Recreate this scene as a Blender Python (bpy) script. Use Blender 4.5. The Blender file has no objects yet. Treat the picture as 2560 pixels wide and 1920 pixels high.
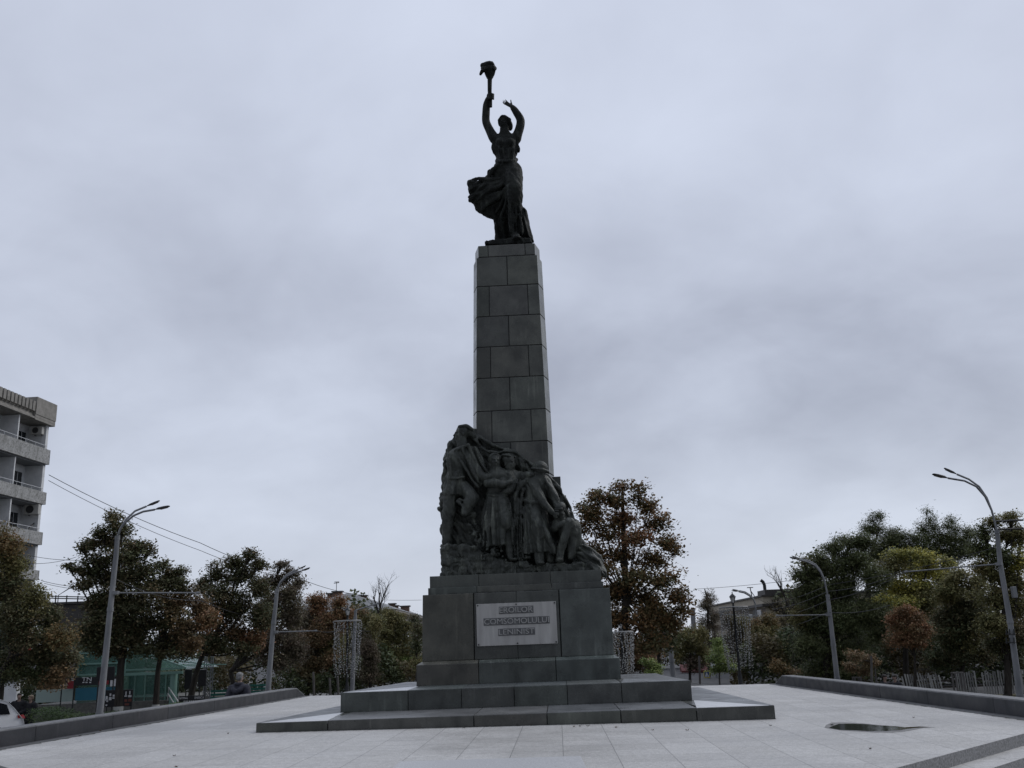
import bpy, bmesh, math, random
import numpy as np
from mathutils import Vector, Matrix
rnd = random.Random(7)
C = bpy.context.scene.collection
R_ = math.radians
# ------------------------------------------------------------------ camera model
FOC, ROLL, EYE = 2400.0, .037, 2.3            # focal length in px of a 2560 px wide frame
PITCH = math.atan(650 / FOC)
_r = np.array([1, 0, 0.]); _f = np.array([0, math.cos(PITCH), math.sin(PITCH)]); _u = np.array([0, -math.sin(PITCH), math.cos(PITCH)])
EYEP = np.array([0, 0, EYE])
def ray(x, y):
    dx, dy = x - 1280, y - 960
    a = dx*math.cos(ROLL) - dy*math.sin(ROLL); b = dy*math.cos(ROLL) + dx*math.sin(ROLL)
    return _r*a - _u*b + _f*FOC
def hit(x, y, p, n):
    d = ray(x, y); n = np.asarray(n, float)
    return EYEP + d*(np.dot(np.asarray(p, float) - EYEP, n)/np.dot(d, n))
def at(x, y, Y):                              # measured photo point at a depth of Y metres
    return hit(x, y, (0, Y, 0), (0, 1, 0))
def at_z(x, y, z):
    return hit(x, y, (0, 0, z), (0, 0, 1))
def plaza_z(x): return .95 - .0074*x
def smooth01(a, b, x):
    t = min(1, max(0, (x - a)/(b - a))); return t*t*(3 - 2*t)
def ground_z(x, y): return -.05 - .58*smooth01(8.5, 14, -x) - .5*smooth01(8.5, 12, x)
cam = bpy.data.cameras.new('camera'); co = bpy.data.objects.new('camera', cam); C.objects.link(co)
cam.sensor_width = 36; cam.lens = 36*FOC/2560; cam.clip_end = 3000; cam.clip_start = .1
cr = _r*math.cos(ROLL) - _u*math.sin(ROLL); cu = _r*math.sin(ROLL) + _u*math.cos(ROLL)
co.matrix_world = Matrix(((cr[0], cu[0], -_f[0], 0), (cr[1], cu[1], -_f[1], 0), (cr[2], cu[2], -_f[2], EYE), (0, 0, 0, 1)))
bpy.context.scene.camera = co
# ------------------------------------------------------------------ materials
def new_mat(name):
    m = bpy.data.materials.new(name); m.use_nodes = True
    return m, m.node_tree.nodes, m.node_tree.links, m.node_tree.nodes['Principled BSDF']
def plain(name, col, rough=.6, metal=0, spec=.5):
    m, N, L, b = new_mat(name)
    b.inputs['Base Color'].default_value = (*col, 1); b.inputs['Roughness'].default_value = rough
    b.inputs['Metallic'].default_value = metal; b.inputs['Specular IOR Level'].default_value = spec
    return m
def mapped(N, L, scale=(1, 1, 1), rot=(0, 0, 0), coord='Object'):
    t = N.new('ShaderNodeTexCoord'); mp = N.new('ShaderNodeMapping')
    mp.inputs['Scale'].default_value = scale; mp.inputs['Rotation'].default_value = rot
    L.new(t.outputs[coord], mp.inputs[0]); return mp.outputs[0]
def noise(N, L, vec, scale, detail=4, rough=.55):
    n = N.new('ShaderNodeTexNoise'); n.inputs['Scale'].default_value = scale
    n.inputs['Detail'].default_value = detail; n.inputs['Roughness'].default_value = rough
    if vec is not None: L.new(vec, n.inputs['Vector'])
    return n.outputs['Fac']
def ramp(N, L, fac, stops):
    r = N.new('ShaderNodeValToRGB'); e = r.color_ramp.elements
    while len(e) < len(stops): e.new(.5)
    for k, (p, c) in enumerate(stops):
        e[k].position = p; e[k].color = (*c, 1) if len(c) == 3 else c
    L.new(fac, r.inputs[0]); return r.outputs[0]
def mix(N, L, fac, a, b, kind='MIX'):
    m = N.new('ShaderNodeMix'); m.data_type = 'RGBA'; m.blend_type = kind
    for sock, v in ((m.inputs[0], fac), (m.inputs[6], a), (m.inputs[7], b)):
        if hasattr(v, 'node'): L.new(v, sock)
        elif isinstance(v, (int, float)): sock.default_value = v
        else: sock.default_value = (*v, 1)
    return m.outputs[2]
def grey(v): return (v, v, v)
def attr(N, name='tone'):
    a = N.new('ShaderNodeAttribute'); a.attribute_name = name; return a
def bump(N, L, b, h, strength=.3, dist=.01):
    n = N.new('ShaderNodeBump'); n.inputs['Strength'].default_value = strength; n.inputs['Distance'].default_value = dist
    L.new(h, n.inputs['Height']); L.new(n.outputs[0], b.inputs['Normal'])
def noisy(name, c1, c2, scale=3, rough=.7, detail=6, stretch=(1, 1, 1), metal=0, spec=.4, bmp=0, lo=.35, hi=.65, tone=False):
    m, N, L, b = new_mat(name)
    v = mapped(N, L, stretch); f = noise(N, L, v, scale, detail)
    col = ramp(N, L, f, [(lo, c1), (hi, c2)])
    if tone: col = mix(N, L, 1.0, col, attr(N).outputs['Color'], 'MULTIPLY')
    L.new(col, b.inputs['Base Color']); b.inputs['Roughness'].default_value = rough
    b.inputs['Metallic'].default_value = metal; b.inputs['Specular IOR Level'].default_value = spec
    if bmp: bump(N, L, b, noise(N, L, v, scale*6, 5), bmp, .01)
    return m
# ------------------------------------------------------------------ objects
def tag(o, label=None, cat=None, group=None, kind=None):
    if label: o['label'] = label
    if cat: o['category'] = cat
    if group: o['group'] = group
    if kind: o['kind'] = kind
    return o
def empty(name, loc=(0, 0, 0), rz=0, **k):
    o = bpy.data.objects.new(name, None); C.objects.link(o)
    o.location = tuple(loc); o.rotation_euler = (0, 0, rz); o.empty_display_size = .2
    return tag(o, **k)
def link_mesh(name, me, mat, parent=None, smooth=False, **k):
    o = bpy.data.objects.new(name, me); C.objects.link(o)
    for m in (mat if isinstance(mat, (list, tuple)) else [mat]): me.materials.append(m)
    if smooth:
        me.polygons.foreach_set('use_smooth', [True]*len(me.polygons))
    if parent is not None: o.parent = parent
    return tag(o, **k)
def copy_tree(o, parent=None):
    c = o.copy(); C.objects.link(c)
    if parent is not None: c.parent = parent
    for ch in list(o.children): copy_tree(ch, c)
    return c
class MB:
    """collects boxes, prisms, tubes and lathes, then links them as one mesh"""
    def __init__(s): s.v = []; s.f = []; s.t = []; s.m = []
    def add(s, v, f, tone=1., mi=0):
        o = len(s.v); s.v += [tuple(map(float, p)) for p in v]; s.f += [tuple(o + i for i in q) for q in f]
        s.t += [tone]*len(f); s.m += [mi]*len(f); return s
    def prism(s, bot, top, tone=1., mi=0):
        n = len(bot); f = [tuple(range(n - 1, -1, -1)), tuple(range(n, 2*n))]
        f += [(i, (i + 1) % n, n + (i + 1) % n, n + i) for i in range(n)]
        return s.add(list(bot) + list(top), f, tone, mi)
    def box(s, x0, x1, y0, y1, z0, z1, tone=1., mi=0):
        b = [(x0, y0, z0), (x1, y0, z0), (x1, y1, z0), (x0, y1, z0)]
        return s.prism(b, [(x, y, z1) for x, y, _ in b], tone, mi)
    def bar(s, a, b, w, h=None, tone=1., mi=0, up=(0, 0, 1)):
        a, b = Vector(a), Vector(b); h = h or w; d = (b - a).normalized(); u = Vector(up)
        if abs(d.dot(u)) > .98: u = Vector((1, 0, 0))
        sx = d.cross(u).normalized(); sy = sx.cross(d).normalized()
        c = [sx*(i*w/2) + sy*(j*h/2) for i, j in ((-1, -1), (1, -1), (1, 1), (-1, 1))]
        return s.prism([a + q for q in c], [b + q for q in c], tone, mi)
    def tube(s, pts, rad, n=10, tone=1., caps=True, mi=0):
        pts = [Vector(p) for p in pts]; k = len(pts)
        if not hasattr(rad, '__len__'): rad = [rad]*k
        v = []; ref = None
        for i, p in enumerate(pts):
            d = (pts[min(i + 1, k - 1)] - pts[max(i - 1, 0)]).normalized()
            if ref is None: ref = d.orthogonal().normalized()
            sx = (ref - d*ref.dot(d)); sx = sx.normalized() if sx.length > 1e-6 else d.orthogonal().normalized()
            ref = sx; sy = d.cross(sx)
            v += [p + (sx*math.cos(2*math.pi*j/n) + sy*math.sin(2*math.pi*j/n))*rad[i] for j in range(n)]
        f = [(i*n + j, i*n + (j + 1) % n, (i + 1)*n + (j + 1) % n, (i + 1)*n + j) for i in range(k - 1) for j in range(n)]
        if caps: f += [tuple(range(n - 1, -1, -1)), tuple(range((k - 1)*n, k*n))]
        return s.add(v, f, tone, mi)
    def lathe(s, prof, c=(0, 0, 0), n=16, tone=1., mi=0):
        v = [(c[0] + r*math.cos(2*math.pi*j/n), c[1] + r*math.sin(2*math.pi*j/n), c[2] + z) for r, z in prof for j in range(n)]
        f = [(i*n + j, i*n + (j + 1) % n, (i + 1)*n + (j + 1) % n, (i + 1)*n + j) for i in range(len(prof) - 1) for j in range(n)]
        f += [tuple(range(n - 1, -1, -1)), tuple(range((len(prof) - 1)*n, len(prof)*n))]
        return s.add(v, f, tone, mi)
    def build(s, name, mat, parent=None, smooth=False, bevel=0, **k):
        me = bpy.data.meshes.new(name); me.from_pydata(s.v, [], s.f)
        ca = me.color_attributes.new('tone', 'FLOAT_COLOR', 'CORNER')
        tt = []
        for p, t in zip(s.f, s.t):
            tt += (list(t) + [1] if hasattr(t, '__len__') else [t, t, t, 1])*len(p)
        ca.data.foreach_set('color', np.array(tt, dtype=np.float32))
        o = link_mesh(name, me, mat, parent, **k)
        if any(s.m): me.polygons.foreach_set('material_index', s.m)
        if smooth:
            bm = bmesh.new(); bm.from_mesh(me)
            for e in bm.edges: e.smooth = len(e.link_faces) == 2 and e.calc_face_angle(0) < R_(40)
            for f in bm.faces: f.smooth = True
            bm.to_mesh(me); bm.free()
        if bevel:
            md = o.modifiers.new('bevel', 'BEVEL'); md.width = bevel; md.segments = 2; md.limit_method = 'ANGLE'; md.angle_limit = R_(40)
        return o
_font_cache = {}
def text_obj(name, body, box_, mat, parent, loc, rot, extrude=.004, **k):
    """raised lettering as a mesh, fitted to a width and height"""
    cu_ = bpy.data.curves.new(name, 'FONT'); cu_.body = body; cu_.size = 1; cu_.extrude = .5; cu_.resolution_u = 3
    tmp = bpy.data.objects.new(name, cu_); me = bpy.data.meshes.new_from_object(tmp)
    bpy.data.objects.remove(tmp); bpy.data.curves.remove(cu_)
    n = len(me.vertices); P = np.empty(n*3, np.float32); me.vertices.foreach_get('co', P); P = P.reshape(-1, 3)
    lo, hi = P.min(0), P.max(0); P = (P - (lo + hi)/2)/np.maximum(hi - lo, 1e-6)*np.array([box_[0], box_[1], extrude*2])
    me.vertices.foreach_set('co', P.astype(np.float32).ravel()); me.update(); me.name = name
    o = link_mesh(name, me, mat, parent, **k); o.location = loc; o.rotation_euler = rot; return o
# ------------------------------------------------------------------ sculpting: distance fields turned into smooth meshes
def surface_net(F, org, h):
    nx, ny, nz = F.shape
    ins = F < 0
    cnt = np.zeros((nx - 1, ny - 1, nz - 1), np.int8)
    corners = [(i, j, k) for i in (0, 1) for j in (0, 1) for k in (0, 1)]
    for i, j, k in corners: cnt += ins[i:nx - 1 + i, j:ny - 1 + j, k:nz - 1 + k]
    act = (cnt > 0) & (cnt < 8)
    ids = np.argwhere(act)
    lut = -np.ones(act.shape, np.int64); lut[act] = np.arange(len(ids))
    acc = np.zeros((len(ids), 3)); num = np.zeros(len(ids))
    val = {c: F[ids[:, 0] + c[0], ids[:, 1] + c[1], ids[:, 2] + c[2]] for c in corners}
    for a in corners:
        for ax in range(3):
            if a[ax]: continue
            b = list(a); b[ax] = 1; b = tuple(b)
            va, vb = val[a], val[b]; cr_ = (va < 0) != (vb < 0)
            t = np.where(cr_, va/np.where(cr_, va - vb, 1), 0)
            p = np.array(a, float)[None, :].repeat(len(ids), 0); p[:, ax] += t
            acc[cr_] += p[cr_]; num[cr_] += 1
    V = (ids + acc/num[:, None])*h + org
    quads = []
    for ax in range(3):
        sl0 = [slice(None)]*3; sl1 = [slice(None)]*3; sl0[ax] = slice(0, -1); sl1[ax] = slice(1, None)
        a, b = ins[tuple(sl0)], ins[tuple(sl1)]
        E_ = np.argwhere(a != b)
        o1, o2 = [q for q in range(3) if q != ax]
        ok = (E_[:, o1] > 0) & (E_[:, o2] > 0) & (E_[:, o1] < F.shape[o1] - 1) & (E_[:, o2] < F.shape[o2] - 1)
        E_ = E_[ok]; q = []
        for s1, s2 in ((1, 1), (0, 1), (0, 0), (1, 0)):
            p = E_.copy(); p[:, o1] -= s1; p[:, o2] -= s2; q.append(lut[p[:, 0], p[:, 1], p[:, 2]])
        q = np.stack(q, 1); flip = a[E_[:, 0], E_[:, 1], E_[:, 2]]
        if ax == 1: flip = ~flip
        q[~flip] = q[~flip][:, ::-1]
        quads.append(q)
    return V, np.concatenate(quads)
_NG = np.random.default_rng(3).random((24, 24, 24)).astype(np.float32)
def vnoise(P, s):
    q = P/s; i = np.floor(q).astype(int); f = q - i; f = f*f*(3 - 2*f); r = 0
    for a in (0, 1):
        for b in (0, 1):
            for c in (0, 1):
                w = (f[..., 0] if a else 1 - f[..., 0])*(f[..., 1] if b else 1 - f[..., 1])*(f[..., 2] if c else 1 - f[..., 2])
                r = r + w*_NG[(i[..., 0] + a) % 24, (i[..., 1] + b) % 24, (i[..., 2] + c) % 24]
    return r*2 - 1
def unit(v): v = np.asarray(v, float); return v/np.linalg.norm(v)
def yaw_pitch(yaw, pitch=0, tilt=0):
    """columns: side, front, up of a head that looks along -y turned by yaw (+ towards +x), pitch down, tilt sideways"""
    cy, sy = math.cos(yaw), math.sin(yaw); Rz = np.array([[cy, -sy, 0], [sy, cy, 0], [0, 0, 1]])
    cp, sp = math.cos(pitch), math.sin(pitch); Rx = np.array([[1, 0, 0], [0, cp, -sp], [0, sp, cp]])
    ct, st = math.cos(tilt), math.sin(tilt); Ry = np.array([[ct, 0, st], [0, 1, 0], [-st, 0, ct]])
    return Rz @ Rx @ Ry
class Clay:
    def __init__(s, lo, hi, h):
        s.lo = np.asarray(lo, float); s.h = h
        n = np.ceil((np.asarray(hi) - s.lo)/h).astype(int) + 1
        s.F = np.full(n, 1., np.float32)
        s.ax = [s.lo[k] + np.arange(n[k])*h for k in range(3)]
    def _reg(s, lo, hi, pad):
        sl = []
        for k in range(3):
            a = int(np.clip(np.floor((lo[k] - pad - s.lo[k])/s.h), 0, s.F.shape[k])); b = int(np.clip(np.ceil((hi[k] + pad - s.lo[k])/s.h) + 1, 0, s.F.shape[k]))
            sl.append(slice(a, b))
        g = np.meshgrid(s.ax[0][sl[0]], s.ax[1][sl[1]], s.ax[2][sl[2]], indexing='ij')
        return tuple(sl), np.stack(g, -1)
    def _put(s, sl, d, k, mode='add'):
        f = s.F[sl]
        if f.size == 0: return
        if mode == 'add':
            if k > 0: hh = np.maximum(k - np.abs(f - d), 0)/k; s.F[sl] = np.minimum(f, d) - hh*hh*k/4
            else: s.F[sl] = np.minimum(f, d)
        else:
            d = -d
            if k > 0: hh = np.maximum(k - np.abs(f - d), 0)/k; s.F[sl] = np.maximum(f, d) + hh*hh*k/4
            else: s.F[sl] = np.maximum(f, d)
    def cone(s, a, b, ra, rb=None, k=.04, mode='add', flat=None):
        """flat = (axis vector, factor): squash along an axis"""
        rb = ra if rb is None else rb; a = np.asarray(a, float); b = np.asarray(b, float); r = max(ra, rb)
        sl, P = s._reg(np.minimum(a, b) - r, np.maximum(a, b) + r, k + 2*s.h)
        if P.size == 0: return s
        pa = P - a; ba = b - a; t = np.clip((pa @ ba)/max(ba @ ba, 1e-9), 0, 1)
        q = pa - t[..., None]*ba
        if flat is not None:
            ax = unit(flat[0]); c = (q @ ax); q = q + (c*(1/flat[1] - 1))[..., None]*ax
            d = np.linalg.norm(q, axis=-1) - (ra + (rb - ra)*t); d = d*min(1, flat[1]*1.3) if flat[1] < 1 else d
        else: d = np.linalg.norm(q, axis=-1) - (ra + (rb - ra)*t)
        s._put(sl, d.astype(np.float32), k, mode); return s
    def path(s, pts, rad, k=.03, mode='add', sub=6):
        pts = [np.asarray(p, float) for p in pts]; n = len(pts)
        if not hasattr(rad, '__len__'): rad = [rad]*n
        if n > 2:                                   # Catmull-Rom
            P2, R2 = [], []
            for i in range(n - 1):
                p0, p1, p2, p3 = pts[max(i - 1, 0)], pts[i], pts[i + 1], pts[min(i + 2, n - 1)]
                for j in range(sub):
                    t = j/sub; P2.append(.5*(2*p1 + (p2 - p0)*t + (2*p0 - 5*p1 + 4*p2 - p3)*t*t + (3*p1 - p0 - 3*p2 + p3)*t**3)); R2.append(rad[i] + (rad[i + 1] - rad[i])*t)
            P2.append(pts[-1]); R2.append(rad[-1]); pts, rad = P2, R2
        for i in range(len(pts) - 1): s.cone(pts[i], pts[i + 1], rad[i], rad[i + 1], k if i == 0 else k, mode)
        return s
    def ell(s, c, r, M=None, k=.04, mode='add'):
        c = np.asarray(c, float); r = np.asarray(r, float); m = r.max()
        ext = m if M is not None else r
        sl, P = s._reg(c - ext, c + ext, k + 2*s.h)
        if P.size == 0: return s
        q = P - c
        if M is not None: q = q @ M
        l = np.linalg.norm(q/r, axis=-1); g = np.linalg.norm(q/(r*r), axis=-1)
        d = np.where(g > 1e-6, l*(l - 1)/np.maximum(g, 1e-6), -r.min())
        s._put(sl, d.astype(np.float32), k, mode); return s
    def box(s, lo, hi, rr=.02, k=.02, mode='add', rough=0, rs=.15):
        lo = np.asarray(lo, float); hi = np.asarray(hi, float)
        sl, P = s._reg(lo, hi, k + 2*s.h + rough)
        q = np.abs(P - (lo + hi)/2) - (hi - lo)/2 + rr
        d = np.linalg.norm(np.maximum(q, 0), axis=-1) + np.minimum(q.max(-1), 0) - rr
        if rough: d = d + rough*vnoise(P, rs)
        s._put(sl, d.astype(np.float32), k, mode); return s
    def skirt(s, a, b, prof, folds=9, amp=.02, ramp0=.2, phase=0, k=.03, side=(1, 0, 0), sharp=1.5, bend=None):
        """draped tube from a down to b; prof = [(t, radius across, radius deep)]; folds grow towards the hem"""
        a = np.asarray(a, float); b = np.asarray(b, float); L = np.linalg.norm(b - a); z = (b - a)/L
        x = unit(np.asarray(side, float) - z*np.dot(side, z)); y = np.cross(z, x)
        rm = max(max(p[1], p[2]) for p in prof) + amp
        sl, P = s._reg(np.minimum(a, b) - rm, np.maximum(a, b) + rm, k + 2*s.h)
        if P.size == 0: return s
        q = P - a; t = (q @ z)/L; tc = np.clip(t, 0, 1)
        tx = [p[0] for p in prof]; rx = np.interp(tc, tx, [p[1] for p in prof]); ry = np.interp(tc, tx, [p[2] for p in prof])
        X, Y = q @ x, q @ y
        if bend is not None: X = X - bend*np.sin(tc*math.pi)
        ph = np.arctan2(Y/ry, X/rx); rr = np.sqrt((X/rx)**2 + (Y/ry)**2)
        w = np.sin(folds*ph + phase + 1.1*np.sin(2*ph + phase) + .8*tc*np.sin(3*ph)); w = np.sign(w)*np.abs(w)**(1/sharp)
        A = amp*np.clip((tc - ramp0)/(1 - ramp0 + 1e-6), 0, 1)**.7
        d = (rr - 1)*np.minimum(rx, ry) - A*w
        e = np.abs(t - .5)*L - L/2
        d = np.maximum(d, e)
        s._put(sl, (d*.8).astype(np.float32), k); return s
    def sheet(s, poly, vc, thick, k=.03, rr=.03, folds=None, wob=0, mode='add'):
        """cloth or rock whose outline is a polygon in x-z; vc(x,z) centre depth, thick(x,z) half thickness"""
        poly = np.asarray(poly, float); lo = poly.min(0); hi = poly.max(0)
        p3lo = np.array([lo[0], s.ax[1][0], lo[1]]); p3hi = np.array([hi[0], s.ax[1][-1], hi[1]])
        sl, P = s._reg(p3lo, p3hi, k + 3*s.h)
        if P.size == 0: return s
        X, Z = P[:, 0, :, 0], P[:, 0, :, 2]
        if wob:
            Q = np.stack([X, X*0, Z], -1); X2 = X + wob*vnoise(Q, .12); Z2 = Z + wob*vnoise(Q + 5.3, .12)
        else: X2, Z2 = X, Z
        d = np.full(X.shape, 1e9); inside = np.zeros(X.shape, bool); n = len(poly)
        for i in range(n):
            ax_, az = poly[i]; bx, bz = poly[(i + 1) % n]; ex, ez = bx - ax_, bz - az
            t = np.clip(((X2 - ax_)*ex + (Z2 - az)*ez)/max(ex*ex + ez*ez, 1e-9), 0, 1)
            d = np.minimum(d, (X2 - ax_ - t*ex)**2 + (Z2 - az - t*ez)**2)
            c = ((az > Z2) != (bz > Z2))
            with np.errstate(divide='ignore', invalid='ignore'):
                inside ^= c & (X2 < (bx - ax_)*(Z2 - az)/(bz - az if bz != az else 1e-9) + ax_)
        d2 = np.sqrt(d)*np.where(inside, -1, 1)
        V = vc(X, Z) if callable(vc) else np.full(X.shape, vc); T = thick(X, Z, -d2) if callable(thick) else np.full(X.shape, thick)
        if folds is not None: T = T + folds(X, Z)
        sd = np.abs(P[..., 1] - V[:, None, :]) - T[:, None, :]
        D2 = np.broadcast_to(d2[:, None, :], sd.shape)
        a_, b_ = D2 + rr, sd + rr
        dd = np.sqrt(np.maximum(a_, 0)**2 + np.maximum(b_, 0)**2) + np.minimum(np.maximum(a_, b_), 0) - rr
        s._put(sl, (dd*.85).astype(np.float32), k, mode); return s
    def rough(s, amp, size, sz=1):
        near = np.argwhere(np.abs(s.F) < amp*2 + 2*s.h)
        P = near*s.h + s.lo; P[:, 2] /= sz
        s.F[near[:, 0], near[:, 1], near[:, 2]] += (amp*vnoise(P, size)).astype(np.float32); return s
    def crease(s, amp, size, sz=2.2, skip=None, r=.22, zmax=None, lean=0.):
        """sharp cloth-like valleys, left out round a head"""
        near = np.argwhere(np.abs(s.F) < amp*2 + 2*s.h); W = near*s.h + s.lo; P = W.copy(); P[:, 0] += lean*P[:, 2]; P[:, 2] /= sz
        v = 1 - 2.6*np.abs(vnoise(P, size)); v2 = 1 - 2.6*np.abs(vnoise(P + 7.7, size*.55)); d = amp*(-.7*np.clip(v, -1, 1) - .45*np.clip(v2, -1, 1))
        if skip is not None: d = d*np.clip((np.linalg.norm(W - skip, axis=1) - r)/.12, 0, 1)
        if zmax is not None: d = d*np.clip((zmax - W[:, 2])/.2, 0, 1)
        s.F[near[:, 0], near[:, 1], near[:, 2]] -= d.astype(np.float32); return s
    def build(s, name, mat, parent=None, **k):
        s.F[0] = s.F[-1] = 1; s.F[:, 0] = 1; s.F[:, -1] = 1; s.F[:, :, 0] = 1; s.F[:, :, -1] = 1
        V, Q = surface_net(s.F, s.lo, s.h)
        me = bpy.data.meshes.new(name); me.vertices.add(len(V)); me.vertices.foreach_set('co', V.astype(np.float32).ravel())
        me.loops.add(len(Q)*4); me.loops.foreach_set('vertex_index', Q.astype(np.int32).ravel())
        me.polygons.add(len(Q)); me.polygons.foreach_set('loop_start', np.arange(len(Q), dtype=np.int32)*4)
        me.update(calc_edges=True); me.validate()
        return link_mesh(name, me, mat, parent, smooth=True, **k)
def clay_head(c, p, H, yaw=0, pitch=0, tilt=0, hair='short', k=.02, female=False):
    """p = centre of the skull, H = height crown to chin"""
    M = yaw_pitch(yaw, pitch, tilt); p = np.asarray(p, float)
    def w(x, y, z): return p + M @ (np.array([x, y, z])*H)      # x side, y back (-y is the face), z up
    def e(x, y, z, a, b, d, kk=k, mode='add'): c.ell(w(x, y, z), np.array([a, b, d])*H, M, kk, mode)
    e(0, .06, .13, .33, .42, .36)                               # skull
    e(0, -.10, -.12, .27, .30, .36)                             # face
    e(0, -.17, -.40, .15, .15, .12)                             # chin
    c.cone(w(-.22, .0, -.25), w(-.07, -.2, -.42), .09*H, .07*H, k); c.cone(w(.22, .0, -.25), w(.07, -.2, -.42), .09*H, .07*H, k)
    for sx in (-1, 1):
        e(sx*.13, -.43, .03, .085, .09, .055, .015*H, 'cut')   # eye sockets
        e(sx*.13, -.355, .025, .05, .04, .035, .01*H)          # eyes
        c.cone(w(sx*.05, -.40, .10), w(sx*.22, -.33, .10), .035*H, .03*H, .02*H)   # brow
        e(sx*.33, .05, -.03, .04, .08, .12, .01*H)             # ear
        e(sx*.16, -.28, -.10, .09, .08, .08)
    c.cone(w(0, -.40, .06), w(0, -.48, -.11), .03*H, .06*H, .03*H)                 # nose
    c.cone(w(-.07, -.36, -.25), w(.07, -.36, -.25), .028*H, .028*H, .02*H); c.cone(w(-.06, -.35, -.295), w(.06, -.35, -.295), .03*H, .03*H, .015*H)
    if hair == 'short':
        e(0, .1, .2, .37, .44, .33); e(0, -.22, .37, .24, .2, .12)
    elif hair == 'bun':
        e(0, .1, .19, .375, .44, .34); e(0, .44, -.08, .2, .18, .2); c.path([w(-.3, -.2, .24), w(0, -.34, .42), w(.3, -.2, .24)], .07*H, .03*H)
        for sx in (-1, 1): c.path([w(sx*.3, -.18, .24), w(sx*.36, .05, .05), w(sx*.25, .36, -.1)], .1*H, .04*H)
    elif hair == 'cap':
        e(0, .08, .24, .40, .46, .28); c.cone(w(-.22, -.36, .2), w(.22, -.36, .2), .06*H, .06*H, .03*H)
    elif hair == 'helmet':
        e(0, .05, .22, .46, .52, .36, .01)
        c.path([w(math.sin(q)*.52, .05 - math.cos(q)*.60, .0 - .07*math.cos(q)) for q in np.linspace(0, 2*math.pi, 13)], .045*H, .02*H, sub=3)
    elif hair == 'scarf':
        e(0, .1, .16, .40, .45, .38); c.path([w(-.36, -.12, .2), w(0, -.27, .43), w(.36, -.12, .2)], .06*H, .03*H); c.cone(w(.3, .1, -.2), w(.1, -.05, -.55), .1*H, .09*H, .05*H); c.cone(w(-.3, .1, -.2), w(-.1, -.05, -.55), .1*H, .09*H, .05*H)
    elif hair == 'wave':
        e(0, .1, .2, .38, .45, .34)
        for q in range(5): c.path([w(-.3 + .15*q, -.25, .42), w(-.3 + .16*q, .2, .55 - .03*abs(q - 2)), w(-.32 + .17*q, .6, .3)], [.05*H, .1*H, .07*H], .03*H)
    return w
def clay_hand(c, wrist, direction, palm_n, L, curl=.3, spread=.25, k=.008, side=1):
    """five separate fingers; direction along the palm, palm_n = the way the palm faces, L = hand length"""
    d = unit(direction); n = unit(np.asarray(palm_n) - d*np.dot(palm_n, d)); x = np.cross(d, n)*side
    wrist = np.asarray(wrist, float); kn = wrist + d*L*.5
    for q in (-.16, -.05, .06, .17): c.cone(wrist + x*q*.6*L, kn + x*q*L*1.05, L*.085, L*.07, .03*L)
    for q, ln, cc in ((-.18, .40, 1.1), (-.06, .48, 1.), (.06, .5, .95), (.18, .45, .9)):
        dd = unit(d + x*q*spread*4); p = kn + x*q*L*1.05
        for j, (seg, r0, r1) in enumerate(((.45, .058, .052), (.32, .052, .047), (.25, .047, .04))):
            aa = curl*cc*(j + .6); e = unit(dd*math.cos(aa) + n*math.sin(aa)); p2 = p + e*seg*ln*L; c.cone(p, p2, r0*L, r1*L, k); p = p2
    p = wrist + x*.2*L + d*.14*L
    for seg, r0, r1, aa in ((.22, .085, .065, .25), (.17, .065, .058, .45), (.14, .058, .045, .7)):
        e = unit(d*.75 + x*.75 + n*math.sin(aa)*.9); p2 = p + e*seg*L; c.cone(p, p2, r0*L, r1*L, k); p = p2
# ------------------------------------------------------------------ monument: frame (u across, v deep, w up)
PSI = R_(2.1)
DU = np.array([math.cos(PSI), -math.sin(PSI), 0]); DV = np.array([math.sin(PSI), math.cos(PSI), 0])
ORG = at_z(1287, 1815, .95)
def S(px, py, v):
    q = hit(px, py, ORG + DV*v, DV) - ORG; return np.array([q @ DU, v, q[2]])
def SU(px, py, v): return S(px, py, v)[0]
def SW(px, py, v): return S(px, py, v)[2]
def stone_mat(name, c1, c2, streak, rough=.27):
    m, N, L, b = new_mat(name)
    v = mapped(N, L); base = ramp(N, L, noise(N, L, v, 1.6, 6, .6), [(.36, c1), (.64, c2)])
    sp = noise(N, L, v, 70, 2); base = mix(N, L, .35, base, ramp(N, L, sp, [(.35, grey(.35)), (.65, grey(.75))]), 'SOFT_LIGHT')
    vs = mapped(N, L, (7, 7, .55)); st = noise(N, L, vs, 1.3, 5, .6)
    msk = noise(N, L, v, .9, 3); mm = N.new('ShaderNodeMath'); mm.operation = 'MULTIPLY'
    L.new(ramp(N, L, st, [(.55, grey(0)), (.75, grey(1))]), mm.inputs[0]); L.new(ramp(N, L, msk, [(.45, grey(0)), (.65, grey(.7))]), mm.inputs[1])
    col = mix(N, L, mm.outputs[0], base, streak)
    dk = noise(N, L, mapped(N, L, (2.2, 2.2, .8)), 1.1, 4); col = mix(N, L, ramp(N, L, dk, [(.56, grey(0)), (.7, grey(.55))]), col, tuple(x*.45 for x in c1))
    col = mix(N, L, 1.0, col, attr(N).outputs['Color'], 'MULTIPLY')
    L.new(col, b.inputs['Base Color']); b.inputs['Specular IOR Level'].default_value = .5
    L.new(ramp(N, L, noise(N, L, v, 2.5, 4), [(.3, grey(rough - .1)), (.7, grey(rough + .16))]), b.inputs['Roughness'])
    bump(N, L, b, noise(N, L, v, 24, 5), .12, .01); return m
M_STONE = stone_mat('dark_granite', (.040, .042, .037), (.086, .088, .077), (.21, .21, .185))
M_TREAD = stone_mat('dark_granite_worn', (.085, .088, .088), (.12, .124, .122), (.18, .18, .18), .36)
M_JOINT = plain('joint_mortar', (.018, .018, .018), .9)
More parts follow.
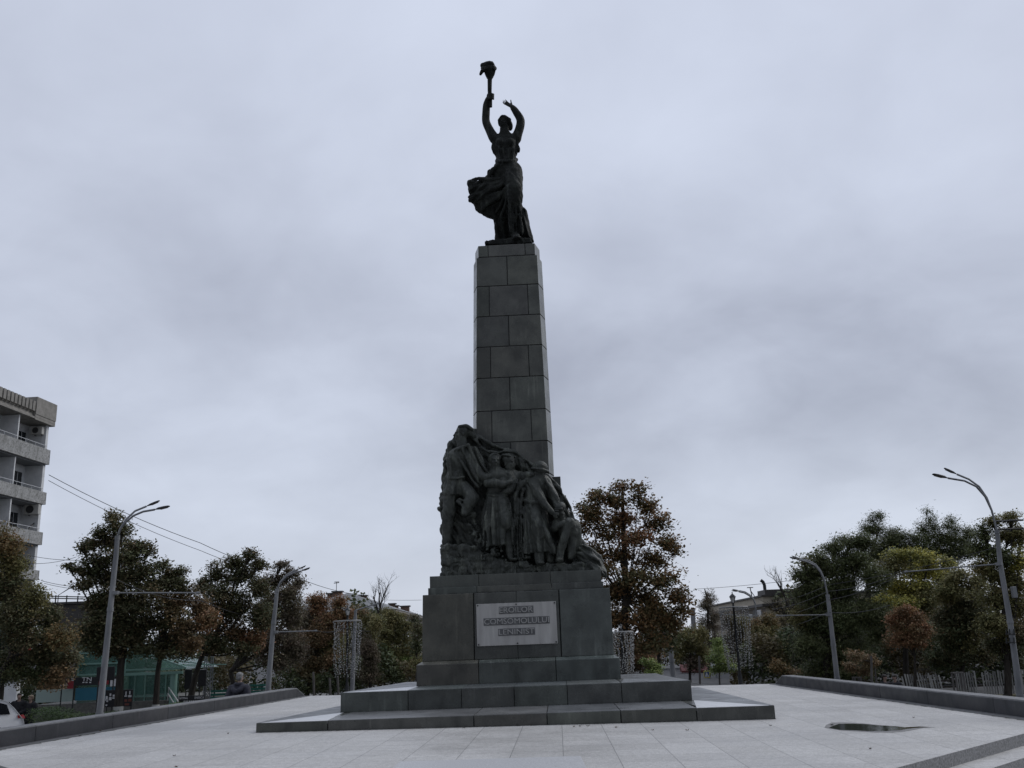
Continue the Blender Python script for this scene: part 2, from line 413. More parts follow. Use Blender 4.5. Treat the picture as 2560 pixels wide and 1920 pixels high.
M_SHEEN = noisy('sky_sheen_granite', (.46, .465, .47), (.56, .565, .565), 9, .35, spec=.5)  # pale tone stands for sky reflection on the polished step corners
MON = empty('monument', ORG, -PSI, label='tall dark granite obelisk on a stepped pedestal with a grey inscription plaque', cat='monument')
def tone(base=(1, 1, 1), a=.16):
    k = 1 + rnd.uniform(-a, a); return tuple(x*k*(1 + rnd.uniform(-.03, .03)) for x in base)
GAP = .008
# lower step --------------------------------------------------------------------------------------
W1, W2 = .19, .556
lj = [-4.475, -3.226, -.70, .557, 1.815, 3.10, 4.42]
def Ledge(v): return -4.475 + .11*v
def Redge(v): return 4.42 - .042*v
m = MB(); core = MB(); tr = MB(); pale = [MB(), MB()]
def slab(b, poly, z0, z1, t): b.prism([(x, y, z0) for x, y in poly], [(x, y, z1) for x, y in poly], t)
for i in range(6):
    a, b_ = lj[i] + GAP*(i > 0), lj[i + 1] - GAP*(i < 5)
    slab(m, [(a, 0), (b_, 0), (b_, .3), (a, .3)], -.2, W1, tone((1, 1, 1), .12))
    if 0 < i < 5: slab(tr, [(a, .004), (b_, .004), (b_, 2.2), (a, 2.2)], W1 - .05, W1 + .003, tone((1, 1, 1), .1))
slab(pale[0], [(lj[0] + .09, .004), (lj[1] - GAP, .004), (-3.40, 2.07)], W1 - .05, W1 + .004, 1.)
slab(pale[1], [(lj[5] + GAP, .004), (lj[6] - .09, .004), (3.34, 2.07)], W1 - .05, W1 + .004, 1.)
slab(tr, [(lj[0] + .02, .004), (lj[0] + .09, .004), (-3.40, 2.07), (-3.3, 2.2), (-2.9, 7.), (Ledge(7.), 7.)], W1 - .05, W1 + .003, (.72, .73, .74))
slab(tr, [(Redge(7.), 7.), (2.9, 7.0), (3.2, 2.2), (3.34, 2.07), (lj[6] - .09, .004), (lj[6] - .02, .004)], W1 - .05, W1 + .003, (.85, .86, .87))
slab(m, [(lj[0], .304), (-3.2, .304), (-2.6, 7.05), (Ledge(7.05), 7.05)], -.2, W1, (.8, .8, .8))
slab(m, [(3.2, .304), (lj[6], .304), (Redge(7.05), 7.05), (2.6, 7.05)], -.2, W1, (.9, .9, .9))
core.box(-3.6, 4.0, .02, 6.9, -.2, W1 - .02)
LS = m.build('lower_step', M_STONE, MON, bevel=.01)
tr.build('tread', M_TREAD, LS); [q.build('corner_sheen_slab', M_SHEEN, LS) for q in pale]; core.build('step_core', M_JOINT, LS)
# upper step --------------------------------------------------------------------------------------
V1 = 2.09
uj = [-3.466, -2.147, -1.11, -.087, .937, 1.98, 3.315]
m = MB(); core = MB(); tr = MB(); pale = MB()
for i in range(6):
    a, b_ = uj[i] + GAP*.7*(i > 0), uj[i + 1] - GAP*.7*(i < 5)
    slab(m, [(a, V1), (b_, V1), (b_, V1 + .3), (a, V1 + .3)], W1 - .05, W2, tone((.94, 1, 1.02), .14))
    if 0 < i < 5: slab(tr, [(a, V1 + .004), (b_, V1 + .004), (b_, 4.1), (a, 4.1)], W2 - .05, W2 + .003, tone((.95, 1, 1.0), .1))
slab(pale, [(uj[0] + .06, V1 + .004), (uj[1] - GAP, V1 + .004), (-2.2, 3.9)], W2 - .05, W2 + .004, 1.)
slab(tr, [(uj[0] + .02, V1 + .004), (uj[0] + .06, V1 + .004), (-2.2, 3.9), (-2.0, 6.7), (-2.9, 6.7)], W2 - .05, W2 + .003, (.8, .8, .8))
slab(tr, [(uj[5] + GAP, V1 + .004), (uj[6] - .05, V1 + .004), (2.15, 3.95)], W2 - .05, W2 + .004, (1.5, 1.52, 1.55))  # lighter corner: sky reflection painted into the tread tone
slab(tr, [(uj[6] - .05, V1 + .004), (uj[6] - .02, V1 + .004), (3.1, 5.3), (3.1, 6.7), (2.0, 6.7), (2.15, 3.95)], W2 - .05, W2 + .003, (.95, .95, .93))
slab(m, [(uj[0], V1 + .304), (-2.0, V1 + .304), (-2.0, 6.75), (-2.92, 6.75)], W1 - .05, W2, (.85, .85, .85))
slab(m, [(2.0, V1 + .304), (uj[6], V1 + .304), (3.11, 5.3), (3.1, 6.75), (2.0, 6.75)], W1 - .05, W2, (.95, .95, .95))
core.box(-2.8, 2.9, V1 + .02, 6.6, W1 - .05, W2 - .02)
US = m.build('upper_step', M_STONE, MON, bevel=.01)
tr.build('tread', M_TREAD, US); pale.build('corner_sheen_slab', M_SHEEN, US); core.build('step_core', M_JOINT, US)
# plinth course with weathered top edge, light on its slope painted in -------------------------------------------------------------
V2, V3, VB = 4.0, 4.12, 6.4
m = MB(); cj = [-2.255, -.917, .735, 2.10]
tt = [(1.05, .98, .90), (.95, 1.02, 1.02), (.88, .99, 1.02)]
for i in range(3):
    a, b_ = cj[i] + .006*(i > 0), cj[i + 1] - .006*(i < 2)
    m.prism([(a, V2, W2 - .05), (b_, V2, W2 - .05), (b_, V2 + .6, W2 - .05), (a, V2 + .6, W2 - .05)], [(a, V2, .985), (b_, V2, .985), (b_, V2 + .6, .985), (a, V2 + .6, .985)], tone(tt[i], .05))
    a2, b2 = (a if i else a + .11), (b_ if i < 2 else b_ - .11)
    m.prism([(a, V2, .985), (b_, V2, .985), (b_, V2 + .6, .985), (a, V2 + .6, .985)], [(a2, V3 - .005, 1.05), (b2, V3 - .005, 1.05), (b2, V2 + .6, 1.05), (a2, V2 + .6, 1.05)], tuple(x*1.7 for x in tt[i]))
for s, a, a2 in ((0, -2.255, -2.145), (1, 2.10, 1.99)):
    lo, hi = min(a, a - (1 if s else -1)*.6), max(a, a - (1 if s else -1)*.6)
    m.box(lo, hi, V2 + .606, VB + .1, W2 - .05, .985, .95)
m.box(-1.7, 1.5, V2 + .606, VB, W2 - .05, 1.04, .6)
PC = m.build('plinth_course', M_STONE, MON, bevel=.008)
# pedestal block with three faces and the plaque ----------------------------------------------------
m = MB(); core = MB(); H0, H1 = 1.052, 2.46
def panel(x0, x1, tx0, tx1, v0, v1, z0, z1, t, b=None): (b or m).prism([(x0, v0, z0), (x1, v0, z0), (x1, v1, z0), (x0, v1, z0)], [(tx0, v0, z1), (tx1, v0, z1), (tx1, v1, z1), (tx0, v1, z1)], t)
panel(-2.143, -1.022, -2.118, -1.006, V3, VB, H0, H1, (.98, .94, .86))
panel(-1.004, -.07, -.988, -.066, V3 + .012, V3 + .5, H0, H1, (.82, .84, .85)); panel(-.066, .856, -.062, .862, V3 + .012, V3 + .5, H0, H1, (.80, .84, .86))
panel(.876, 1.993, .884, 1.978, V3, VB, H0, H1, (.98, 1.08, 1.12))
core.box(-1.1, 1.0, V3 + .06, VB - .02, H0, H1 - .01)
for k in range(11):                                            # chipped mortar along the top edge
    x = rnd.uniform(-1.6, 1.7); core.box(x, x + rnd.uniform(.1, .4), V3 + .03, V3 + .2, H1 - .01, H1 + .012)
PB = m.build('pedestal_block', M_STONE, MON, bevel=.012); core.build('block_core', M_JOINT, PB)
# the two set-back courses ----------------------------------------------------------------------------
m = MB()
for (x0, x1), v0, z0, z1 in (((-2.012, 1.853), 4.24, H1, 2.612), ((-1.984, 1.823), 4.33, 2.612, 2.872)):
    js = [x0, -.93 + .04*(v0 > 4.3), .72 if v0 < 4.3 else .70, x1]
    for i in range(3):
        m.box(js[i] + .004*(i > 0), js[i + 1] - .004*(i < 2), v0, VB - .2, z0, z1, tone([(.85, .9, .9), (.92, .95, .92), (.95, 1.03, 1.05)][i], .1))
m.build('upper_course', M_STONE, MON, bevel=.008)
# plaque -------------------------------------------------------------------------------------------------
m_, N, L, b = new_mat('plaque_metal')
v = mapped(N, L, (5, 5, .6)); st = noise(N, L, v, 1.6, 5)
col = ramp(N, L, st, [(.35, (.33, .32, .305)), (.6, (.42, .41, .39)), (.75, (.49, .48, .455))])
L.new(col, b.inputs['Base Color']); b.inputs['Roughness'].default_value = .5; M_PLAQUE = m_
M_PSHADE = noisy('plaque_dull_band', (.10, .10, .10), (.17, .17, .17), 12, .7)
M_LETTER = plain('plaque_letter', (.36, .355, .34), .5); M_BOLT = plain('plaque_bolt', (.03, .03, .03), .5)
m = MB(); m.box(-.944, .798, V3 - .022, V3 + .03, 1.331, 2.220)
PL = m.build('plaque', M_PLAQUE, MON, bevel=.004, label='grey metal plaque with raised lettering in three lines')
VP = V3 - .0235
for body, x0, x1, z0, z1 in (('EROILOR', -.436, .289, 2.010, 2.126), ('COMSOMOLULUI', -.777, .629, 1.775, 1.891), ('LENINIST', -.465, .304, 1.551, 1.661)):
    mb = MB(); mb.box(x0 - .015, x1 + .015, VP, VP + .01, z0 - .022, z1 + .022); mb.build('letter_band', M_PSHADE, PL)
    text_obj('letters', body, (x1 - x0, z1 - z0), M_LETTER, PL, ((x0 + x1)/2, VP - .008, (z0 + z1)/2 + .004), (math.pi/2, 0, 0), .012)
for x in (-.91, -.07, .765):
    for z in (1.365, 2.187):
        mb = MB(); mb.tube([(x, VP + .01, z), (x, VP - .016, z)], .017, 10); mb.build('bolt', M_BOLT, PL)
# obelisk ---------------------------------------------------------------------------------------------------
VO = 5.05; fr = (VO + 17.36)/(5.6 + 17.36)
cw = [2.9] + [SW(1280, y, VO) for y in (1105, 1025.3, 942.6, 864.7, 788.5, 712.8, 639.6)] + [SW(1265, 610.5, VO)]
def half(w):                                        # front face edges at height w
    return (np.interp(w, [cw[1], cw[7]], [SU(1190.9, 1105, VO), SU(1191.8, 642, VO)]), np.interp(w, [cw[1], cw[7]], [SU(1369, 1105, VO), SU(1342, 636, VO)]))
m = MB(); core = MB(); DC, EX, DB = .45, .115, 1.10
def ring(w, off=0., shrink=0.):
    a, b_ = half(w); a += shrink; b_ -= shrink
    return [(a + off, VO + off, w), (b_ - off, VO + off, w), (b_ + EX - off, VO + DC, w), (b_ + EX - off, VO + DB - DC, w), (b_ - off, VO + DB - off, w), (a + off, VO + DB - off, w), (a - EX + off, VO + DB - DC, w), (a - EX + off, VO + DC, w)]
core.prism(ring(2.88, .012), ring(cw[8] - .01, .012, .05))
def face_panels(w0, w1, fracs, shrink, t):
    lo, hi = ring(w0, 0, shrink), ring(w1, 0, shrink); lo2, hi2 = ring(w0, .03, shrink), ring(w1, .03, shrink)
    for k in range(8):
        fr_ = fracs if k in (0, 4) else ([0, 1])
        for i in range(len(fr_) - 1):
            g = .011; f0, f1 = fr_[i], fr_[i + 1]
            def P(r, f): a, b_ = np.array(r[k]), np.array(r[(k + 1) % 8]); return a + (b_ - a)*f
            wd = np.linalg.norm(np.array(lo[k]) - np.array(lo[(k + 1) % 8])); e0 = g/wd if f0 > 0 else 0; e1 = g/wd if f1 < 1 else 0
            dz = np.array([0, 0, g])
            bot = [P(lo, f0 + e0) + dz, P(lo, f1 - e1) + dz, P(lo2, f1 - e1) + dz, P(lo2, f0 + e0) + dz]
            top = [P(hi, f0 + e0) - dz, P(hi, f1 - e1) - dz, P(hi2, f1 - e1) - dz, P(hi2, f0 + e0) - dz]
            m.prism(bot, top, tone((1.0, 1.02, .98) if k == 0 else (2.1, 2.12, 2.02), .30 if k == 0 else .15))  # side faces painted lighter to carry the sky light on them
lay = [[0, .48, 1], [0, .49, 1], [0, .22, .785, 1], [0, .5, 1], [0, .21, .79, 1], [0, .5, 1], [0, .2, .82, 1], [0, .5, 1]]
sp = cw[1] - (cw[2] - cw[1])*2
face_panels(2.9, sp, [0, .5, 1], 0, 1); face_panels(sp, cw[1] - (cw[2] - cw[1]), lay[2], 0, 1); face_panels(cw[1] - (cw[2] - cw[1]), cw[1], lay[0], 0, 1)
for i in range(1, 7): face_panels(cw[i], cw[i + 1], lay[[0, 2, 1, 4, 3, 6, 5][i]], 0, 1)
face_panels(cw[7], cw[8], [0, .17, .83, 1], .045, 1)
OB = m.build('obelisk', M_STONE, MON, bevel=.006); core.build('obelisk_core', M_JOINT, OB)
# stepped stone piers behind the bronze group -----------------------------------------------------------------
m = MB()
for px0, px1, py, v in ((1380, 1401, 1191, 5.2), (1396, 1415, 1238, 5.3), (1172, 1189, 1071, 5.2)):
    a, b_ = SU(px0, py, v), SU(px1, py, v); m.box(min(a, b_), max(a, b_), v, 6.1, 2.87, SW(px1, py, v), tone((.62, .7, .68), .05))
m.build('pier', M_STONE, MON, bevel=.008)
# ------------------------------------------------------------------ bronze woman with a torch
def bronze_mat(name, c1, c2, c3, r0=.38, r1=.6, spec=.35):
    m, N, L, b = new_mat(name); v = mapped(N, L)
    col = ramp(N, L, noise(N, L, v, 3.2, 6, .6), [(.3, c1), (.55, c2), (.75, c3)])
    st = noise(N, L, mapped(N, L, (11, 11, .9)), 1.1, 4); col = mix(N, L, ramp(N, L, st, [(.56, grey(0)), (.72, grey(.55))]), col, tuple(x*1.9 for x in c3))
    L.new(col, b.inputs['Base Color']); b.inputs['Metallic'].default_value = .15; b.inputs['Specular IOR Level'].default_value = spec
    L.new(ramp(N, L, noise(N, L, v, 7, 4), [(.3, grey(r0)), (.7, grey(r1))]), b.inputs['Roughness'])
    bump(N, L, b, noise(N, L, v, 17, 6, .7), .75, .03); return m
M_BRONZE = bronze_mat('weathered_bronze', (.024, .027, .024), (.046, .051, .044), (.085, .092, .076))
M_BRONZE_D = bronze_mat('dark_bronze', (.010, .0115, .0105), (.018, .020, .018), (.034, .038, .032), .6, .85, .18)
VS = 5.60
STA = empty('statue', ORG + DU*-.06 + DV*VS + np.array([0, 0, SW(1272, 609, 5.3)]), -PSI, label='dark bronze woman in windblown drapery raising a torch on top of the obelisk', cat='statue')
inv = np.array([-.06, VS, SW(1272, 609, 5.3)])
def T(x, y, v=VS): return S(1100 + x/3.19, 120 + y/3.19, v) - inv
SC = np.linalg.norm(T(500, 800) - T(501, 800))           # metres per zoom pixel
c = Clay(T(180, 1580, VS) - [.15, 1.0, .15], T(790, 90, VS) + [.15, 1.0, .15], .019)
V = VS
z = lambda r: r*SC
# torso and legs
c.ell(T(520, 800, V), [z(88), z(62), z(95)], k=.1)
c.cone(T(440, 735, V), T(608, 728, V), z(36), z(38), .12)
c.cone(T(528, 900, V), T(524, 800, V), z(70), z(78), .1, flat=((0, 1, 0), .75))
c.cone(T(538, 970, V), T(530, 890, V), z(92), z(72), .1, flat=((0, 1, 0), .8))
for x in (478, 560): c.ell(T(x, 752, V - .19), [z(34), z(30), z(36)], k=.07)
c.path([T(455, 720, V - .1), T(475, 800, V - .24), T(520, 840, V - .2)], z(7), .03); c.path([T(595, 720, V - .1), T(580, 800, V - .22), T(540, 840, V - .2)], z(7), .03)
for x0, x1 in ((470, 492), (500, 512), (532, 534), (560, 552), (590, 575)): c.path([T(x0, 800, V - .23), T((x0 + x1)/2, 850, V - .22), T(x1, 905, V - .2)], z(7), .03)
c.path([T(452, 900, V), T(480, 905, V - .2), T(530, 905, V - .24), T(580, 900, V - .2), T(612, 890, V)], z(12), .03)   # sash
c.ell(T(526, 890, V - .22), [z(16), z(12), z(26)], k=.03)
# standing leg under the skirt, foot, trailing leg
c.path([T(580, 985, V - .02), T(594, 1150, V - .30), T(592, 1320, V - .16), T(590, 1450, V - .10)], [z(74), z(60), z(40), z(30)], .06)
c.cone(T(600, 1470, V - .08), T(612, 1512, V - .42), z(30), z(22), .04); c.ell(T(612, 1516, V - .46), [z(32), z(34), z(14)], k=.03)
c.path([T(500, 1000, V + .1), T(480, 1200, V + .40), T(495, 1400, V + .55), T(500, 1520, V + .55)], [z(86), z(66), z(52), z(44)], .1)
# skirt around the standing leg with long folds
c.sheet([T(*p)[[0, 2]] for p in ((470, 950), (630, 945), (648, 1010), (655, 1120), (652, 1220), (662, 1270), (692, 1300), (716, 1400), (748, 1545), (640, 1540), (570, 1500), (545, 1390), (520, 1280), (480, 1150))],
        lambda x, q: .06 - .05*np.sin(q*2), lambda x, q, i: .08 + .15*np.clip(i/.2, 0, 1), .06, .06,
        folds=lambda x, q: .034*np.sin(30*(x + .12*q) + 2*np.sin(3*q)) + .018*np.sin(61*(x + .2*q)))
c.path([T(540, 985, V - .30), T(552, 1180, V - .46), T(560, 1330, V - .38), T(570, 1470, V - .28)], [z(20), z(14), z(12), z(14)], .05)
c.path([T(640, 1020, V - .12), T(640, 1180, V - .28), T(632, 1330, V - .26), T(650, 1480, V - .2)], [z(16), z(13), z(12), z(14)], .05)
c.path([T(580, 1060, V - .33), T(610, 1085, V - .36), T(640, 1080, V - .26)], z(7), .02); c.path([T(560, 1150, V - .44), T(595, 1140, V - .46), T(630, 1150, V - .36)], z(8), .02)
for x0, x1 in ((600, 612), (625, 655), (575, 590)): c.path([T(x0, 1180, V - .38), T((x0 + x1)/2, 1330, V - .33), T(x1, 1490, V - .28)], z(9), .03)
# flying drapery at her right side
fly = [(452, 905), (415, 932), (372, 958), (342, 998), (330, 1040), (268, 1042), (222, 1054), (219, 1085), (226, 1112), (233, 1140), (247, 1158), (232, 1174), (221, 1193), (246, 1206), (262, 1240), (290, 1284), (336, 1314), (352, 1306), (392, 1322), (426, 1334), (428, 1400), (444, 1460), (462, 1518), (520, 1516), (566, 1470), (585, 1330), (590, 1000), (600, 930)]
c.sheet([T(*p)[[0, 2]] for p in fly], lambda x, q: .16 + .05*np.sin(7*q + 3*x) + .18*np.clip((q - 2.)/1.2, -1, .3) + .50*np.clip((1.45 - q)/.9, 0, 1), lambda x, q, i: .068 + .13*np.clip(i/.35, 0, 1), .07, .04,
        folds=lambda x, q: np.where(q > 1.25, .030*np.sin(26*(q - .55*x) + 2.5*np.sin(4*x)) + .016*np.sin(50*(q - .3*x) + 3*np.sin(6*x)), .022*np.sin(38*(x + .15*q))), wob=.05)
for pts in (((600, 975), (500, 1035), (400, 1052), (300, 1042), (228, 1062)), ((600, 990), (500, 1062), (420, 1090), (330, 1098), (236, 1120)), ((470, 930), (420, 975), (390, 1030), (372, 1060)), ((500, 930), (450, 990), (420, 1050)),
            ((590, 1000), (470, 1110), (380, 1140), (300, 1165), (228, 1190)), ((570, 1040), (480, 1180), (400, 1230), (330, 1290)), ((560, 1060), (500, 1220), (440, 1320)), ((555, 1100), (520, 1260), (490, 1340), (520, 1360), (560, 1330))):
    n = len(pts); c.path([T(x, y, V - .22 + .30*i/(n - 1)) for i, (x, y) in enumerate(pts)], [z(13)]*(n - 1) + [z(8)], .04)
c.ell(T(268, 1082, V + .1), [z(46), z(40), z(24)], k=.05); c.ell(T(262, 1120, V + .1), [z(30), z(36), z(26)], k=.05)
# sleeve scraps by her left side
c.sheet([T(*p)[[0, 2]] for p in ((596, 720), (622, 740), (630, 780), (641, 806), (634, 830), (620, 826), (612, 850), (590, 850))], .0, .08, .04, .03)
c.sheet([T(*p)[[0, 2]] for p in ((440, 740), (412, 775), (408, 800), (420, 835), (446, 858), (470, 850))], .0, .08, .04, .03)
# neck, head
c.cone(T(516, 712, V), T(514, 640, V - .02), z(42), z(36), .06); c.cone(T(470, 712, V), T(515, 690, V), z(24), z(30), .06); c.cone(T(565, 708, V), T(515, 690, V), z(26), z(30), .06)
clay_head(c, T(514, 602, V - .02), z(116), yaw=-.42, pitch=-.05, hair='bun', k=.014)
c.path([T(470, 575, V - .05), T(510, 546, V - .06), T(556, 572, V)], z(12), .02); c.ell(T(560, 620, V + .06), [z(20), z(26), z(44)], k=.02)
# right arm lifted with the torch
c.path([T(432, 722, V), T(398, 660, V + .02), T(368, 590, V + .02), T(367, 520, V - .02), T(372, 450, V - .04), T(386, 408, V - .06)], [z(38), z(31), z(27), z(26), z(23), z(19)], .04)
c.ell(T(400, 382, V - .08), [z(28), z(27), z(28)], k=.02)
for j, yy in enumerate((366, 379, 392, 404)): c.path([T(384, yy + 3, V - .10), T(398, yy, V - .2), T(420, yy + 2, V - .2), T(428, yy + 4, V - .08)], z(7.5), .008)
c.path([T(384, 392, V - .08), T(402, 372, V - .18), T(420, 366, V - .17)], z(8), .01)
# left arm curved over the head, open hand
c.path([T(606, 722, V), T(632, 650, V), T(642, 578, V - .02), T(612, 520, V - .06), T(578, 470, V - .10)], [z(38), z(31), z(28), z(24), z(16)], .04)
clay_hand(c, T(576, 468, V - .10), (-.80, -.05, .52), (.15, -.85, .45), z(92), curl=.22, spread=.32, k=.005)
# plinth under her feet
c.sheet([T(*p, VS - .28)[[0, 2]] for p in ((357, 1532), (420, 1524), (470, 1521), (560, 1514), (640, 1509), (722, 1517), (738, 1566), (356, 1570))], -.0, .30, .04, .02, wob=.008)
c.rough(.008, .09, 3)
c.crease(.016, .15, 2.4, zmax=T(520, 880)[2], lean=.35)
c.build('figure', M_BRONZE_D, STA)
t = MB()
tp = [T(404, 470, V - .1), T(402, 420, V - .1), T(396, 345, V - .12), T(397, 245, V - .14)]
t.tube(tp, [z(13), z(15), z(17), z(19)], 14)
ax = unit(tp[3] - tp[2])
prof = [(0, 21), (18, 28), (45, 37), (66, 43), (84, 46), (98, 44)]
t.tube([tp[3] + ax*z(q) for q, _ in prof], [z(r) for _, r in prof], 18)
TB = t.build('torch', M_BRONZE_D, STA, smooth=True)
fl = MB()
for k in range(18):
    a = 2*math.pi*k/18; e = np.array([math.cos(a), math.sin(a), 0]); fl.tube([tp[3] + ax*z(8) + e*z(23), tp[3] + ax*z(45) + e*z(37), tp[3] + ax*z(78) + e*z(45)], [z(3), z(5), z(4)], 6)
fl.build('flute', M_BRONZE_D, TB, smooth=True)
c = Clay(T(290, 240) - [.1, .55, .1], T(470, 90) + [.1, .55, .1], .015)
c.path([T(350, 160, V - .5), T(392, 150, V - .6), T(430, 153, V - .45), T(438, 165, V - .14), T(428, 152, V + .2), T(390, 150, V + .3), T(345, 160, V + .2), T(340, 165, V - .14), T(350, 160, V - .5)], z(12), .02)
c.ell(T(390, 142, V - .14), [z(48), z(50), z(30)], k=.03)
c.path([T(380, 150, V - .2), T(350, 138, V - .2), T(340, 150, V - .2)], [z(26), z(20), z(14)], .03); c.ell(T(400, 130, V - .1), [z(34), z(34), z(22)], k=.03); c.ell(T(418, 148, V - .1), [z(20), z(28), z(25)], k=.03)
c.path([T(362, 172, V - .2), T(345, 180, V - .2), T(330, 196, V - .2), T(321, 212, V - .2)], [z(18), z(14), z(11), z(7)], .02); c.rough(.012, .06)
c.build('flame', M_BRONZE_D, TB)
# ------------------------------------------------------------------ bronze group in front of the obelisk
gorg = np.array([-.08, 4.4, 2.872])
GRP = empty('sculpture_group', ORG + DU*gorg[0] + DV*gorg[1] + np.array([0, 0, gorg[2]]), -PSI, label='bronze group of five figures under a sweeping banner on the granite pedestal', cat='sculpture')
def G(x, y, v=4.7): return S(1060 + x/3.95, 1030 + y/3.95, v) - gorg
SG = np.linalg.norm(G(700, 800) - G(701, 800)); z = lambda r: r*SG
def clay(x0, y0, x1, y1, v0=4.3, v1=5.35, h=.0135):
    a, b_ = G(x0, y1, v0), G(x1, y0, v1); lo = np.minimum(np.minimum(a, b_), np.minimum(G(x0, y1, v1), G(x1, y0, v0))); hi = np.maximum(np.maximum(a, b_), np.maximum(G(x0, y1, v1), G(x1, y0, v0)))
    return Clay(lo - .06, hi + .06, h)
def X2(pts, v=4.7): return [G(x, y, v)[[0, 2]] for x, y in pts]
def Yv(v): return v - gorg[1]
# banner and backdrop
c = clay(120, 120, 1830, 1680)
out = [(450, 168), (512, 165), (520, 200), (565, 235), (610, 268), (650, 298), (720, 328), (790, 350), (860, 370), (910, 388), (950, 418), (990, 452), (1040, 488), (1080, 515), (1130, 560), (1200, 610), (1250, 645), (1300, 690), (1340, 750), (1372, 802), (1400, 860), (1432, 922), (1460, 990), (1482, 1052), (1502, 1110), (1512, 1212), (1556, 1268), (1600, 1318), (1660, 1366), (1716, 1428), (1760, 1500), (1784, 1560), (1794, 1640), (1770, 1652), (1730, 1580), (1500, 1560), (1000, 1560), (500, 1560), (300, 1450), (205, 1300), (194, 1200), (186, 1060), (164, 960), (152, 850), (170, 800), (182, 758), (165, 690), (172, 640), (190, 600), (188, 480), (206, 420), (236, 342), (250, 282), (305, 240), (400, 200)]
c.sheet(X2(out, 4.95), lambda x, q: Yv(5.02) + .05*np.sin(2.2*x + q), .10, .03, .04, folds=lambda x, q: .028*np.sin(17*(q + .62*x) + 1.6*np.sin(3*x)) + .014*np.sin(37*(q*.5 + x) + 2*np.sin(5*q)), wob=.03)
c.path([G(x, y, 4.88) for x, y in ((448, 205), (560, 262), (660, 318), (780, 366), (900, 396), (1000, 470), (1100, 540), (1200, 622), (1300, 706), (1372, 822), (1440, 950), (1484, 1066))], z(17), .03)
c.path([G(x, y, 4.84) for x, y in ((470, 225), (560, 345), (640, 388), (720, 404), (800, 388), (900, 398))], z(13), .03)
for pts in (((500, 250), (560, 380), (600, 520)), ((540, 300), (600, 420), (620, 560)), ((930, 420), (960, 540), (960, 640)), ((1010, 490), (1040, 600), (1030, 680)), ((1240, 660), (1330, 800), (1400, 980), (1430, 1060)), ((1300, 720), (1380, 900), (1440, 1060))): c.path([G(x, y, 4.90) for x, y in pts], z(12), .03)
c.path([G(x, y, 4.78) for x, y in ((1500, 1205), (1580, 1300), (1650, 1368), (1730, 1450), (1784, 1580))], z(20), .04); c.path([G(x, y, 4.66) for x, y in ((1510, 1320), (1600, 1388), (1680, 1452), (1716, 1560))], z(20), .04); c.path([G(x, y, 4.56) for x, y in ((1500, 1390), (1590, 1420), (1660, 1500))], z(15), .04)
c.sheet(X2(((1470, 1190), (1515, 1225), (1560, 1285), (1660, 1368), (1740, 1448), (1786, 1560), (1792, 1640), (1700, 1600), (1480, 1520), (1430, 1400)), 4.66), lambda x, q: Yv(4.72) + .08*np.sin(6*x), .17, .04, .04, folds=lambda x, q: .035*np.sin(30*(q + .8*x) + 2*np.sin(5*x)), wob=.03)
rg = random.Random(9)
for k in range(34):
    t = k/33; x = np.interp(t, [0, .25, .5, .7, 1], [275, 215, 182, 165, 205]) + rg.uniform(-14, 26); y = 300 + 950*t + rg.uniform(-25, 25); r = rg.uniform(14, 34); c.ell(G(x, y, 4.95 + rg.uniform(-.1, .08)), [z(r*rg.uniform(.7, 1.1)), z(r*1.3), z(r*rg.uniform(.8, 2.4))], yaw_pitch(0, 0, rg.uniform(-.5, .5)), k=.03)
c.rough(.018, .12, 2)
c.crease(.022, .20, 1.6, lean=.7)
c.build('banner', M_BRONZE, GRP)
# rocky base
c = clay(110, 980, 1830, 1660)
c.sheet(X2(((176, 1312), (250, 1300), (420, 1308), (520, 1332), (600, 1400), (620, 1590), (165, 1600), (165, 1400)), 4.5), Yv(4.8), .34, .03, .04, wob=.025)
c.sheet(X2(((150, 1590), (300, 1560), (470, 1520), (500, 1450), (560, 1390), (680, 1402), (760, 1456), (820, 1476), (1010, 1470), (1050, 1505), (1105, 1510), (1130, 1560), (1112, 1640), (150, 1640)), 4.42), Yv(4.9), .47, .03, .03, folds=lambda x, q: .010*np.sin(55*x + 3*np.sin(9*x)), wob=.012)
c.sheet(X2(((1105, 1502), (1200, 1496), (1460, 1490), (1640, 1486), (1720, 1502), (1770, 1560), (1776, 1600), (1120, 1610)), 4.42), Yv(4.86), .46, .03, .02, wob=.01)
rg = random.Random(5)
for k in range(90):
    if k < 62: t = k/62; x = 430 + 330*t + rg.uniform(-60, 60); y = 1060 + 380*t**.8 + rg.uniform(-60, 40); v = 4.62 - .18*t + rg.uniform(-.05, .05)
    else: x, y, v = rg.uniform(900, 1040), rg.uniform(1340, 1470), 4.55 + rg.uniform(-.06, .06)
    r = rg.uniform(10, 24); c.ell(G(x, y, v), [z(r), z(r), z(r*rg.uniform(.6, 1.2))], k=.012)
for k in range(26):
    t = rg.random(); x = 440 + 330*t; y = 1090 + 360*t**.8; a = rg.uniform(0, 6.3); c.cone(G(x, y, 4.52 - .1*t), G(x + 46*math.cos(a), y + 46*math.sin(a), 4.47 - .1*t), z(11), z(4), .01)
c.rough(.020, .10).rough(.012, .05, 2.5)
c.crease(.024, .15, 1.1)
c.build('rock_base', M_BRONZE, GRP)
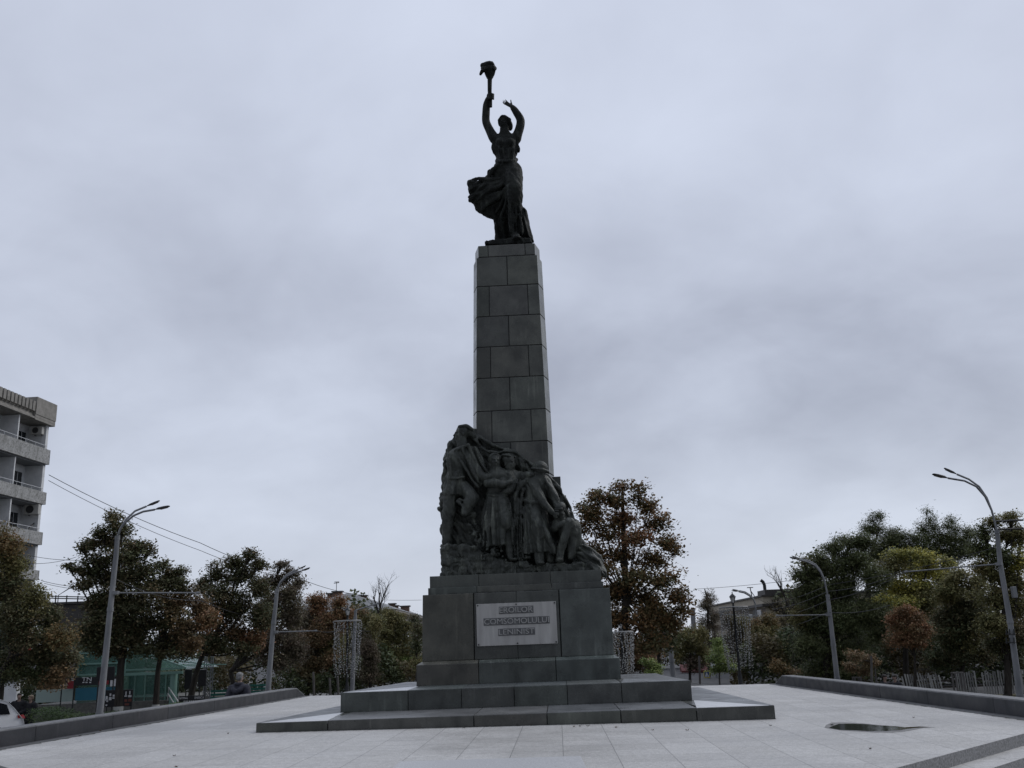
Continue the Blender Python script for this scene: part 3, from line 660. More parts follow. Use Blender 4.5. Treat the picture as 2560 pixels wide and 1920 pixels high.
# standard bearer
c = clay(200, 110, 640, 1330)
clay_head(c, G(372, 222, 4.74), z(165), yaw=-1.35, pitch=-.08, hair='wave', k=.014)
c.path([G(x, y, 4.8) for x, y in ((400, 200), (450, 205), (500, 240))], [z(40), z(34), z(20)], .04)
c.cone(G(372, 370, 4.74), G(375, 290, 4.74), z(54), z(50), .05)
c.cone(G(300, 430, 4.74), G(440, 400, 4.76), z(56), z(60), .08); c.cone(G(330, 470, 4.74), G(320, 620, 4.74), z(112), z(92), .08, flat=((0, 1, 0), .7))
c.skirt(G(318, 600, 4.74), G(300, 830, 4.72), [(0, z(92), z(72)), (1, z(108), z(90))], 9, z(16), .0, sharp=1.2); c.path([G(x, y, v) for x, y, v in ((222, 640, 4.74), (270, 655, 4.57), (330, 655, 4.54), (400, 640, 4.6))], z(13), .02)
c.path([G(270, 760, 4.74), G(250, 950, 4.7), G(235, 1120, 4.72), G(225, 1300, 4.74)], [z(70), z(58), z(48), z(42)], .06)
c.path([G(390, 740, 4.72), G(470, 850, 4.52), G(430, 930, 4.5), G(408, 1010, 4.5)], [z(66), z(60), z(46), z(30)], .05); c.ell(G(405, 1005, 4.48), [z(34), z(46), z(30)], k=.03)
c.path([G(330, 880, 4.55), G(400, 925, 4.46), G(470, 900, 4.46), G(520, 830, 4.5)], z(13), .03); c.path([G(345, 860, 4.52), G(430, 880, 4.42), G(500, 830, 4.46)], z(10), .03)
c.path([G(440, 420, 4.7), G(540, 600, 4.62), G(610, 650, 4.58), G(660, 640, 4.56)], [z(52), z(44), z(34), z(26)], .04)
c.sheet(X2(((308, 378), (420, 312), (520, 350), (585, 470), (625, 560), (650, 620), (600, 700), (540, 748), (490, 705), (432, 600), (382, 500), (332, 425)), 4.66), lambda x, q: Yv(4.66) + .05*np.sin(5*x), .06, .04, .03, folds=lambda x, q: .024*np.sin(34*(x + .55*q) + 2*np.sin(6*q)))
for pts in (((315, 390), (400, 540), (470, 660), (535, 742)), ((380, 350), (450, 520), (540, 690)), ((440, 330), (500, 470), (580, 640)), ((500, 350), (560, 480), (620, 590)), ((300, 380), (380, 345), (440, 325))): c.path([G(x, y, 4.58) for x, y in pts], z(13), .03)
c.path([G(250, 450, 4.56), G(265, 560, 4.54), G(270, 640, 4.56)], z(12), .04); c.rough(.009, .08, 3)
c.crease(.014, .13, 2.2, G(372, 222, 4.74), .24, lean=.5)
c.build('standard_bearer', M_BRONZE, GRP)
# woman in a long coat
c = clay(520, 390, 920, 1500, 4.25)
clay_head(c, G(697, 486, 4.62), z(158), yaw=.30, pitch=.05, tilt=.06, hair='scarf', k=.012)
c.cone(G(705, 600, 4.66), G(700, 540, 4.64), z(48), z(42), .05)
c.cone(G(640, 640, 4.66), G(838, 628, 4.68), z(48), z(50), .08); c.cone(G(728, 650, 4.66), G(722, 800, 4.66), z(108), z(96), .08, flat=((0, 1, 0), .7))
for x in (690, 775): c.ell(G(x, 700, 4.52), [z(42), z(36), z(42)], k=.06)
c.path([G(640, 630, 4.66), G(632, 700, 4.56), G(690, 700, 4.44), G(780, 712, 4.40), G(858, 694, 4.42)], [z(46), z(42), z(38), z(34), z(24)], .03)
clay_hand(c, G(856, 694, 4.42), (.9, -.15, .15), (.1, .9, -.1), z(90), curl=.4, k=.006)
c.path([G(840, 625, 4.68), G(868, 700, 4.6), G(850, 760, 4.5), G(790, 790, 4.48)], [z(50), z(44), z(38), z(26)], .03)
for dx in (0, 26, 50): c.path([G(800 + dx, 590 + dx*.5, 4.58), G(850 + dx*.5, 620 + dx, 4.56), G(885, 640 + dx, 4.62)], z(9), .02)
c.skirt(G(722, 800, 4.66), G(748, 1330, 4.62), [(0, z(100), z(76)), (.12, z(122), z(96)), (.45, z(150), z(108)), (1, z(134), z(112))], 11, z(24), .1, .7, sharp=1.2)
c.path([G(x, y, v) for x, y, v in ((622, 808, 4.66), (670, 822, 4.48), (730, 826, 4.45), (800, 820, 4.49), (824, 812, 4.62))], z(13), .02)
c.path([G(770, 880, 4.5), G(800, 1060, 4.40), G(815, 1130, 4.40)], [z(46), z(48), z(34)], .06)
c.path([G(846, 900, 4.5), G(862, 1080, 4.44), G(878, 1300, 4.46)], z(11), .02)
for x0, x1 in ((600, 585), (640, 640), (680, 690), (720, 750)): c.path([G(x0 + 40, 850, 4.5), G((x0 + x1)/2 + 10, 1080, 4.46), G(x1, 1320, 4.50)], [z(8), z(14), z(16)], .03)
c.path([G(835, 1290, 4.58), G(846, 1380, 4.54), G(858, 1450, 4.52)], [z(40), z(32), z(24)], .02); c.ell(G(884, 1456, 4.46), [z(40), z(44), z(18)], k=.02); c.path([G(700, 1300, 4.7), G(690, 1420, 4.7)], z(36), .02)
c.rough(.009, .08, 3)
c.crease(.014, .13, 2.2, G(697, 486, 4.62), .24, lean=-.15)
c.build('woman', M_BRONZE, GRP)
# young man behind them
c = clay(740, 400, 1110, 1300, 4.4)
clay_head(c, G(842, 510, 4.74), z(165), yaw=.95, pitch=.04, hair='wave', k=.012)
c.cone(G(850, 640, 4.78), G(845, 560, 4.76), z(54), z(46), .05); c.cone(G(830, 660, 4.78), G(980, 650, 4.78), z(60), z(56), .08); c.cone(G(900, 690, 4.8), G(890, 900, 4.82), z(110), z(100), .08, flat=((0, 1, 0), .7))
c.path([G(960, 650, 4.74), G(1000, 640, 4.62), G(1040, 622, 4.52), G(1070, 620, 4.5)], [z(52), z(42), z(34), z(26)], .03); clay_hand(c, G(1050, 622, 4.5), (.9, -.1, -.2), (0, .2, -1), z(80), curl=.35, k=.006)
c.path([G(890, 640, 4.62), G(920, 700, 4.58), G(915, 780, 4.6)], z(12), .03); c.path([G(950, 640, 4.64), G(945, 720, 4.6), G(930, 800, 4.6)], z(12), .03)
c.skirt(G(895, 860, 4.82), G(905, 1280, 4.8), [(0, z(100), z(70)), (1, z(110), z(80))], 8, z(12)); c.rough(.009, .08, 3)
c.crease(.014, .13, 2.2, G(842, 510, 4.74), .24, lean=-.15)
c.build('young_man', M_BRONZE, GRP)
# soldier in a helmet and cape
c = clay(840, 470, 1370, 1540, 4.22)
clay_head(c, G(1142, 566, 4.58), z(140), yaw=.50, pitch=.36, hair='helmet', k=.012); c.ell(G(1142, 548, 4.60), [z(78), z(88), z(62)], k=.02); c.path([G(1142 + 84*math.sin(q), 574 + 14*math.sin(q) - 10*math.cos(q), 4.60 - .20*math.cos(q)) for q in np.linspace(0, 6.283, 13)], z(9), .02, sub=3)
c.cone(G(1120, 660, 4.66), G(1132, 600, 4.62), z(52), z(46), .05)
c.cone(G(1050, 690, 4.66), G(1190, 680, 4.68), z(58), z(56), .08); c.cone(G(1108, 700, 4.64), G(1080, 860, 4.64), z(112), z(100), .08, flat=((0, 1, 0), .75))
c.path([G(1075, 690, 4.58), G(1120, 800, 4.46), G(1185, 900, 4.38), G(1262, 990, 4.36)], [z(52), z(46), z(37), z(27)], .03)
clay_hand(c, G(1258, 984, 4.36), (.7, -.1, -.7), (.3, .9, .2), z(92), curl=.45, k=.006)
c.path([G(1196, 690, 4.66), G(1262, 800, 4.6), G(1300, 890, 4.54), G(1320, 960, 4.5)], [z(48), z(42), z(34), z(25)], .03)
c.skirt(G(1082, 850, 4.64), G(1140, 1400, 4.58), [(0, z(100), z(78)), (.15, z(112), z(92)), (.6, z(128), z(110)), (1, z(150), z(118))], 9, z(24), .1, 1.9, bend=z(-8), sharp=1.2)
c.path([G(x, y, v) for x, y, v in ((975, 856, 4.64), (1030, 884, 4.46), (1085, 892, 4.42), (1150, 884, 4.46), (1190, 872, 4.6))], z(18), .02)
c.path([G(1040, 930, 4.42), G(1130, 1060, 4.38), G(1220, 1220, 4.36), G(1290, 1392, 4.40)], [z(16), z(20), z(24), z(22)], .03); c.path([G(1100, 960, 4.42), G(1190, 1130, 4.40), G(1250, 1390, 4.42)], [z(12), z(16), z(18)], .03); c.path([G(1010, 930, 4.44), G(1030, 1160, 4.42), G(1046, 1390, 4.44)], [z(12), z(16), z(16)], .03)
c.path([G(1090, 1000, 4.48), G(1112, 1110, 4.36), G(1120, 1240, 4.42), G(1135, 1400, 4.44), G(1140, 1470, 4.42)], [z(60), z(56), z(48), z(44), z(36)], .04); c.ell(G(1152, 1492, 4.36), [z(44), z(62), z(24)], k=.03)
c.path([G(1240, 1360, 4.6), G(1245, 1460, 4.56)], z(40), .03); c.path([G(1080, 1235, 4.36), G(1130, 1250, 4.33), G(1170, 1235, 4.36)], z(9), .02)
c.sheet(X2(((1050, 622), (1110, 642), (1020, 722), (972, 820), (960, 1000), (968, 1200), (1004, 1400), (980, 1490), (870, 1490), (858, 1200), (878, 960), (890, 820), (930, 720), (990, 645)), 4.66), Yv(4.70), .10, .04, .03, folds=lambda x, q: .030*np.sin(44*x + 2*np.sin(2*q)))
c.path([G(1060, 640, 4.54), G(970, 710, 4.54), G(918, 790, 4.56), G(896, 900, 4.58), (G(890, 1150, 4.58))], [z(24), z(24), z(20), z(16), z(14)], .03); c.path([G(1100, 660, 4.50), G(1140, 680, 4.5), G(1160, 720, 4.5)], z(16), .03)
c.path([G(985, 760, 4.54), G(960, 900, 4.55), G(962, 1200, 4.55), G(985, 1440, 4.55)], z(14), .03); c.path([G(930, 860, 4.57), G(922, 1100, 4.57), G(930, 1450, 4.57)], z(12), .03)
c.sheet(X2(((1178, 640), (1232, 722), (1292, 800), (1330, 905), (1300, 930), (1225, 830), (1186, 740)), 4.62), Yv(4.62), .07, .04, .03); c.path([G(1184, 650, 4.54), G(1240, 740, 4.52), G(1300, 830, 4.5), G(1325, 905, 4.5)], z(15), .03)
c.path([G(1150, 800, 4.38), G(1185, 850, 4.35), G(1200, 900, 4.34)], z(8), .02); c.rough(.009, .08, 3)
c.crease(.014, .13, 2.2, G(1142, 556, 4.58), .24, lean=.5)
c.build('soldier', M_BRONZE, GRP)
# seated boy
c = clay(1250, 870, 1580, 1520, 4.2)
clay_head(c, G(1340, 972, 4.56), z(150), yaw=-.25, pitch=.45, hair='cap', k=.012)
c.cone(G(1350, 1090, 4.66), G(1345, 1030, 4.62), z(48), z(44), .05); c.cone(G(1352, 1110, 4.68), G(1420, 1290, 4.74), z(62), z(70), .06, flat=((0, 1, 0), .8))
c.path([G(1450, 1300, 4.66), G(1455, 1190, 4.54), G(1432, 1092, 4.42)], [z(62), z(56), z(48)], .04); c.path([G(1432, 1092, 4.42), G(1385, 1240, 4.40), G(1350, 1360, 4.42), G(1340, 1440, 4.42)], [z(46), z(42), z(35), z(29)], .03)
c.ell(G(1336, 1462, 4.38), [z(40), z(56), z(24)], k=.03)
c.path([G(1500, 1330, 4.7), G(1500, 1220, 4.62), G(1484, 1108, 4.54)], [z(54), z(50), z(46)], .04); c.path([G(1484, 1108, 4.54), G(1475, 1220, 4.54), G(1460, 1340, 4.56), G(1450, 1430, 4.56)], [z(44), z(40), z(36), z(32)], .03)
c.ell(G(1460, 1410, 4.68), [z(60), z(60), z(48)], k=.05)
c.path([G(1310, 1090, 4.6), G(1288, 1150, 4.48), G(1330, 1120, 4.4), G(1385, 1092, 4.38)], [z(36), z(32), z(28), z(22)], .03); clay_hand(c, G(1385, 1092, 4.38), (.9, -.2, -.1), (0, .3, -1), z(76), curl=.4, k=.006)
for y in (1160, 1210): c.path([G(1380, y, 4.38), G(1410, y + 16, 4.35), G(1440, y, 4.38)], z(7), .02)
c.path([G(1300, 1040, 4.46), G(1310, 1010, 4.42)], z(24), .02); c.rough(.009, .08, 3)
c.crease(.014, .13, 2.2, G(1340, 972, 4.56), .24, lean=-.15)
c.build('seated_boy', M_BRONZE, GRP)
# ------------------------------------------------------------------ ground, plaza, steps, parapets
def grid_mesh(name, xs, ys, zf, mat, **k):
    v = [(x, y, zf(x, y)) for y in ys for x in xs]; n = len(xs)
    f = [(j*n + i, j*n + i + 1, (j + 1)*n + i + 1, (j + 1)*n + i) for j in range(len(ys) - 1) for i in range(n - 1)]
    me = bpy.data.meshes.new(name); me.from_pydata(v, [], f); return link_mesh(name, me, mat, smooth=True, **k)
M_ASPH = noisy('asphalt', (.028, .028, .029), (.05, .05, .05), 2.5, .75, detail=8, bmp=.2)
M_PAVE = noisy('pavement_tiles', (.12, .12, .118), (.19, .185, .18), 1.2, .75, detail=8)
gx = [-1500, -400, -150, -80, -50, -30, -20, -16, -14, -12, -11, -10, -9, -8.5, -6, 0, 8, 8.5, 9, 9.5, 10, 11, 12, 30, 80, 150, 400, 1500]
gy = [-300, -50, 0, 10, 20, 30, 45, 60, 80, 120, 250, 600, 2500]
grid_mesh('ground', gx, gy, ground_z, M_ASPH, kind='structure')
grid_mesh('pavement', [-30, -16, -14, -12.5, -11, -10, -9, -8.5], [-6, 20, 40, 60, 120], lambda x, y: ground_z(x, y) + .012, M_PAVE, kind='structure')
grid_mesh('path', [-6, 0, 10], [31.5, 60, 140], lambda x, y: ground_z(x, y) + .012, M_PAVE, kind='structure')
mb = MB(); _c = px_car = at(46, 1790, 36); mb.box(-9, 1.6, -3, 7, -.2, .10); o = mb.build('parking_bay', M_ASPH, kind='structure'); o.location = (_c[0], 36, ground_z(_c[0], 36))
# granite paving
m_, N, L, b = new_mat('granite_paving')
tc_ = mapped(N, L, (1, 1, 1), (0, 0, PSI)); 
br = N.new('ShaderNodeTexBrick'); L.new(tc_, br.inputs['Vector']); br.offset = 0; br.inputs['Scale'].default_value = 1
br.inputs['Brick Width'].default_value = .66; br.inputs['Row Height'].default_value = .66; br.inputs['Mortar Size'].default_value = .006; br.inputs['Mortar Smooth'].default_value = .3; br.inputs['Bias'].default_value = 0
br.inputs['Color1'].default_value = (.375, .365, .345, 1); br.inputs['Color2'].default_value = (.43, .42, .40, 1); br.inputs['Mortar'].default_value = (.19, .185, .175, 1)
sp = noise(N, L, tc_, 60, 3, .8); col = mix(N, L, .8, br.outputs['Color'], ramp(N, L, sp, [(.30, grey(.22)), (.5, grey(.5)), (.70, grey(.80))]), 'SOFT_LIGHT')
sp2 = noise(N, L, tc_, 15, 4, .75); col = mix(N, L, .75, col, ramp(N, L, sp2, [(.32, grey(.30)), (.68, grey(.70))]), 'SOFT_LIGHT')
big = noise(N, L, tc_, .55, 5, .6); col = mix(N, L, .9, col, ramp(N, L, big, [(.3, (.38, .38, .38)), (.55, (.5, .5, .5)), (.75, (.60, .60, .60))]), 'SOFT_LIGHT')
stk = noise(N, L, mapped(N, L, (.8, 3.0, 1), (0, 0, PSI)), 1.5, 6, .75); col = mix(N, L, ramp(N, L, stk, [(.54, grey(0)), (.70, grey(.38))]), col, (.20, .20, .20))
mos = noise(N, L, tc_, 2.3, 6, .7); col = mix(N, L, ramp(N, L, mos, [(.60, grey(0)), (.74, grey(.35))]), col, (.17, .165, .155))
L.new(col, b.inputs['Base Color']); b.inputs['Specular IOR Level'].default_value = .35
L.new(ramp(N, L, big, [(.3, grey(.42)), (.6, grey(.62))]), b.inputs['Roughness']); bump(N, L, b, sp2, .10, .004); M_GRAN = m_
M_RISER = noisy('granite_riser', (.12, .12, .12), (.28, .28, .28), 42, .6, detail=5, bmp=.1)
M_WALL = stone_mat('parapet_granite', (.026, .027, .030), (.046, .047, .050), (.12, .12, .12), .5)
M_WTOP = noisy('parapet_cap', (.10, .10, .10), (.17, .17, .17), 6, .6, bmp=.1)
M_GUT = noisy('gutter_stone', (.075, .075, .075), (.12, .12, .12), 8, .6)
front = [(-8.55, 15.35), (-3.9, 9.9), (3.1, 9.9), (7.95, 15.05)]
back = [(7.55, 29.75), (-6.62, 30.7)]
def off_front(d):
    out = []
    segs = [((-8.55, 15.35), (-3.9, 9.9)), ((-3.9, 9.9), (3.1, 9.9)), ((3.1, 9.9), (7.95, 15.05))]
    ns = [unit((-5.45, -4.65)), np.array([0, -1.]), unit((5.15, -4.85))]
    pts = [np.array(segs[0][0]) + ns[0]*d]
    for i in (0, 1):
        A = np.array([ns[i], ns[i + 1]]); bb = np.array([ns[i] @ (np.array(segs[i][1]) + ns[i]*d), ns[i + 1] @ (np.array(segs[i][1]) + ns[i + 1]*d)]); pts.append(np.linalg.solve(A, bb))
    pts.append(np.array(segs[2][1]) + ns[2]*d); return [tuple(p) for p in pts]
def poly_slab(name, poly, zt, depth, mats, **k):
    mb = MB(); n = len(poly); v = [(x, y, zt(x, y)) for x, y in poly]; v2 = [(x, y, z_ - depth) for x, y, z_ in v]
    mb.add(v + v2, [tuple(range(n))], 1, 0); mb.add(v + v2, [(i, n + i, n + (i + 1) % n, (i + 1) % n) for i in range(n)], 1, 1)
    return mb.build(name, mats, **k)
poly_slab('plaza', front + back, lambda x, y: plaza_z(x), 1.4, [M_GRAN, M_RISER], kind='structure')
for k in (1, 2):
    p = off_front(.40*k); poly_slab('steps', p + [(7.9, 15.2), (-8.4, 15.5)], lambda x, y, k=k: plaza_z(x) - .145*k, .6, [M_GRAN, M_RISER], kind='structure')
poly_slab('pavement', off_front(8) + [(7.9, 15.2), (-8.4, 15.5)], lambda x, y: plaza_z(x) - .435, .9, [M_GRAN, M_RISER], kind='structure')
# raised nosing stone of the top step in the foreground
mb = MB(); mb.prism([(-1.55, 9.95, .80), (.66, 9.95, .80), (.66, 12.33, .80), (-1.52, 12.33, .80)], [(-1.55, 9.95, .988), (.66, 9.95, .975), (.66, 12.33, .975), (-1.52, 12.33, .988)])
mb.build('threshold_slab', noisy('threshold_granite', (.33, .33, .33), (.50, .50, .50), 60, .5, detail=3, bmp=.15), bevel=.01, label='pale granite slab set into the paving at the bottom edge', cat='slab')
# parapets
def parapet(label, A, B, side, name='parapet_wall'):
    """A near end, B far end; side = +1 when the outside lies at +x"""
    A, B = np.array(A, float), np.array(B, float); d = unit(B - A); n = np.array([d[1], -d[0]]); n = n if n[0]*side > 0 else -n
    L_ = np.linalg.norm(B - A); T_ = .34; Hh = .265
    root = empty(name, (A[0], A[1], plaza_z(A[0])), 0, label=label, cat='parapet'); o = np.array([A[0], A[1], plaza_z(A[0])])
    def P(s, t, h, extra=0): q = A + d*s + n*t; return np.array([q[0], q[1], plaza_z(q[0]) + h]) - o
    mb = MB(); cap = MB(); s = 0; cuts = [0, 2.4, 4.9, 7.2, 9.6, 12.1, L_ - .72]
    cuts = sorted(c_ for c_ in cuts if c_ <= L_ - .72)
    for s0, s1 in zip(cuts[:-1], cuts[1:]):
        g = .004; mb.prism([P(s0 + g, 0, -.1), P(s1 - g, 0, -.1), P(s1 - g, T_, -1.1), P(s0 + g, T_, -1.1)], [P(s0 + g, 0, Hh - .02), P(s1 - g, 0, Hh - .02), P(s1 - g, T_, Hh - .02), P(s0 + g, T_, Hh - .02)], tone((1, 1, 1.02), .12))
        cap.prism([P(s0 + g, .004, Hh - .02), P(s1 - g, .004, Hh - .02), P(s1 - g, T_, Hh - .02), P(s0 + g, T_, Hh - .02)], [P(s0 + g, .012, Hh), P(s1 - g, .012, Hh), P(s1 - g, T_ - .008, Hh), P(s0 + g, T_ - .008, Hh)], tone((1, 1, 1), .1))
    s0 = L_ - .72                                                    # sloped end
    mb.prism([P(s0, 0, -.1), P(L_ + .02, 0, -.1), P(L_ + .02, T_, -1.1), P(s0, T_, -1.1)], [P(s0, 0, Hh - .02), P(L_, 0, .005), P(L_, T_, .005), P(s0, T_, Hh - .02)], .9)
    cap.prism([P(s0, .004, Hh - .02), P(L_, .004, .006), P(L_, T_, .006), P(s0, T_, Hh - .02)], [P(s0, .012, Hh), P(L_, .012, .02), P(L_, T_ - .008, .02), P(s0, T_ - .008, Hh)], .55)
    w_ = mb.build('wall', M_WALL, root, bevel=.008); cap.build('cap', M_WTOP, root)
    gm = MB(); gm.prism([P(0, -.24, -.05), P(L_, -.16, -.05), P(L_, -.002, -.05), P(0, -.002, -.05)], [P(0, -.24, .004), P(L_, -.16, .004), P(L_, -.002, .004), P(0, -.002, .004)]); gm.build('gutter', M_GUT, root)
    ol = MB(); ol.prism([P(0, T_ + .001, -1.1), P(L_, T_ + .001, -1.1), P(L_, T_ + .03, -1.1), P(0, T_ + .03, -1.1)], [P(0, T_ + .001, -.05), P(L_, T_ + .001, -.05), P(L_, T_ + .03, -.05), P(0, T_ + .03, -.05)]); ol.build('footing', M_GUT, root)
parapet('long dark granite parapet on the left of the plaza, man walking behind it', (-8.46, 14.6), (-6.68, 30.75), -1)
parapet('long dark granite parapet on the right of the plaza, facing the picket fence', (7.95, 14.6), (7.40, 29.6), 1)
# puddle with a damp margin
pts = [at_z(*p, plaza_z(5.2)) for p in ((2072, 1821), (2082, 1816), (2098, 1810.5), (2130, 1810), (2168, 1811), (2200, 1814), (2240, 1815.5), (2262, 1818), (2300, 1816), (2322, 1817), (2300, 1818.5), (2268, 1822), (2250, 1826), (2215, 1828), (2178, 1829), (2140, 1827), (2100, 1826))]
mb = MB(); mb.add([(p[0], p[1], plaza_z(p[0]) + .004) for p in pts], [tuple(range(len(pts) - 1, -1, -1))])
cen = np.mean(pts, 0); dm = MB(); ring_ = [cen + (np.array(p) - cen)*(1.07 + .05*math.sin(3*i) + .03*math.sin(7*i)) + np.array([0, (p[1] - cen[1])*.30, 0]) for i, p in enumerate(pts)]
dm.add([(p[0], p[1], plaza_z(p[0]) + .0022) for p in ring_], [tuple(range(len(ring_) - 1, -1, -1))]); dm.build('wet_patch', noisy('wet_granite', (.12, .118, .112), (.21, .205, .195), 20, .7, detail=4), kind='structure')
M_WATER, N, L, b = new_mat('puddle_water'); b.inputs['Base Color'].default_value = (.03, .034, .028, 1); b.inputs['Roughness'].default_value = .09; b.inputs['Specular IOR Level'].default_value = .5
o = mb.build('puddle', M_WATER, kind='structure'); o.data.polygons[0].flip() if o.data.polygons[0].normal.z < 0 else None
# fallen leaves on the paving
M_LITTER = [plain('dead_leaf', c_, .8) for c_ in ((.05, .035, .02), (.09, .05, .02), (.03, .026, .02))]
leaf_spots = [(1152, 1815), (1174, 1812), (1178, 1816), (1203, 1814), (1275, 1813), (1293, 1814.5), (1328, 1813.5), (1435, 1816), (1450, 1815), (1470, 1814), (1632, 1823), (1926, 1810), (2175, 1866), (1718, 1823), (2079, 1807), (2283, 1787), (440, 1925), (200, 1849), (570, 1840), (250, 1836), (322, 1819), (435, 1897), (1540, 1817), (1160, 1821)]
for i, (x, y) in enumerate(leaf_spots):
    p = at_z(x, y, .955); mb = MB(); a = rnd.uniform(0, 6); r = rnd.uniform(.02, .042)
    ps = [(p[0] + r*math.cos(a + q)*(1 if j % 2 else .55), p[1] + r*math.sin(a + q)*(1 if j % 2 else .55), plaza_z(p[0]) + .008 + .018*(j % 2)) for j, q in enumerate(np.linspace(0, 2*math.pi, 9)[:-1])]
    mb.add(ps + [(p[0], p[1], plaza_z(p[0]) + .006)], [(j, (j + 1) % 8, 8) for j in range(8)])
    mb.build('fallen_leaf', M_LITTER[i % 3], label='small curled dead leaf lying on the pale paving', cat='leaf', group='dead leaves scattered on the paving')

# contact shade painted as thin dark strips where stone meets the paving
M_CONTACT = noisy('contact_shade', (.025, .026, .02), (.07, .068, .055), 14, .95)  # dark strip colour standing for contact shade
def contact_shade(pts, zf, nrm, w0, w1, n):
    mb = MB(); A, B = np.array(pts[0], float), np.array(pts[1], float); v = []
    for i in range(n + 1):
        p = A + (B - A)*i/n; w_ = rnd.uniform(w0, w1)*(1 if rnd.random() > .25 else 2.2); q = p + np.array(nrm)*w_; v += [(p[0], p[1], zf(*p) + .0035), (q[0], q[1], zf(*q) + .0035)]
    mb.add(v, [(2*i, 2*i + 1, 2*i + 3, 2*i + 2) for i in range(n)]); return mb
def loc(u, v): q = ORG + DU*u + DV*v; return q[:2]
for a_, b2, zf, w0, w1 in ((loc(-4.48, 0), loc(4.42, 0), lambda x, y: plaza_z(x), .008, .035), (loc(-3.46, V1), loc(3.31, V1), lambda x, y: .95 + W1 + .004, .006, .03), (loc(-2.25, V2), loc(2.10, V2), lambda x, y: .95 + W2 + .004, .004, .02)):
    contact_shade((a_, b2), zf, -DV[:2], w0, w1, 160).build('contact_shade', M_CONTACT, kind='stuff', label='painted contact shade along the foot of the granite steps', cat='painted_shade')
for A_, B_, s_ in (((-8.46, 14.6), (-6.68, 30.75), 1), ((7.95, 14.6), (7.40, 29.6), -1)):
    A2, B2_ = np.array(A_), np.array(B_); d_ = unit(B2_ - A2); n_ = np.array([d_[1], -d_[0]])*s_; n_ = n_ if n_[0]*s_ > 0 else -n_
    contact_shade((A2 + n_*.24, B2_ + n_*.17), lambda x, y: plaza_z(x), n_, .01, .05, 220).build('contact_shade', M_CONTACT, kind='stuff', label='painted contact shade along the gutter of the parapet', cat='painted_shade')
# ------------------------------------------------------------------ trees: tapered trunk and limbs, crowns of many separate leaves
NG = np.random.default_rng(11); LAI = 2.6
def leaf_material(name, trans=.22):
    m, N, L, b = new_mat(name); a = attr(N)
    L.new(a.outputs['Color'], b.inputs['Base Color']); b.inputs['Roughness'].default_value = .55; b.inputs['Specular IOR Level'].default_value = .2
    t = N.new('ShaderNodeBsdfTranslucent'); L.new(a.outputs['Color'], t.inputs['Color'])
    ms = N.new('ShaderNodeMixShader'); ms.inputs[0].default_value = trans
    L.new(b.outputs[0], ms.inputs[1]); L.new(t.outputs[0], ms.inputs[2]); L.new(ms.outputs[0], N['Material Output'].inputs[0]); return m
M_LEAF = leaf_material('leaves')
M_BARK = noisy('bark', (.018, .015, .012), (.045, .038, .031), 5, .9, stretch=(3, 3, .5), bmp=.5)
M_BARK_PALE = noisy('bark_pale', (.07, .065, .06), (.13, .12, .11), 5, .9, stretch=(3, 3, .5))
M_LIME = plain('lime_wash', (.40, .40, .38), .9)
PAL = {'dark': [(.026, .036, .018), (.036, .048, .024), (.046, .054, .026), (.055, .045, .025)],
       'linden': [(.036, .042, .022), (.046, .052, .026), (.055, .05, .03), (.075, .052, .032), (.04, .046, .03)],
       'brown': [(.085, .055, .035), (.10, .062, .036), (.065, .048, .032), (.055, .052, .028), (.12, .07, .035)],
       'rust': [(.14, .062, .032), (.12, .058, .034), (.09, .055, .032), (.075, .06, .03)],
       'purple': [(.062, .048, .046), (.075, .055, .05), (.05, .045, .038), (.06, .055, .034)],
       'olive': [(.075, .075, .032), (.09, .085, .036), (.06, .062, .028), (.10, .08, .035)],
       'gold': [(.26, .23, .04), (.20, .19, .04), (.11, .115, .038), (.08, .09, .034)],
       'lime': [(.11, .15, .045), (.085, .12, .04), (.14, .165, .05), (.06, .085, .032)],
       'willow': [(.034, .046, .021), (.046, .058, .025), (.062, .070, .032), (.038, .042, .021)],
       'maple': [(.092, .055, .027), (.115, .060, .029), (.048, .046, .023), (.066, .056, .027), (.036, .038, .021), (.12, .064, .027)],
       'orange': [(.10, .062, .028), (.075, .062, .03), (.055, .055, .026), (.125, .07, .028)],
       'spruce': [(.026, .036, .034), (.034, .046, .044), (.022, .03, .028)],
       'juniper': [(.040, .066, .030), (.055, .082, .036), (.032, .05, .026)]}
def muted(c_): c2 = [x*g_ for x, g_ in zip(c_, (2.45, 2.4, 1.8))]; l_ = sum(c2)/3; return tuple(.82*x + .18*l_ for x in c2)
for _k in PAL: PAL[_k] = [muted(c_) for c_ in PAL[_k]]
LEAF_K = .62
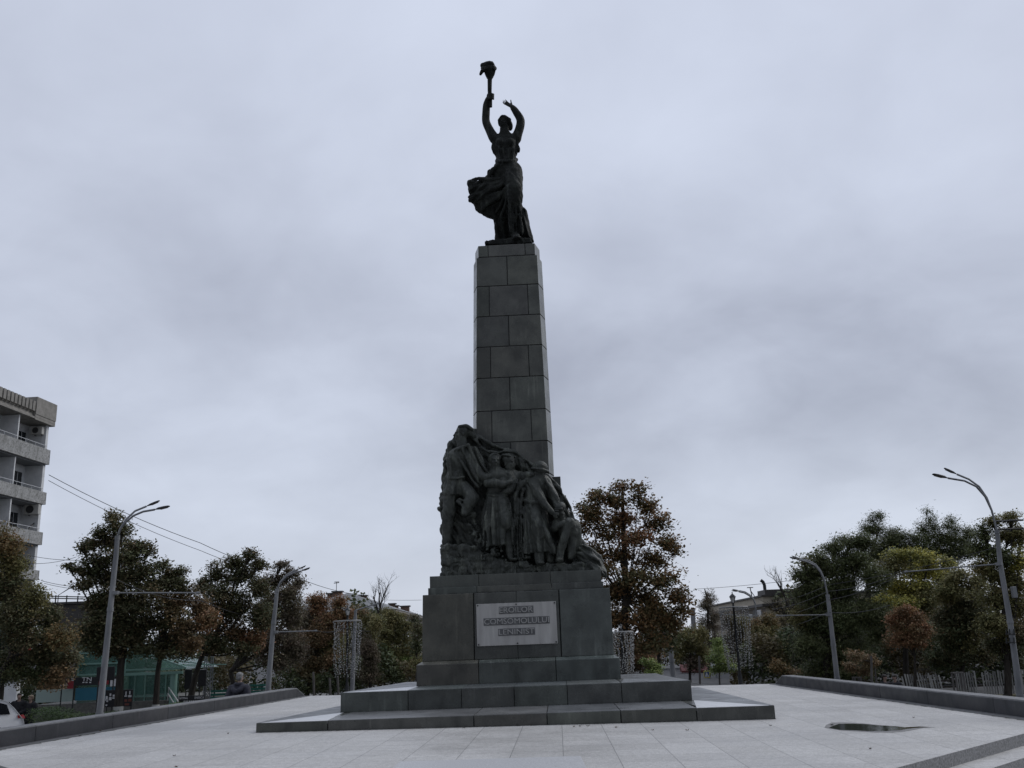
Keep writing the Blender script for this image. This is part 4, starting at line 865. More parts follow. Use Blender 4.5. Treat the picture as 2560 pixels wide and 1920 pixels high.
def leaf_mesh(name, pos, size, cols, mat, parent, droop=.3, slim=.55, flat=.45, out=None):
    """one bent four-cornered leaf at every position"""
    n = len(pos); g = NG
    nrm = g.normal(size=(n, 3)); nrm[:, 2] = np.abs(nrm[:, 2])*(1 + flat*2) + flat
    if out is not None: nrm += out*.5
    nrm /= np.linalg.norm(nrm, axis=1)[:, None]
    d = g.normal(size=(n, 3)); d[:, 2] -= droop*1.5; d -= nrm*(d*nrm).sum(1)[:, None]; d /= np.linalg.norm(d, axis=1)[:, None] + 1e-9
    s = np.cross(nrm, d); L_ = size*g.uniform(.6, 1.25, n)[:, None]
    v = np.empty((n, 4, 3)); sl = slim*g.uniform(.8, 1.2, n)[:, None]
    v[:, 0] = pos - d*L_*.5; v[:, 2] = pos + d*L_*.5 - nrm*L_*.12; v[:, 1] = pos + s*L_*sl*.5 - nrm*L_*.1 - d*L_*.08; v[:, 3] = pos - s*L_*sl*.5 - nrm*L_*.1 - d*L_*.08
    me = bpy.data.meshes.new(name); me.vertices.add(4*n); me.vertices.foreach_set('co', v.astype(np.float32).ravel())
    me.loops.add(4*n); me.loops.foreach_set('vertex_index', np.arange(4*n, dtype=np.int32)); me.polygons.add(n); me.polygons.foreach_set('loop_start', np.arange(n, dtype=np.int32)*4)
    ca = me.color_attributes.new('tone', 'FLOAT_COLOR', 'POINT'); c4 = np.ones((n, 4, 4), np.float32); c4[:, :, :3] = np.clip(cols, 0, 1)[:, None, :]
    ca.data.foreach_set('color', c4.ravel()); me.update(calc_edges=True); return link_mesh(name, me, mat, parent)
def tree(label, base, Y, blobs, pal, leaf=.17, dens=1., name='tree', group=None, trunk=None, r0=.16, slim=.6, droop=.3, clump=9, spread=1.15, limb=1., bark=None, white=0, cat='tree', fill=.55, twig=10, deep=1., fk=2):
    """blobs = (px, py, rx, ry[, palette]) in units of a 2212 px wide photo; base = photo point of the trunk foot"""
    q = 2560/2212.
    bx = at(base[0]*q, base[1]*q, Y)
    gz = ground_z(bx[0], Y); root_p = np.array([bx[0], Y, gz]); root = empty(name, root_p, label=label, cat=cat, group=group)
    B = []
    for b in blobs:
        dy = NG.uniform(-.5, .5); cpt = at(b[0]*q, b[1]*q, Y + dy); sc = np.linalg.norm(cpt - EYEP)/FOC*q
        r = np.array([b[2]*sc, (b[2] + b[3])*.5*sc*deep, b[3]*sc]); B.append((cpt, r, PAL[b[4] if len(b) > 4 else pal]))
    top = max(c[2] for c, _, _ in B); mid = np.mean([c for c, _, _ in B], 0); low = min((c[2] - r[2]) for c, r, _ in B)
    tb = MB()
    pts = trunk and [at(x*q, y*q, Y) for x, y in trunk]
    if pts: pts = [root_p] + [p for p in pts if p[2] > gz + .1]
    else: pts = [root_p, np.array([root_p[0]*.8 + mid[0]*.2, Y, max(low, gz + .6)]), np.array([root_p[0]*.4 + mid[0]*.6, Y, (max(low, gz + .6) + mid[2])/2]), mid]
    nn = len(pts); tb.tube([p - root_p for p in pts], [r0*(1 - .75*i/max(nn - 1, 1)) for i in range(nn)], 8)
    fork = pts[min(fk, nn - 1)]
    P, Cc, O = [], [], []; leaf *= LEAF_K
    for cpt, r, pl in B:
        m_ = fork*.45 + cpt*.55 + np.array([0, 0, -.08*np.linalg.norm(cpt - fork)])
        tb.tube([p - root_p for p in (fork, m_, cpt)], [r0*.30*limb, r0*.19*limb, r0*.09*limb], 5, caps=False)
        n_t = max(8, int(dens*LAI*math.pi*r[0]*r[2]/(leaf*leaf*slim*.28))); ns = 7
        for q_ in range(ns):                                  # a lobe is itself a handful of tufts with gaps between
            u0 = NG.normal(size=3); u0 /= np.linalg.norm(u0); sc_ = cpt + u0*r*NG.uniform(.2, .66); sr = r*NG.uniform(.42, .68)
            k = max(3, int(n_t/ns/clump)); u = NG.normal(size=(k, 3)); u /= np.linalg.norm(u, axis=1)[:, None]; rad = NG.random(k)**fill; cl = sc_ + u*rad[:, None]*sr
            for j in range(min(k, 1 + twig//5)): tb.tube([p - root_p for p in (cpt*.8 + m_*.2, (cpt + cl[j])/2 + NG.normal(size=3)*.05, cl[j])], [r0*.08*limb, r0*.05*limb, r0*.025*limb], 4, caps=False)
            pc = np.array(pl)[NG.integers(0, len(pl), k)]*NG.uniform(.8, 1.2, (k, 1))*NG.uniform(.75, 1.25); pc = pc*.6 + .4*np.array(pl)[NG.integers(0, len(pl))]
            sp_ = leaf*spread*NG.uniform(.6, 1.35, (k, 1, 1)); pos = cl[:, None, :] + NG.normal(size=(k, clump, 3))*sp_*np.array([1, 1, .6])
            P.append(pos.reshape(-1, 3)); O.append(np.repeat(u, clump, 0)); Cc.append(np.repeat(pc, clump, 0)*NG.uniform(.75, 1.25, (k*clump, 1)))
    P = np.concatenate(P) - root_p; keep = P[:, 2] > .15
    tb.build('trunk', bark or M_BARK, root, smooth=True)
    if len(P): leaf_mesh('crown', P[keep], leaf, np.concatenate(Cc)[keep], M_LEAF, root, droop, slim, out=np.concatenate(O)[keep])
    if white:
        w_ = MB(); w_.tube([(0, 0, .0), tuple((pts[1] - root_p)/np.linalg.norm(pts[1] - root_p)*white)], [r0*1.04, r0*1.0], 10, caps=False); w_.build('lime_wash', M_LIME, root, smooth=True)
    return root
# left side, nearest first
tree('orange tinged green tree at the left edge of the picture', (-45, 1500), 33, [(8, 1165, 40, 40, 'orange'), (22, 1215, 42, 40, 'olive'), (20, 1270, 55, 50, 'linden'), (78, 1300, 42, 38, 'olive'), (30, 1335, 60, 50, 'linden'), (105, 1335, 36, 40, 'linden'), (130, 1375, 34, 34, 'orange'), (70, 1390, 65, 45, 'linden'), (30, 1425, 60, 40, 'dark'), (115, 1425, 48, 34, 'linden'), (60, 1462, 60, 20, 'dark'), (128, 1462, 40, 24, 'brown')], 'orange', .15, 1.25, r0=.18)
tree('blue green spruce behind the white car', (4, 1500), 40, [(6, 1370, 16, 22), (4, 1400, 24, 22), (6, 1430, 34, 22), (4, 1460, 40, 20)], 'spruce', .16, 2., name='spruce_tree', slim=.25, droop=.9, r0=.12)
tree('tall dark linden with a crown reaching over the left street lamp', (258, 1512), 40, [(243, 1118, 18, 20), (262, 1140, 26, 24), (222, 1152, 22, 18), (250, 1170, 44, 24), (200, 1172, 20, 16), (180, 1184, 18, 13), (292, 1178, 24, 22), (318, 1190, 22, 14), (270, 1205, 50, 30), (215, 1212, 36, 22), (168, 1228, 24, 10), (196, 1236, 34, 16), (148, 1222, 14, 7), (240, 1245, 50, 30), (300, 1240, 44, 34), (185, 1262, 24, 18), (250, 1290, 56, 36), (205, 1310, 40, 36), (300, 1300, 50, 44), (225, 1350, 50, 40), (285, 1360, 55, 40), (190, 1370, 34, 36), (255, 1385, 40, 22), (212, 1398, 36, 18), (262, 1408, 40, 16), (305, 1402, 36, 18)], 'linden', .20, 1.35, trunk=[(257, 1500), (261, 1440), (268, 1390), (266, 1300), (256, 1230), (246, 1150), (243, 1120)], r0=.19, white=1.1, fk=3)
tree('rust brown linden with a whitewashed foot before the glass pavilion', (337, 1512), 40.5, [(352, 1222, 20, 16), (390, 1232, 16, 14), (368, 1250, 34, 24), (335, 1270, 40, 30), (400, 1268, 28, 24), (370, 1300, 48, 34, 'brown'), (430, 1316, 34, 30, 'brown'), (340, 1340, 44, 34), (400, 1350, 50, 36, 'brown'), (445, 1350, 28, 28, 'rust'), (360, 1385, 44, 26), (415, 1390, 36, 22, 'brown'), (350, 1408, 34, 16), (395, 1410, 34, 15)], 'linden', .19, 1.35, trunk=[(338, 1500), (341, 1450), (350, 1400), (358, 1330), (360, 1260)], r0=.15, white=1.1, fk=3)
tree('leaning linden with a wide brown and green crown by the dark screens', (410, 1510), 44, [(505, 1216, 26, 22), (540, 1200, 20, 16), (556, 1222, 22, 18), (470, 1232, 28, 22), (520, 1246, 46, 28), (442, 1262, 26, 26), (484, 1280, 46, 32), (560, 1270, 34, 30), (510, 1310, 50, 36), (455, 1320, 36, 34, 'brown'), (560, 1330, 40, 40), (500, 1360, 50, 36, 'brown'), (460, 1385, 40, 24), (545, 1385, 40, 28, 'rust'), (480, 1402, 34, 16), (520, 1404, 36, 16)], 'linden', .19, 1.3, trunk=[(412, 1508), (422, 1460), (437, 1415), (470, 1360), (500, 1290), (512, 1230)], r0=.17, fk=3)
tree('purple brown tree thinning at the top behind the second lamp', (500, 1500), 50, [(606, 1222, 24, 12), (626, 1240, 24, 16), (646, 1262, 20, 18), (596, 1258, 32, 26), (620, 1290, 40, 34), (585, 1315, 40, 40), (635, 1330, 36, 36), (600, 1370, 46, 40), (560, 1400, 40, 34), (630, 1400, 36, 34), (590, 1430, 46, 26)], 'purple', .17, 1.2, trunk=[(505, 1480), (498, 1450), (530, 1420), (580, 1340), (606, 1250)], r0=.17)
tree('red brown broad tree in front of the hipped roof house', (660, 1500), 62, [(676, 1296, 26, 16, 'rust'), (690, 1306, 34, 24, 'rust'), (730, 1300, 24, 18, 'rust'), (712, 1330, 46, 32, 'rust'), (665, 1335, 34, 34, 'purple'), (745, 1335, 28, 26, 'rust'), (690, 1370, 50, 34, 'brown'), (650, 1395, 38, 38), (722, 1390, 40, 36, 'olive'), (670, 1435, 50, 34), (725, 1440, 40, 36, 'brown')], 'brown', .19, 1.2, r0=.18)
tree('olive green young tree behind the light curtain', (772, 1500), 66, [(772, 1322, 24, 16, 'brown'), (800, 1338, 26, 18), (770, 1345, 26, 30), (800, 1370, 30, 36), (765, 1390, 30, 36), (802, 1415, 30, 34), (770, 1435, 28, 30)], 'olive', .17, 1.1, r0=.1)
tree('dark purple conifer shaped tree left of the pedestal', (800, 1500), 60, [(812, 1350, 24, 24, 'olive'), (795, 1395, 22, 30), (802, 1425, 26, 34), (798, 1455, 28, 24)], 'purple', .17, 1.2, r0=.1)
tree('feathery olive tree next to the pedestal', (845, 1500), 64, [(836, 1326, 26, 18), (862, 1340, 26, 18), (884, 1350, 20, 16), (846, 1350, 30, 26), (870, 1370, 30, 28), (832, 1385, 34, 34), (875, 1405, 32, 34), (845, 1425, 40, 34), (882, 1440, 26, 28, 'lime'), (850, 1455, 30, 22)], 'olive', .17, 1.1, r0=.1, droop=.7)
tree('dark tree touching the left edge of the pedestal', (900, 1490), 52, [(896, 1335, 14, 12, 'linden'), (902, 1360, 18, 22, 'linden'), (898, 1395, 16, 30, 'dark'), (905, 1430, 16, 26, 'olive')], 'linden', .18, 1.1, r0=.08)
# right of the monument
tree('big maple with sparse orange brown leaves right behind the monument', (1340, 1490), 42, [(1344, 1052, 26, 14), (1290, 1072, 34, 20), (1330, 1082, 34, 24), (1380, 1066, 24, 24), (1400, 1092, 30, 24), (1260, 1095, 20, 18), (1285, 1112, 40, 26), (1350, 1118, 46, 26, 'rust'), (1420, 1130, 34, 26), (1256, 1140, 20, 24), (1310, 1150, 40, 24, 'maple'), (1375, 1160, 46, 28, 'rust'), (1440, 1172, 30, 24), (1280, 1190, 36, 26), (1340, 1200, 44, 24), (1410, 1205, 44, 28), (1460, 1190, 16, 16), (1300, 1235, 40, 30), (1370, 1245, 50, 30), (1440, 1250, 40, 28), (1325, 1285, 44, 34), (1400, 1290, 50, 34), (1465, 1282, 32, 28), (1480, 1315, 22, 24), (1330, 1335, 40, 34), (1390, 1340, 50, 36), (1450, 1340, 36, 30), (1350, 1385, 44, 30), (1410, 1390, 44, 28)], 'maple', .25, 1.25, trunk=[(1342, 1460), (1345, 1380), (1352, 1300), (1350, 1220), (1346, 1140), (1345, 1070)], r0=.26, spread=1.2, fill=.5, limb=.55, twig=8, fk=3)
tree('dark glossy evergreen behind the middle lantern', (1425, 1490), 50, [(1425, 1330, 34, 34), (1450, 1345, 30, 30), (1410, 1370, 34, 36), (1442, 1385, 30, 30)], 'dark', .2, 1.3, r0=.12)
tree('low reddish bush below the maple', (1385, 1490), 56, [(1372, 1400, 26, 22, 'rust'), (1396, 1420, 26, 24, 'rust'), (1370, 1440, 26, 22), (1400, 1450, 24, 20)], 'brown', .18, 1.1, name='bush', r0=.06, cat='bush')
tree('pale green round bush right of the pedestal steps', (1408, 1495), 48, [(1398, 1430, 14, 10), (1412, 1440, 20, 14), (1405, 1458, 22, 14)], 'lime', .15, 1.2, name='bush', r0=.05, cat='bush')
tree('weeping olive tree beside the grey lamp post', (1492, 1490), 58, [(1478, 1370, 26, 20), (1510, 1366, 22, 20), (1490, 1392, 40, 28), (1515, 1405, 26, 30), (1468, 1405, 24, 28), (1495, 1428, 30, 22, 'purple')], 'olive', .17, 1.1, r0=.09, droop=.9)
tree('bare purple tree with a forked tip near the roofs', (1532, 1490), 72, [(1530, 1290, 20, 16, 'purple'), (1528, 1312, 26, 20, 'purple'), (1535, 1345, 32, 30, 'purple'), (1520, 1375, 30, 26, 'purple'), (1545, 1390, 30, 26, 'purple')], 'purple', .15, .75, trunk=[(1532, 1460), (1530, 1380), (1529, 1320), (1527, 1290), (1522, 1272)], r0=.14)
tree('muted brown tree behind the widest light curtain', (1590, 1490), 64, [(1575, 1345, 26, 26), (1602, 1352, 26, 26, 'olive'), (1585, 1375, 34, 28), (1612, 1385, 26, 28, 'olive'), (1575, 1405, 30, 28), (1600, 1420, 30, 24)], 'purple', .17, 1.0, r0=.12)
tree('bright green young tree before the right light curtain', (1555, 1490), 50, [(1550, 1385, 12, 14), (1556, 1404, 20, 16), (1546, 1424, 22, 16), (1566, 1432, 24, 16), (1550, 1446, 20, 12), (1578, 1442, 14, 10)], 'lime', .16, 1.15, name='young_tree', r0=.05, bark=M_BARK_PALE)
tree('amber willow shaped tree right of the light curtain', (1648, 1490), 56, [(1636, 1350, 22, 26, 'orange'), (1660, 1345, 24, 24, 'orange'), (1645, 1378, 34, 26, 'olive'), (1675, 1380, 26, 30, 'olive'), (1632, 1398, 20, 22, 'olive'), (1655, 1412, 30, 22), (1680, 1420, 22, 24)], 'olive', .17, 1.15, r0=.1, droop=.9, bark=M_BARK_PALE)
tree('low yellow brown bush beside the right parapet end', (1690, 1490), 50, [(1678, 1440, 18, 16), (1700, 1450, 20, 14), (1720, 1456, 18, 10, 'brown')], 'orange', .15, 1.1, name='bush', r0=.04, cat='bush')
tree('big dark green willow right of the street', (1780, 1500), 48, [(1736, 1212, 12, 10, 'olive'), (1726, 1240, 14, 14), (1768, 1206, 22, 20), (1800, 1186, 28, 20), (1835, 1168, 34, 18), (1865, 1172, 30, 22), (1755, 1240, 34, 30), (1800, 1225, 44, 32), (1850, 1215, 46, 32), (1735, 1280, 30, 32), (1780, 1280, 46, 40), (1835, 1270, 50, 44), (1890, 1250, 34, 40), (1725, 1330, 24, 30, 'olive'), (1765, 1340, 46, 44), (1825, 1340, 52, 48), (1880, 1330, 40, 44), (1745, 1400, 40, 36), (1800, 1410, 52, 40), (1860, 1410, 44, 36), (1770, 1448, 50, 26), (1840, 1452, 50, 24)], 'willow', .26, 1.3, trunk=[(1782, 1470), (1790, 1400), (1800, 1320), (1810, 1240)], r0=.24, slim=.28, droop=.9, clump=9, spread=1.15)
tall = [('tall wispy tree behind the willow, left one of the row', 1895, [(1885, 1122, 14, 14), (1902, 1116, 12, 12), (1870, 1140, 16, 14), (1895, 1145, 30, 20), (1930, 1150, 20, 16), (1905, 1172, 40, 24), (1890, 1202, 44, 28)]),
        ('tall wispy tree with the highest pointed tip in the row', 2010, [(2002, 1103, 7, 10), (2008, 1122, 12, 14), (1994, 1140, 16, 16), (2018, 1138, 14, 14), (2004, 1164, 26, 20), (1990, 1190, 30, 24), (2020, 1190, 30, 24), (2000, 1225, 44, 30), (1975, 1165, 22, 18), (2035, 1165, 22, 20)]),
        ('tall wispy tree between the highest tip and the lamp', 2060, [(2056, 1124, 10, 12), (2046, 1138, 14, 12), (2066, 1144, 16, 14), (2056, 1168, 30, 20), (2080, 1170, 20, 16), (2066, 1200, 40, 28), (2096, 1150, 22, 20), (2100, 1185, 30, 26)]),
        ('dense dark tree closing the row behind the yellow crown', 1950, [(1948, 1160, 18, 16), (1940, 1185, 26, 22), (1962, 1186, 24, 20), (1950, 1215, 40, 30), (1925, 1172, 26, 22), (1978, 1210, 34, 26)])]
for lb, bx_, bl in tall: tree(lb, (bx_, 1480), 64, bl, 'willow', .26, .85, group=None, slim=.28, droop=.1, r0=.16, limb=.8, clump=6, spread=1.35)
tree('yellow green tree glowing in front of the dark wood', (1960, 1500), 50, [(1935, 1200, 34, 16, 'gold'), (1968, 1192, 28, 14, 'gold'), (2010, 1205, 34, 18, 'gold'), (2046, 1216, 24, 18, 'gold'), (1930, 1228, 40, 24, 'olive'), (1985, 1232, 44, 24, 'gold'), (1925, 1262, 36, 24, 'gold'), (1970, 1268, 46, 28, 'gold'), (2030, 1245, 30, 20, 'gold'), (2046, 1262, 34, 24, 'olive'), (1995, 1290, 40, 26, 'olive'), (1900, 1300, 32, 16, 'gold'), (1945, 1305, 44, 26, 'gold'), (2000, 1300, 44, 30, 'olive'), (1900, 1335, 36, 30, 'purple'), (1890, 1375, 36, 34, 'willow')], 'olive', .19, 1.1, r0=.18)
tree('small rust red tree before the yellow green one', (1977, 1500), 42, [(1955, 1318, 22, 16), (1972, 1330, 30, 20), (1938, 1342, 26, 20), (1962, 1358, 42, 22), (1990, 1362, 28, 22), (1945, 1378, 36, 18), (1975, 1388, 34, 14)], 'rust', .14, 1.25, trunk=[(1977, 1475), (1976, 1420), (1970, 1370)], r0=.09)
tree('dark olive tree above the white fence', (2075, 1500), 47, [(2065, 1250, 34, 26, 'olive'), (2100, 1262, 30, 30, 'olive'), (2050, 1285, 34, 30, 'olive'), (2090, 1300, 44, 34, 'linden'), (2040, 1330, 36, 34), (2085, 1345, 50, 36), (2125, 1330, 34, 40), (2050, 1380, 44, 32, 'dark'), (2100, 1390, 44, 32, 'olive'), (2075, 1420, 50, 24), (2125, 1410, 36, 30), (2040, 1425, 40, 24, 'dark')], 'linden', .18, 1.3, trunk=[(2078, 1480), (2080, 1430), (2085, 1360), (2085, 1290)], r0=.15)
tree('olive and yellow tree at the right edge behind the lamp post', (2178, 1520), 42, [(2150, 1128, 22, 16, 'olive'), (2185, 1118, 28, 14, 'olive'), (2130, 1150, 26, 20, 'willow'), (2172, 1156, 36, 24, 'olive'), (2205, 1160, 20, 30, 'olive'), (2125, 1185, 32, 24, 'willow'), (2165, 1195, 38, 28, 'willow'), (2200, 1210, 26, 30, 'gold'), (2140, 1235, 40, 32, 'olive'), (2190, 1255, 34, 34, 'olive'), (2145, 1290, 40, 34, 'olive'), (2195, 1310, 34, 38, 'olive'), (2150, 1345, 40, 36, 'olive'), (2195, 1370, 34, 36, 'linden'), (2150, 1400, 36, 26, 'linden'), (2195, 1420, 30, 24, 'dark')], 'olive', .18, 1.2, trunk=[(2178, 1500), (2177, 1440), (2172, 1360), (2165, 1280), (2160, 1200)], r0=.2)
tree('small brown tree with a thin pale stem behind the right parapet', (1892, 1500), 38, [(1850, 1415, 24, 14, 'brown'), (1875, 1425, 26, 16, 'brown'), (1840, 1438, 22, 14, 'brown'), (1866, 1450, 28, 12)], 'brown', .13, 1.0, trunk=[(1894, 1480), (1888, 1430), (1876, 1412)], r0=.05, bark=M_BARK_PALE)
# leafless tree in front of the house with chimneys
def bare_tree(label, base, Y, limbs, r0=.1, name='bare_tree'):
    q = 2560/2212.; b = at(base[0]*q, base[1]*q, Y); gz = ground_z(b[0], Y); root_p = np.array([b[0], Y, gz]); root = empty(name, root_p, label=label, cat='tree'); tb = MB(); rg_ = random.Random(len(label))
    def grow(p, d, ln, r, lev):
        pts = [p]; 
        for i in range(3): d = unit(d + np.array([rg_.uniform(-.3, .3), rg_.uniform(-.3, .3), rg_.uniform(-.05, .25)])); p = p + d*ln/3; pts.append(p)
        tb.tube([a - root_p for a in pts], [r, r*.8, r*.65, r*.5], 5 if lev else 6, caps=False)
        if lev < 4:
            for i in range(3): grow(pts[rg_.choice((1, 2, 3))], unit(d + np.array([rg_.uniform(-.9, .9), rg_.uniform(-.9, .9), rg_.uniform(-.2, .6)])), ln*.62, r*.5, lev + 1)
    fk = None
    for lm in limbs:
        pts = [at(x*q, y*q, Y) for x, y in lm]; tb.tube([a - root_p for a in ([root_p] + pts if fk is None else pts)], [r0*(1 - .7*i/len(pts)) for i in range(len(pts) + (fk is None))], 7, caps=False); fk = pts[-1]
        for p0, p1 in zip(pts[:-1], pts[1:]):
            for _ in range(3): grow(p0*.5 + p1*.5, unit((p1 - p0) + np.array([rg_.uniform(-1, 1), rg_.uniform(-1, 1), .5])*np.linalg.norm(p1 - p0)), .9, r0*.28, 2)
    tb.build('trunk', M_BARK, root, smooth=True); return root
bare_tree('bare leaning tree in front of the chimneys', (822, 1490), 76, [[(822, 1400), (821, 1340), (823, 1305), (829, 1284), (838, 1264)], [(821, 1335), (812, 1305), (806, 1288)], [(822, 1320), (819, 1295), (820, 1280)]], .08)
bare_tree('bare grey tree standing before the flat roofed beige building', (1716, 1480), 60, [[(1714, 1420), (1708, 1360), (1702, 1310), (1692, 1280), (1680, 1260)], [(1706, 1340), (1690, 1322), (1672, 1318)], [(1704, 1320), (1718, 1300)]], .10)
# far wood that reads as one mass
def mass(name, spans, pal, leaf, n, **k):
    P, Cc = [], []
    for x0, x1, Y0, Y1, z0, z1 in spans:
        m_ = int(n*(x1 - x0)); x = NG.uniform(x0, x1, m_); y = NG.uniform(Y0, Y1, m_); hgt = z1*(.75 + .25*np.sin(x*.9 + Y0) + .12*np.sin(x*2.7)); zz = z0 + (hgt - z0)*NG.random(m_)**.8
        P.append(np.stack([x, y, zz], 1)); pl = np.array(PAL[pal]); w_ = ((np.sin(x*.7) + np.sin(x*1.9 + zz))*.5 + .5)*(len(pl) - .01); Cc.append(pl[np.clip(w_.astype(int), 0, len(pl) - 1)]*NG.uniform(.6, 1.2, (m_, 1)))
    o = leaf_mesh(name, np.concatenate(P), leaf, np.concatenate(Cc), M_LEAF, None, slim=.7 if leaf > .1 else .35, droop=-.2 if leaf < .1 else .3); return tag(o, **k)
mass('far_wood', [(-40, -3, 76, 84, -.9, 6.4), (3, 9, 92, 96, -.3, 5.0), (18, 52, 70, 76, -.3, 7.5), (9, 18, 96, 100, -.3, 4.0)], 'dark', .34, 560, kind='stuff', label='dark mass of distant trees along the avenue', cat='wood')
mass('undergrowth', [(-30, -15.5, 55, 58, -.9, 2.6), (-15.5, -4, 60, 66, -.3, 2.4), (11, 32, 52, 54, -.6, 2.6), (4.5, 8, 72, 75, -.1, 1.2)], 'dark', .22, 900, kind='stuff', label='low dark undergrowth between the trunks', cat='undergrowth')
mass('hedge_bank', [(-18.6, -12.5, 37.6, 39.2, -.65, .62)], 'juniper', .09, 4200, kind='stuff', label='spreading green juniper ground cover behind the left parapet', cat='ground cover')
# ------------------------------------------------------------------ lamp posts, lanterns, wires
M_CONC = noisy('grey_concrete_pole', (.15, .155, .16), (.24, .245, .25), 3, .8, stretch=(2, 2, .4), bmp=.15)
M_STEELP = noisy('galvanised_steel', (.17, .175, .18), (.24, .245, .25), 4, .5, metal=.4)
M_DARKM = plain('dark_lamp_metal', (.012, .013, .014), .45)
M_LENS = plain('lamp_lens', (.10, .10, .10), .2)
M_IRON = noisy('black_iron', (.008, .009, .010), (.016, .017, .018), 8, .4)
M_WIRE = plain('wire_rubber', (.012, .012, .013), .6)
M_PALEW = plain('pale_steel', (.42, .42, .40), .5)
def px(x, y, Y): return at(x, y, Y)
def lamp_post(label, foot, pole, arms, Y, r, group, bracket=None, extra=None, name='street_lamp', mat=None):
    b = px(*foot, Y); gz = ground_z(b[0], Y); base = np.array([b[0] + (0), Y, gz]); root = empty(name, base, label=label, cat='street lamp', group=group)
    P = [px(*p, Y) - base for p in pole]; mb = MB()
    q0 = P[0] + (P[0] - P[1])*0; q0 = np.array([q0[0], 0, 0])
    P = [q0] + [p for p in P if p[2] > .3]; n = len(P)
    rr = [r*(1.06 if i == 0 else 1 - .38*i/(n - 1)) for i in range(n)]
    mb.tube(P, rr, 14)
    for i in (1, max(1, n//2), n - 1): mb.tube([P[i] - unit(P[i] - P[i - 1])*.10, P[i] + unit(P[i] - P[i - 1])*.02], rr[i]*1.16, 14)
    mb.build('pole', mat or M_CONC, root, smooth=True)
    for a, head, ydir in arms:
        k = len(a); A = [px(*p, Y + ydir*.5*(i/(k - 1))**1.5) - base for i, p in enumerate(a)]
        mb = MB(); mb.tube([P[-1]] + A if np.linalg.norm(P[-1] - A[0]) > .02 else A, r*.30, 8); ar = mb.build('arm', M_STEELP, root, smooth=True)
        h0, h1 = A[-1], px(*head, Y + ydir*.6) - base; d = unit(h1 - h0); side = unit(np.cross(d, (0, 0, 1))); up = np.cross(side, d); L_ = np.linalg.norm(h1 - h0)
        mb = MB(); sec = [(0, .03, .03), (.12, .06, .05), (.3, .15, .07), (.7, .17, .06), (.94, .13, .04), (1, .08, .025)]; W_ = L_*1.25
        V_ = []; 
        for t, w_, hh in sec: V_ += [h0 + d*L_*t + side*w_*W_*sx + up*hh*W_*sz for sx, sz in ((-1, -.5), (1, -.5), (.75, .7), (-.75, .7))]
        F_ = [tuple(i*4 + j for j in (3, 2, 1, 0)) for i in (0,)] + [(i*4 + j, i*4 + (j + 1) % 4, i*4 + 4 + (j + 1) % 4, i*4 + 4 + j) for i in range(len(sec) - 1) for j in range(4)] + [tuple((len(sec) - 1)*4 + j for j in range(4))]
        mb.add(V_, F_); hd = mb.build('lamp_head', M_DARKM, root, smooth=False, bevel=.01)
        mb = MB(); c0 = h0 + d*L_*.36 - up*.042*W_; mb.prism([c0 - side*.11*W_, c0 + side*.11*W_, c0 + side*.11*W_ + d*L_*.5, c0 - side*.11*W_ + d*L_*.5], [q - up*.012 for q in (c0 - side*.11*W_, c0 + side*.11*W_, c0 + side*.11*W_ + d*L_*.5, c0 - side*.11*W_ + d*L_*.5)]); mb.build('lens', M_LENS, hd)
    if bracket:
        a, b_ = px(*bracket[0], Y) - base, px(*bracket[1], Y) - base; mb = MB(); mb.tube([a, b_], .021, 8); mb.tube([b_ - unit(b_ - a)*.10, b_], .034, 8)
        pz = min(P, key=lambda p: abs(p[2] - a[2])); mb.tube([(a[0], a[1], a[2] - .05), (a[0], a[1], a[2] + .05)], r*.95, 12); mb.build('bracket_arm', M_CONC, root, smooth=True)
    if extra: extra(root, base, Y)
    return root
LG = 'double armed street lamps along the avenue'
def right_extra(root, base, Y):
    mb = MB(); a = px(2529, 1481, Y) - base; mb.box(a[0] - .02, a[0] + .12, -.14, .02, a[2] - .18, a[2] + .18); mb.build('junction_box', M_CONC, root, bevel=.02)
    for y in (1303, 1324):
        mb = MB(); mb.tube([px(2490, y, Y) - base, px(2558, y - 3, Y) - base], .03, 6); mb.build('cross_arm', M_DARKM, root)
    for y in (1585, 1606):
        mb = MB(); mb.tube([px(2508, y, Y) - base + np.array([0, -.15, 0]), px(2534, y, Y) - base + np.array([0, -.15, 0])], .018, 6)
        for q in (2511, 2519, 2530): mb.tube([px(q, y + 3, Y) - base + np.array([0, -.15, 0]), px(q - 1, y - 12, Y) - base + np.array([0, -.15, 0])], .022, 6)
        mb.build('insulator_rack', M_DARKM, root)
lamp_post('tall grey double armed lamp at the right edge with a small box', (2551, 1745), [(2550, 1738), (2537, 1640), (2524.8, 1551), (2500.5, 1409), (2492.3, 1326.8)],
          [([(2480, 1278), (2467, 1244.6), (2448, 1216.6), (2422, 1198), (2392, 1185.6)], (2360, 1170), .6), ([(2479, 1276), (2463, 1242), (2441, 1216.6), (2411, 1202), (2370, 1195.3)], (2331.6, 1184.8), -.6)], 32, .112, LG, ((2497, 1410), (2261.5, 1429.7)), right_extra)
lamp_post('grey double armed street lamp rising before the big green willow', (2093, 1700), [(2092.5, 1693), (2083, 1610), (2073, 1520), (2068.9, 1487.5)],
          [([(2061.4, 1450), (2052, 1427.7), (2039, 1411), (2020, 1401.6), (2001, 1397.5)], (1979, 1389.6), .5), ([(2061, 1452), (2051, 1430), (2037, 1414), (2018, 1405), (1997, 1399)], (1974.5, 1392.5), -.5)], 40, .115, LG, ((2071, 1537), (1940, 1539)))
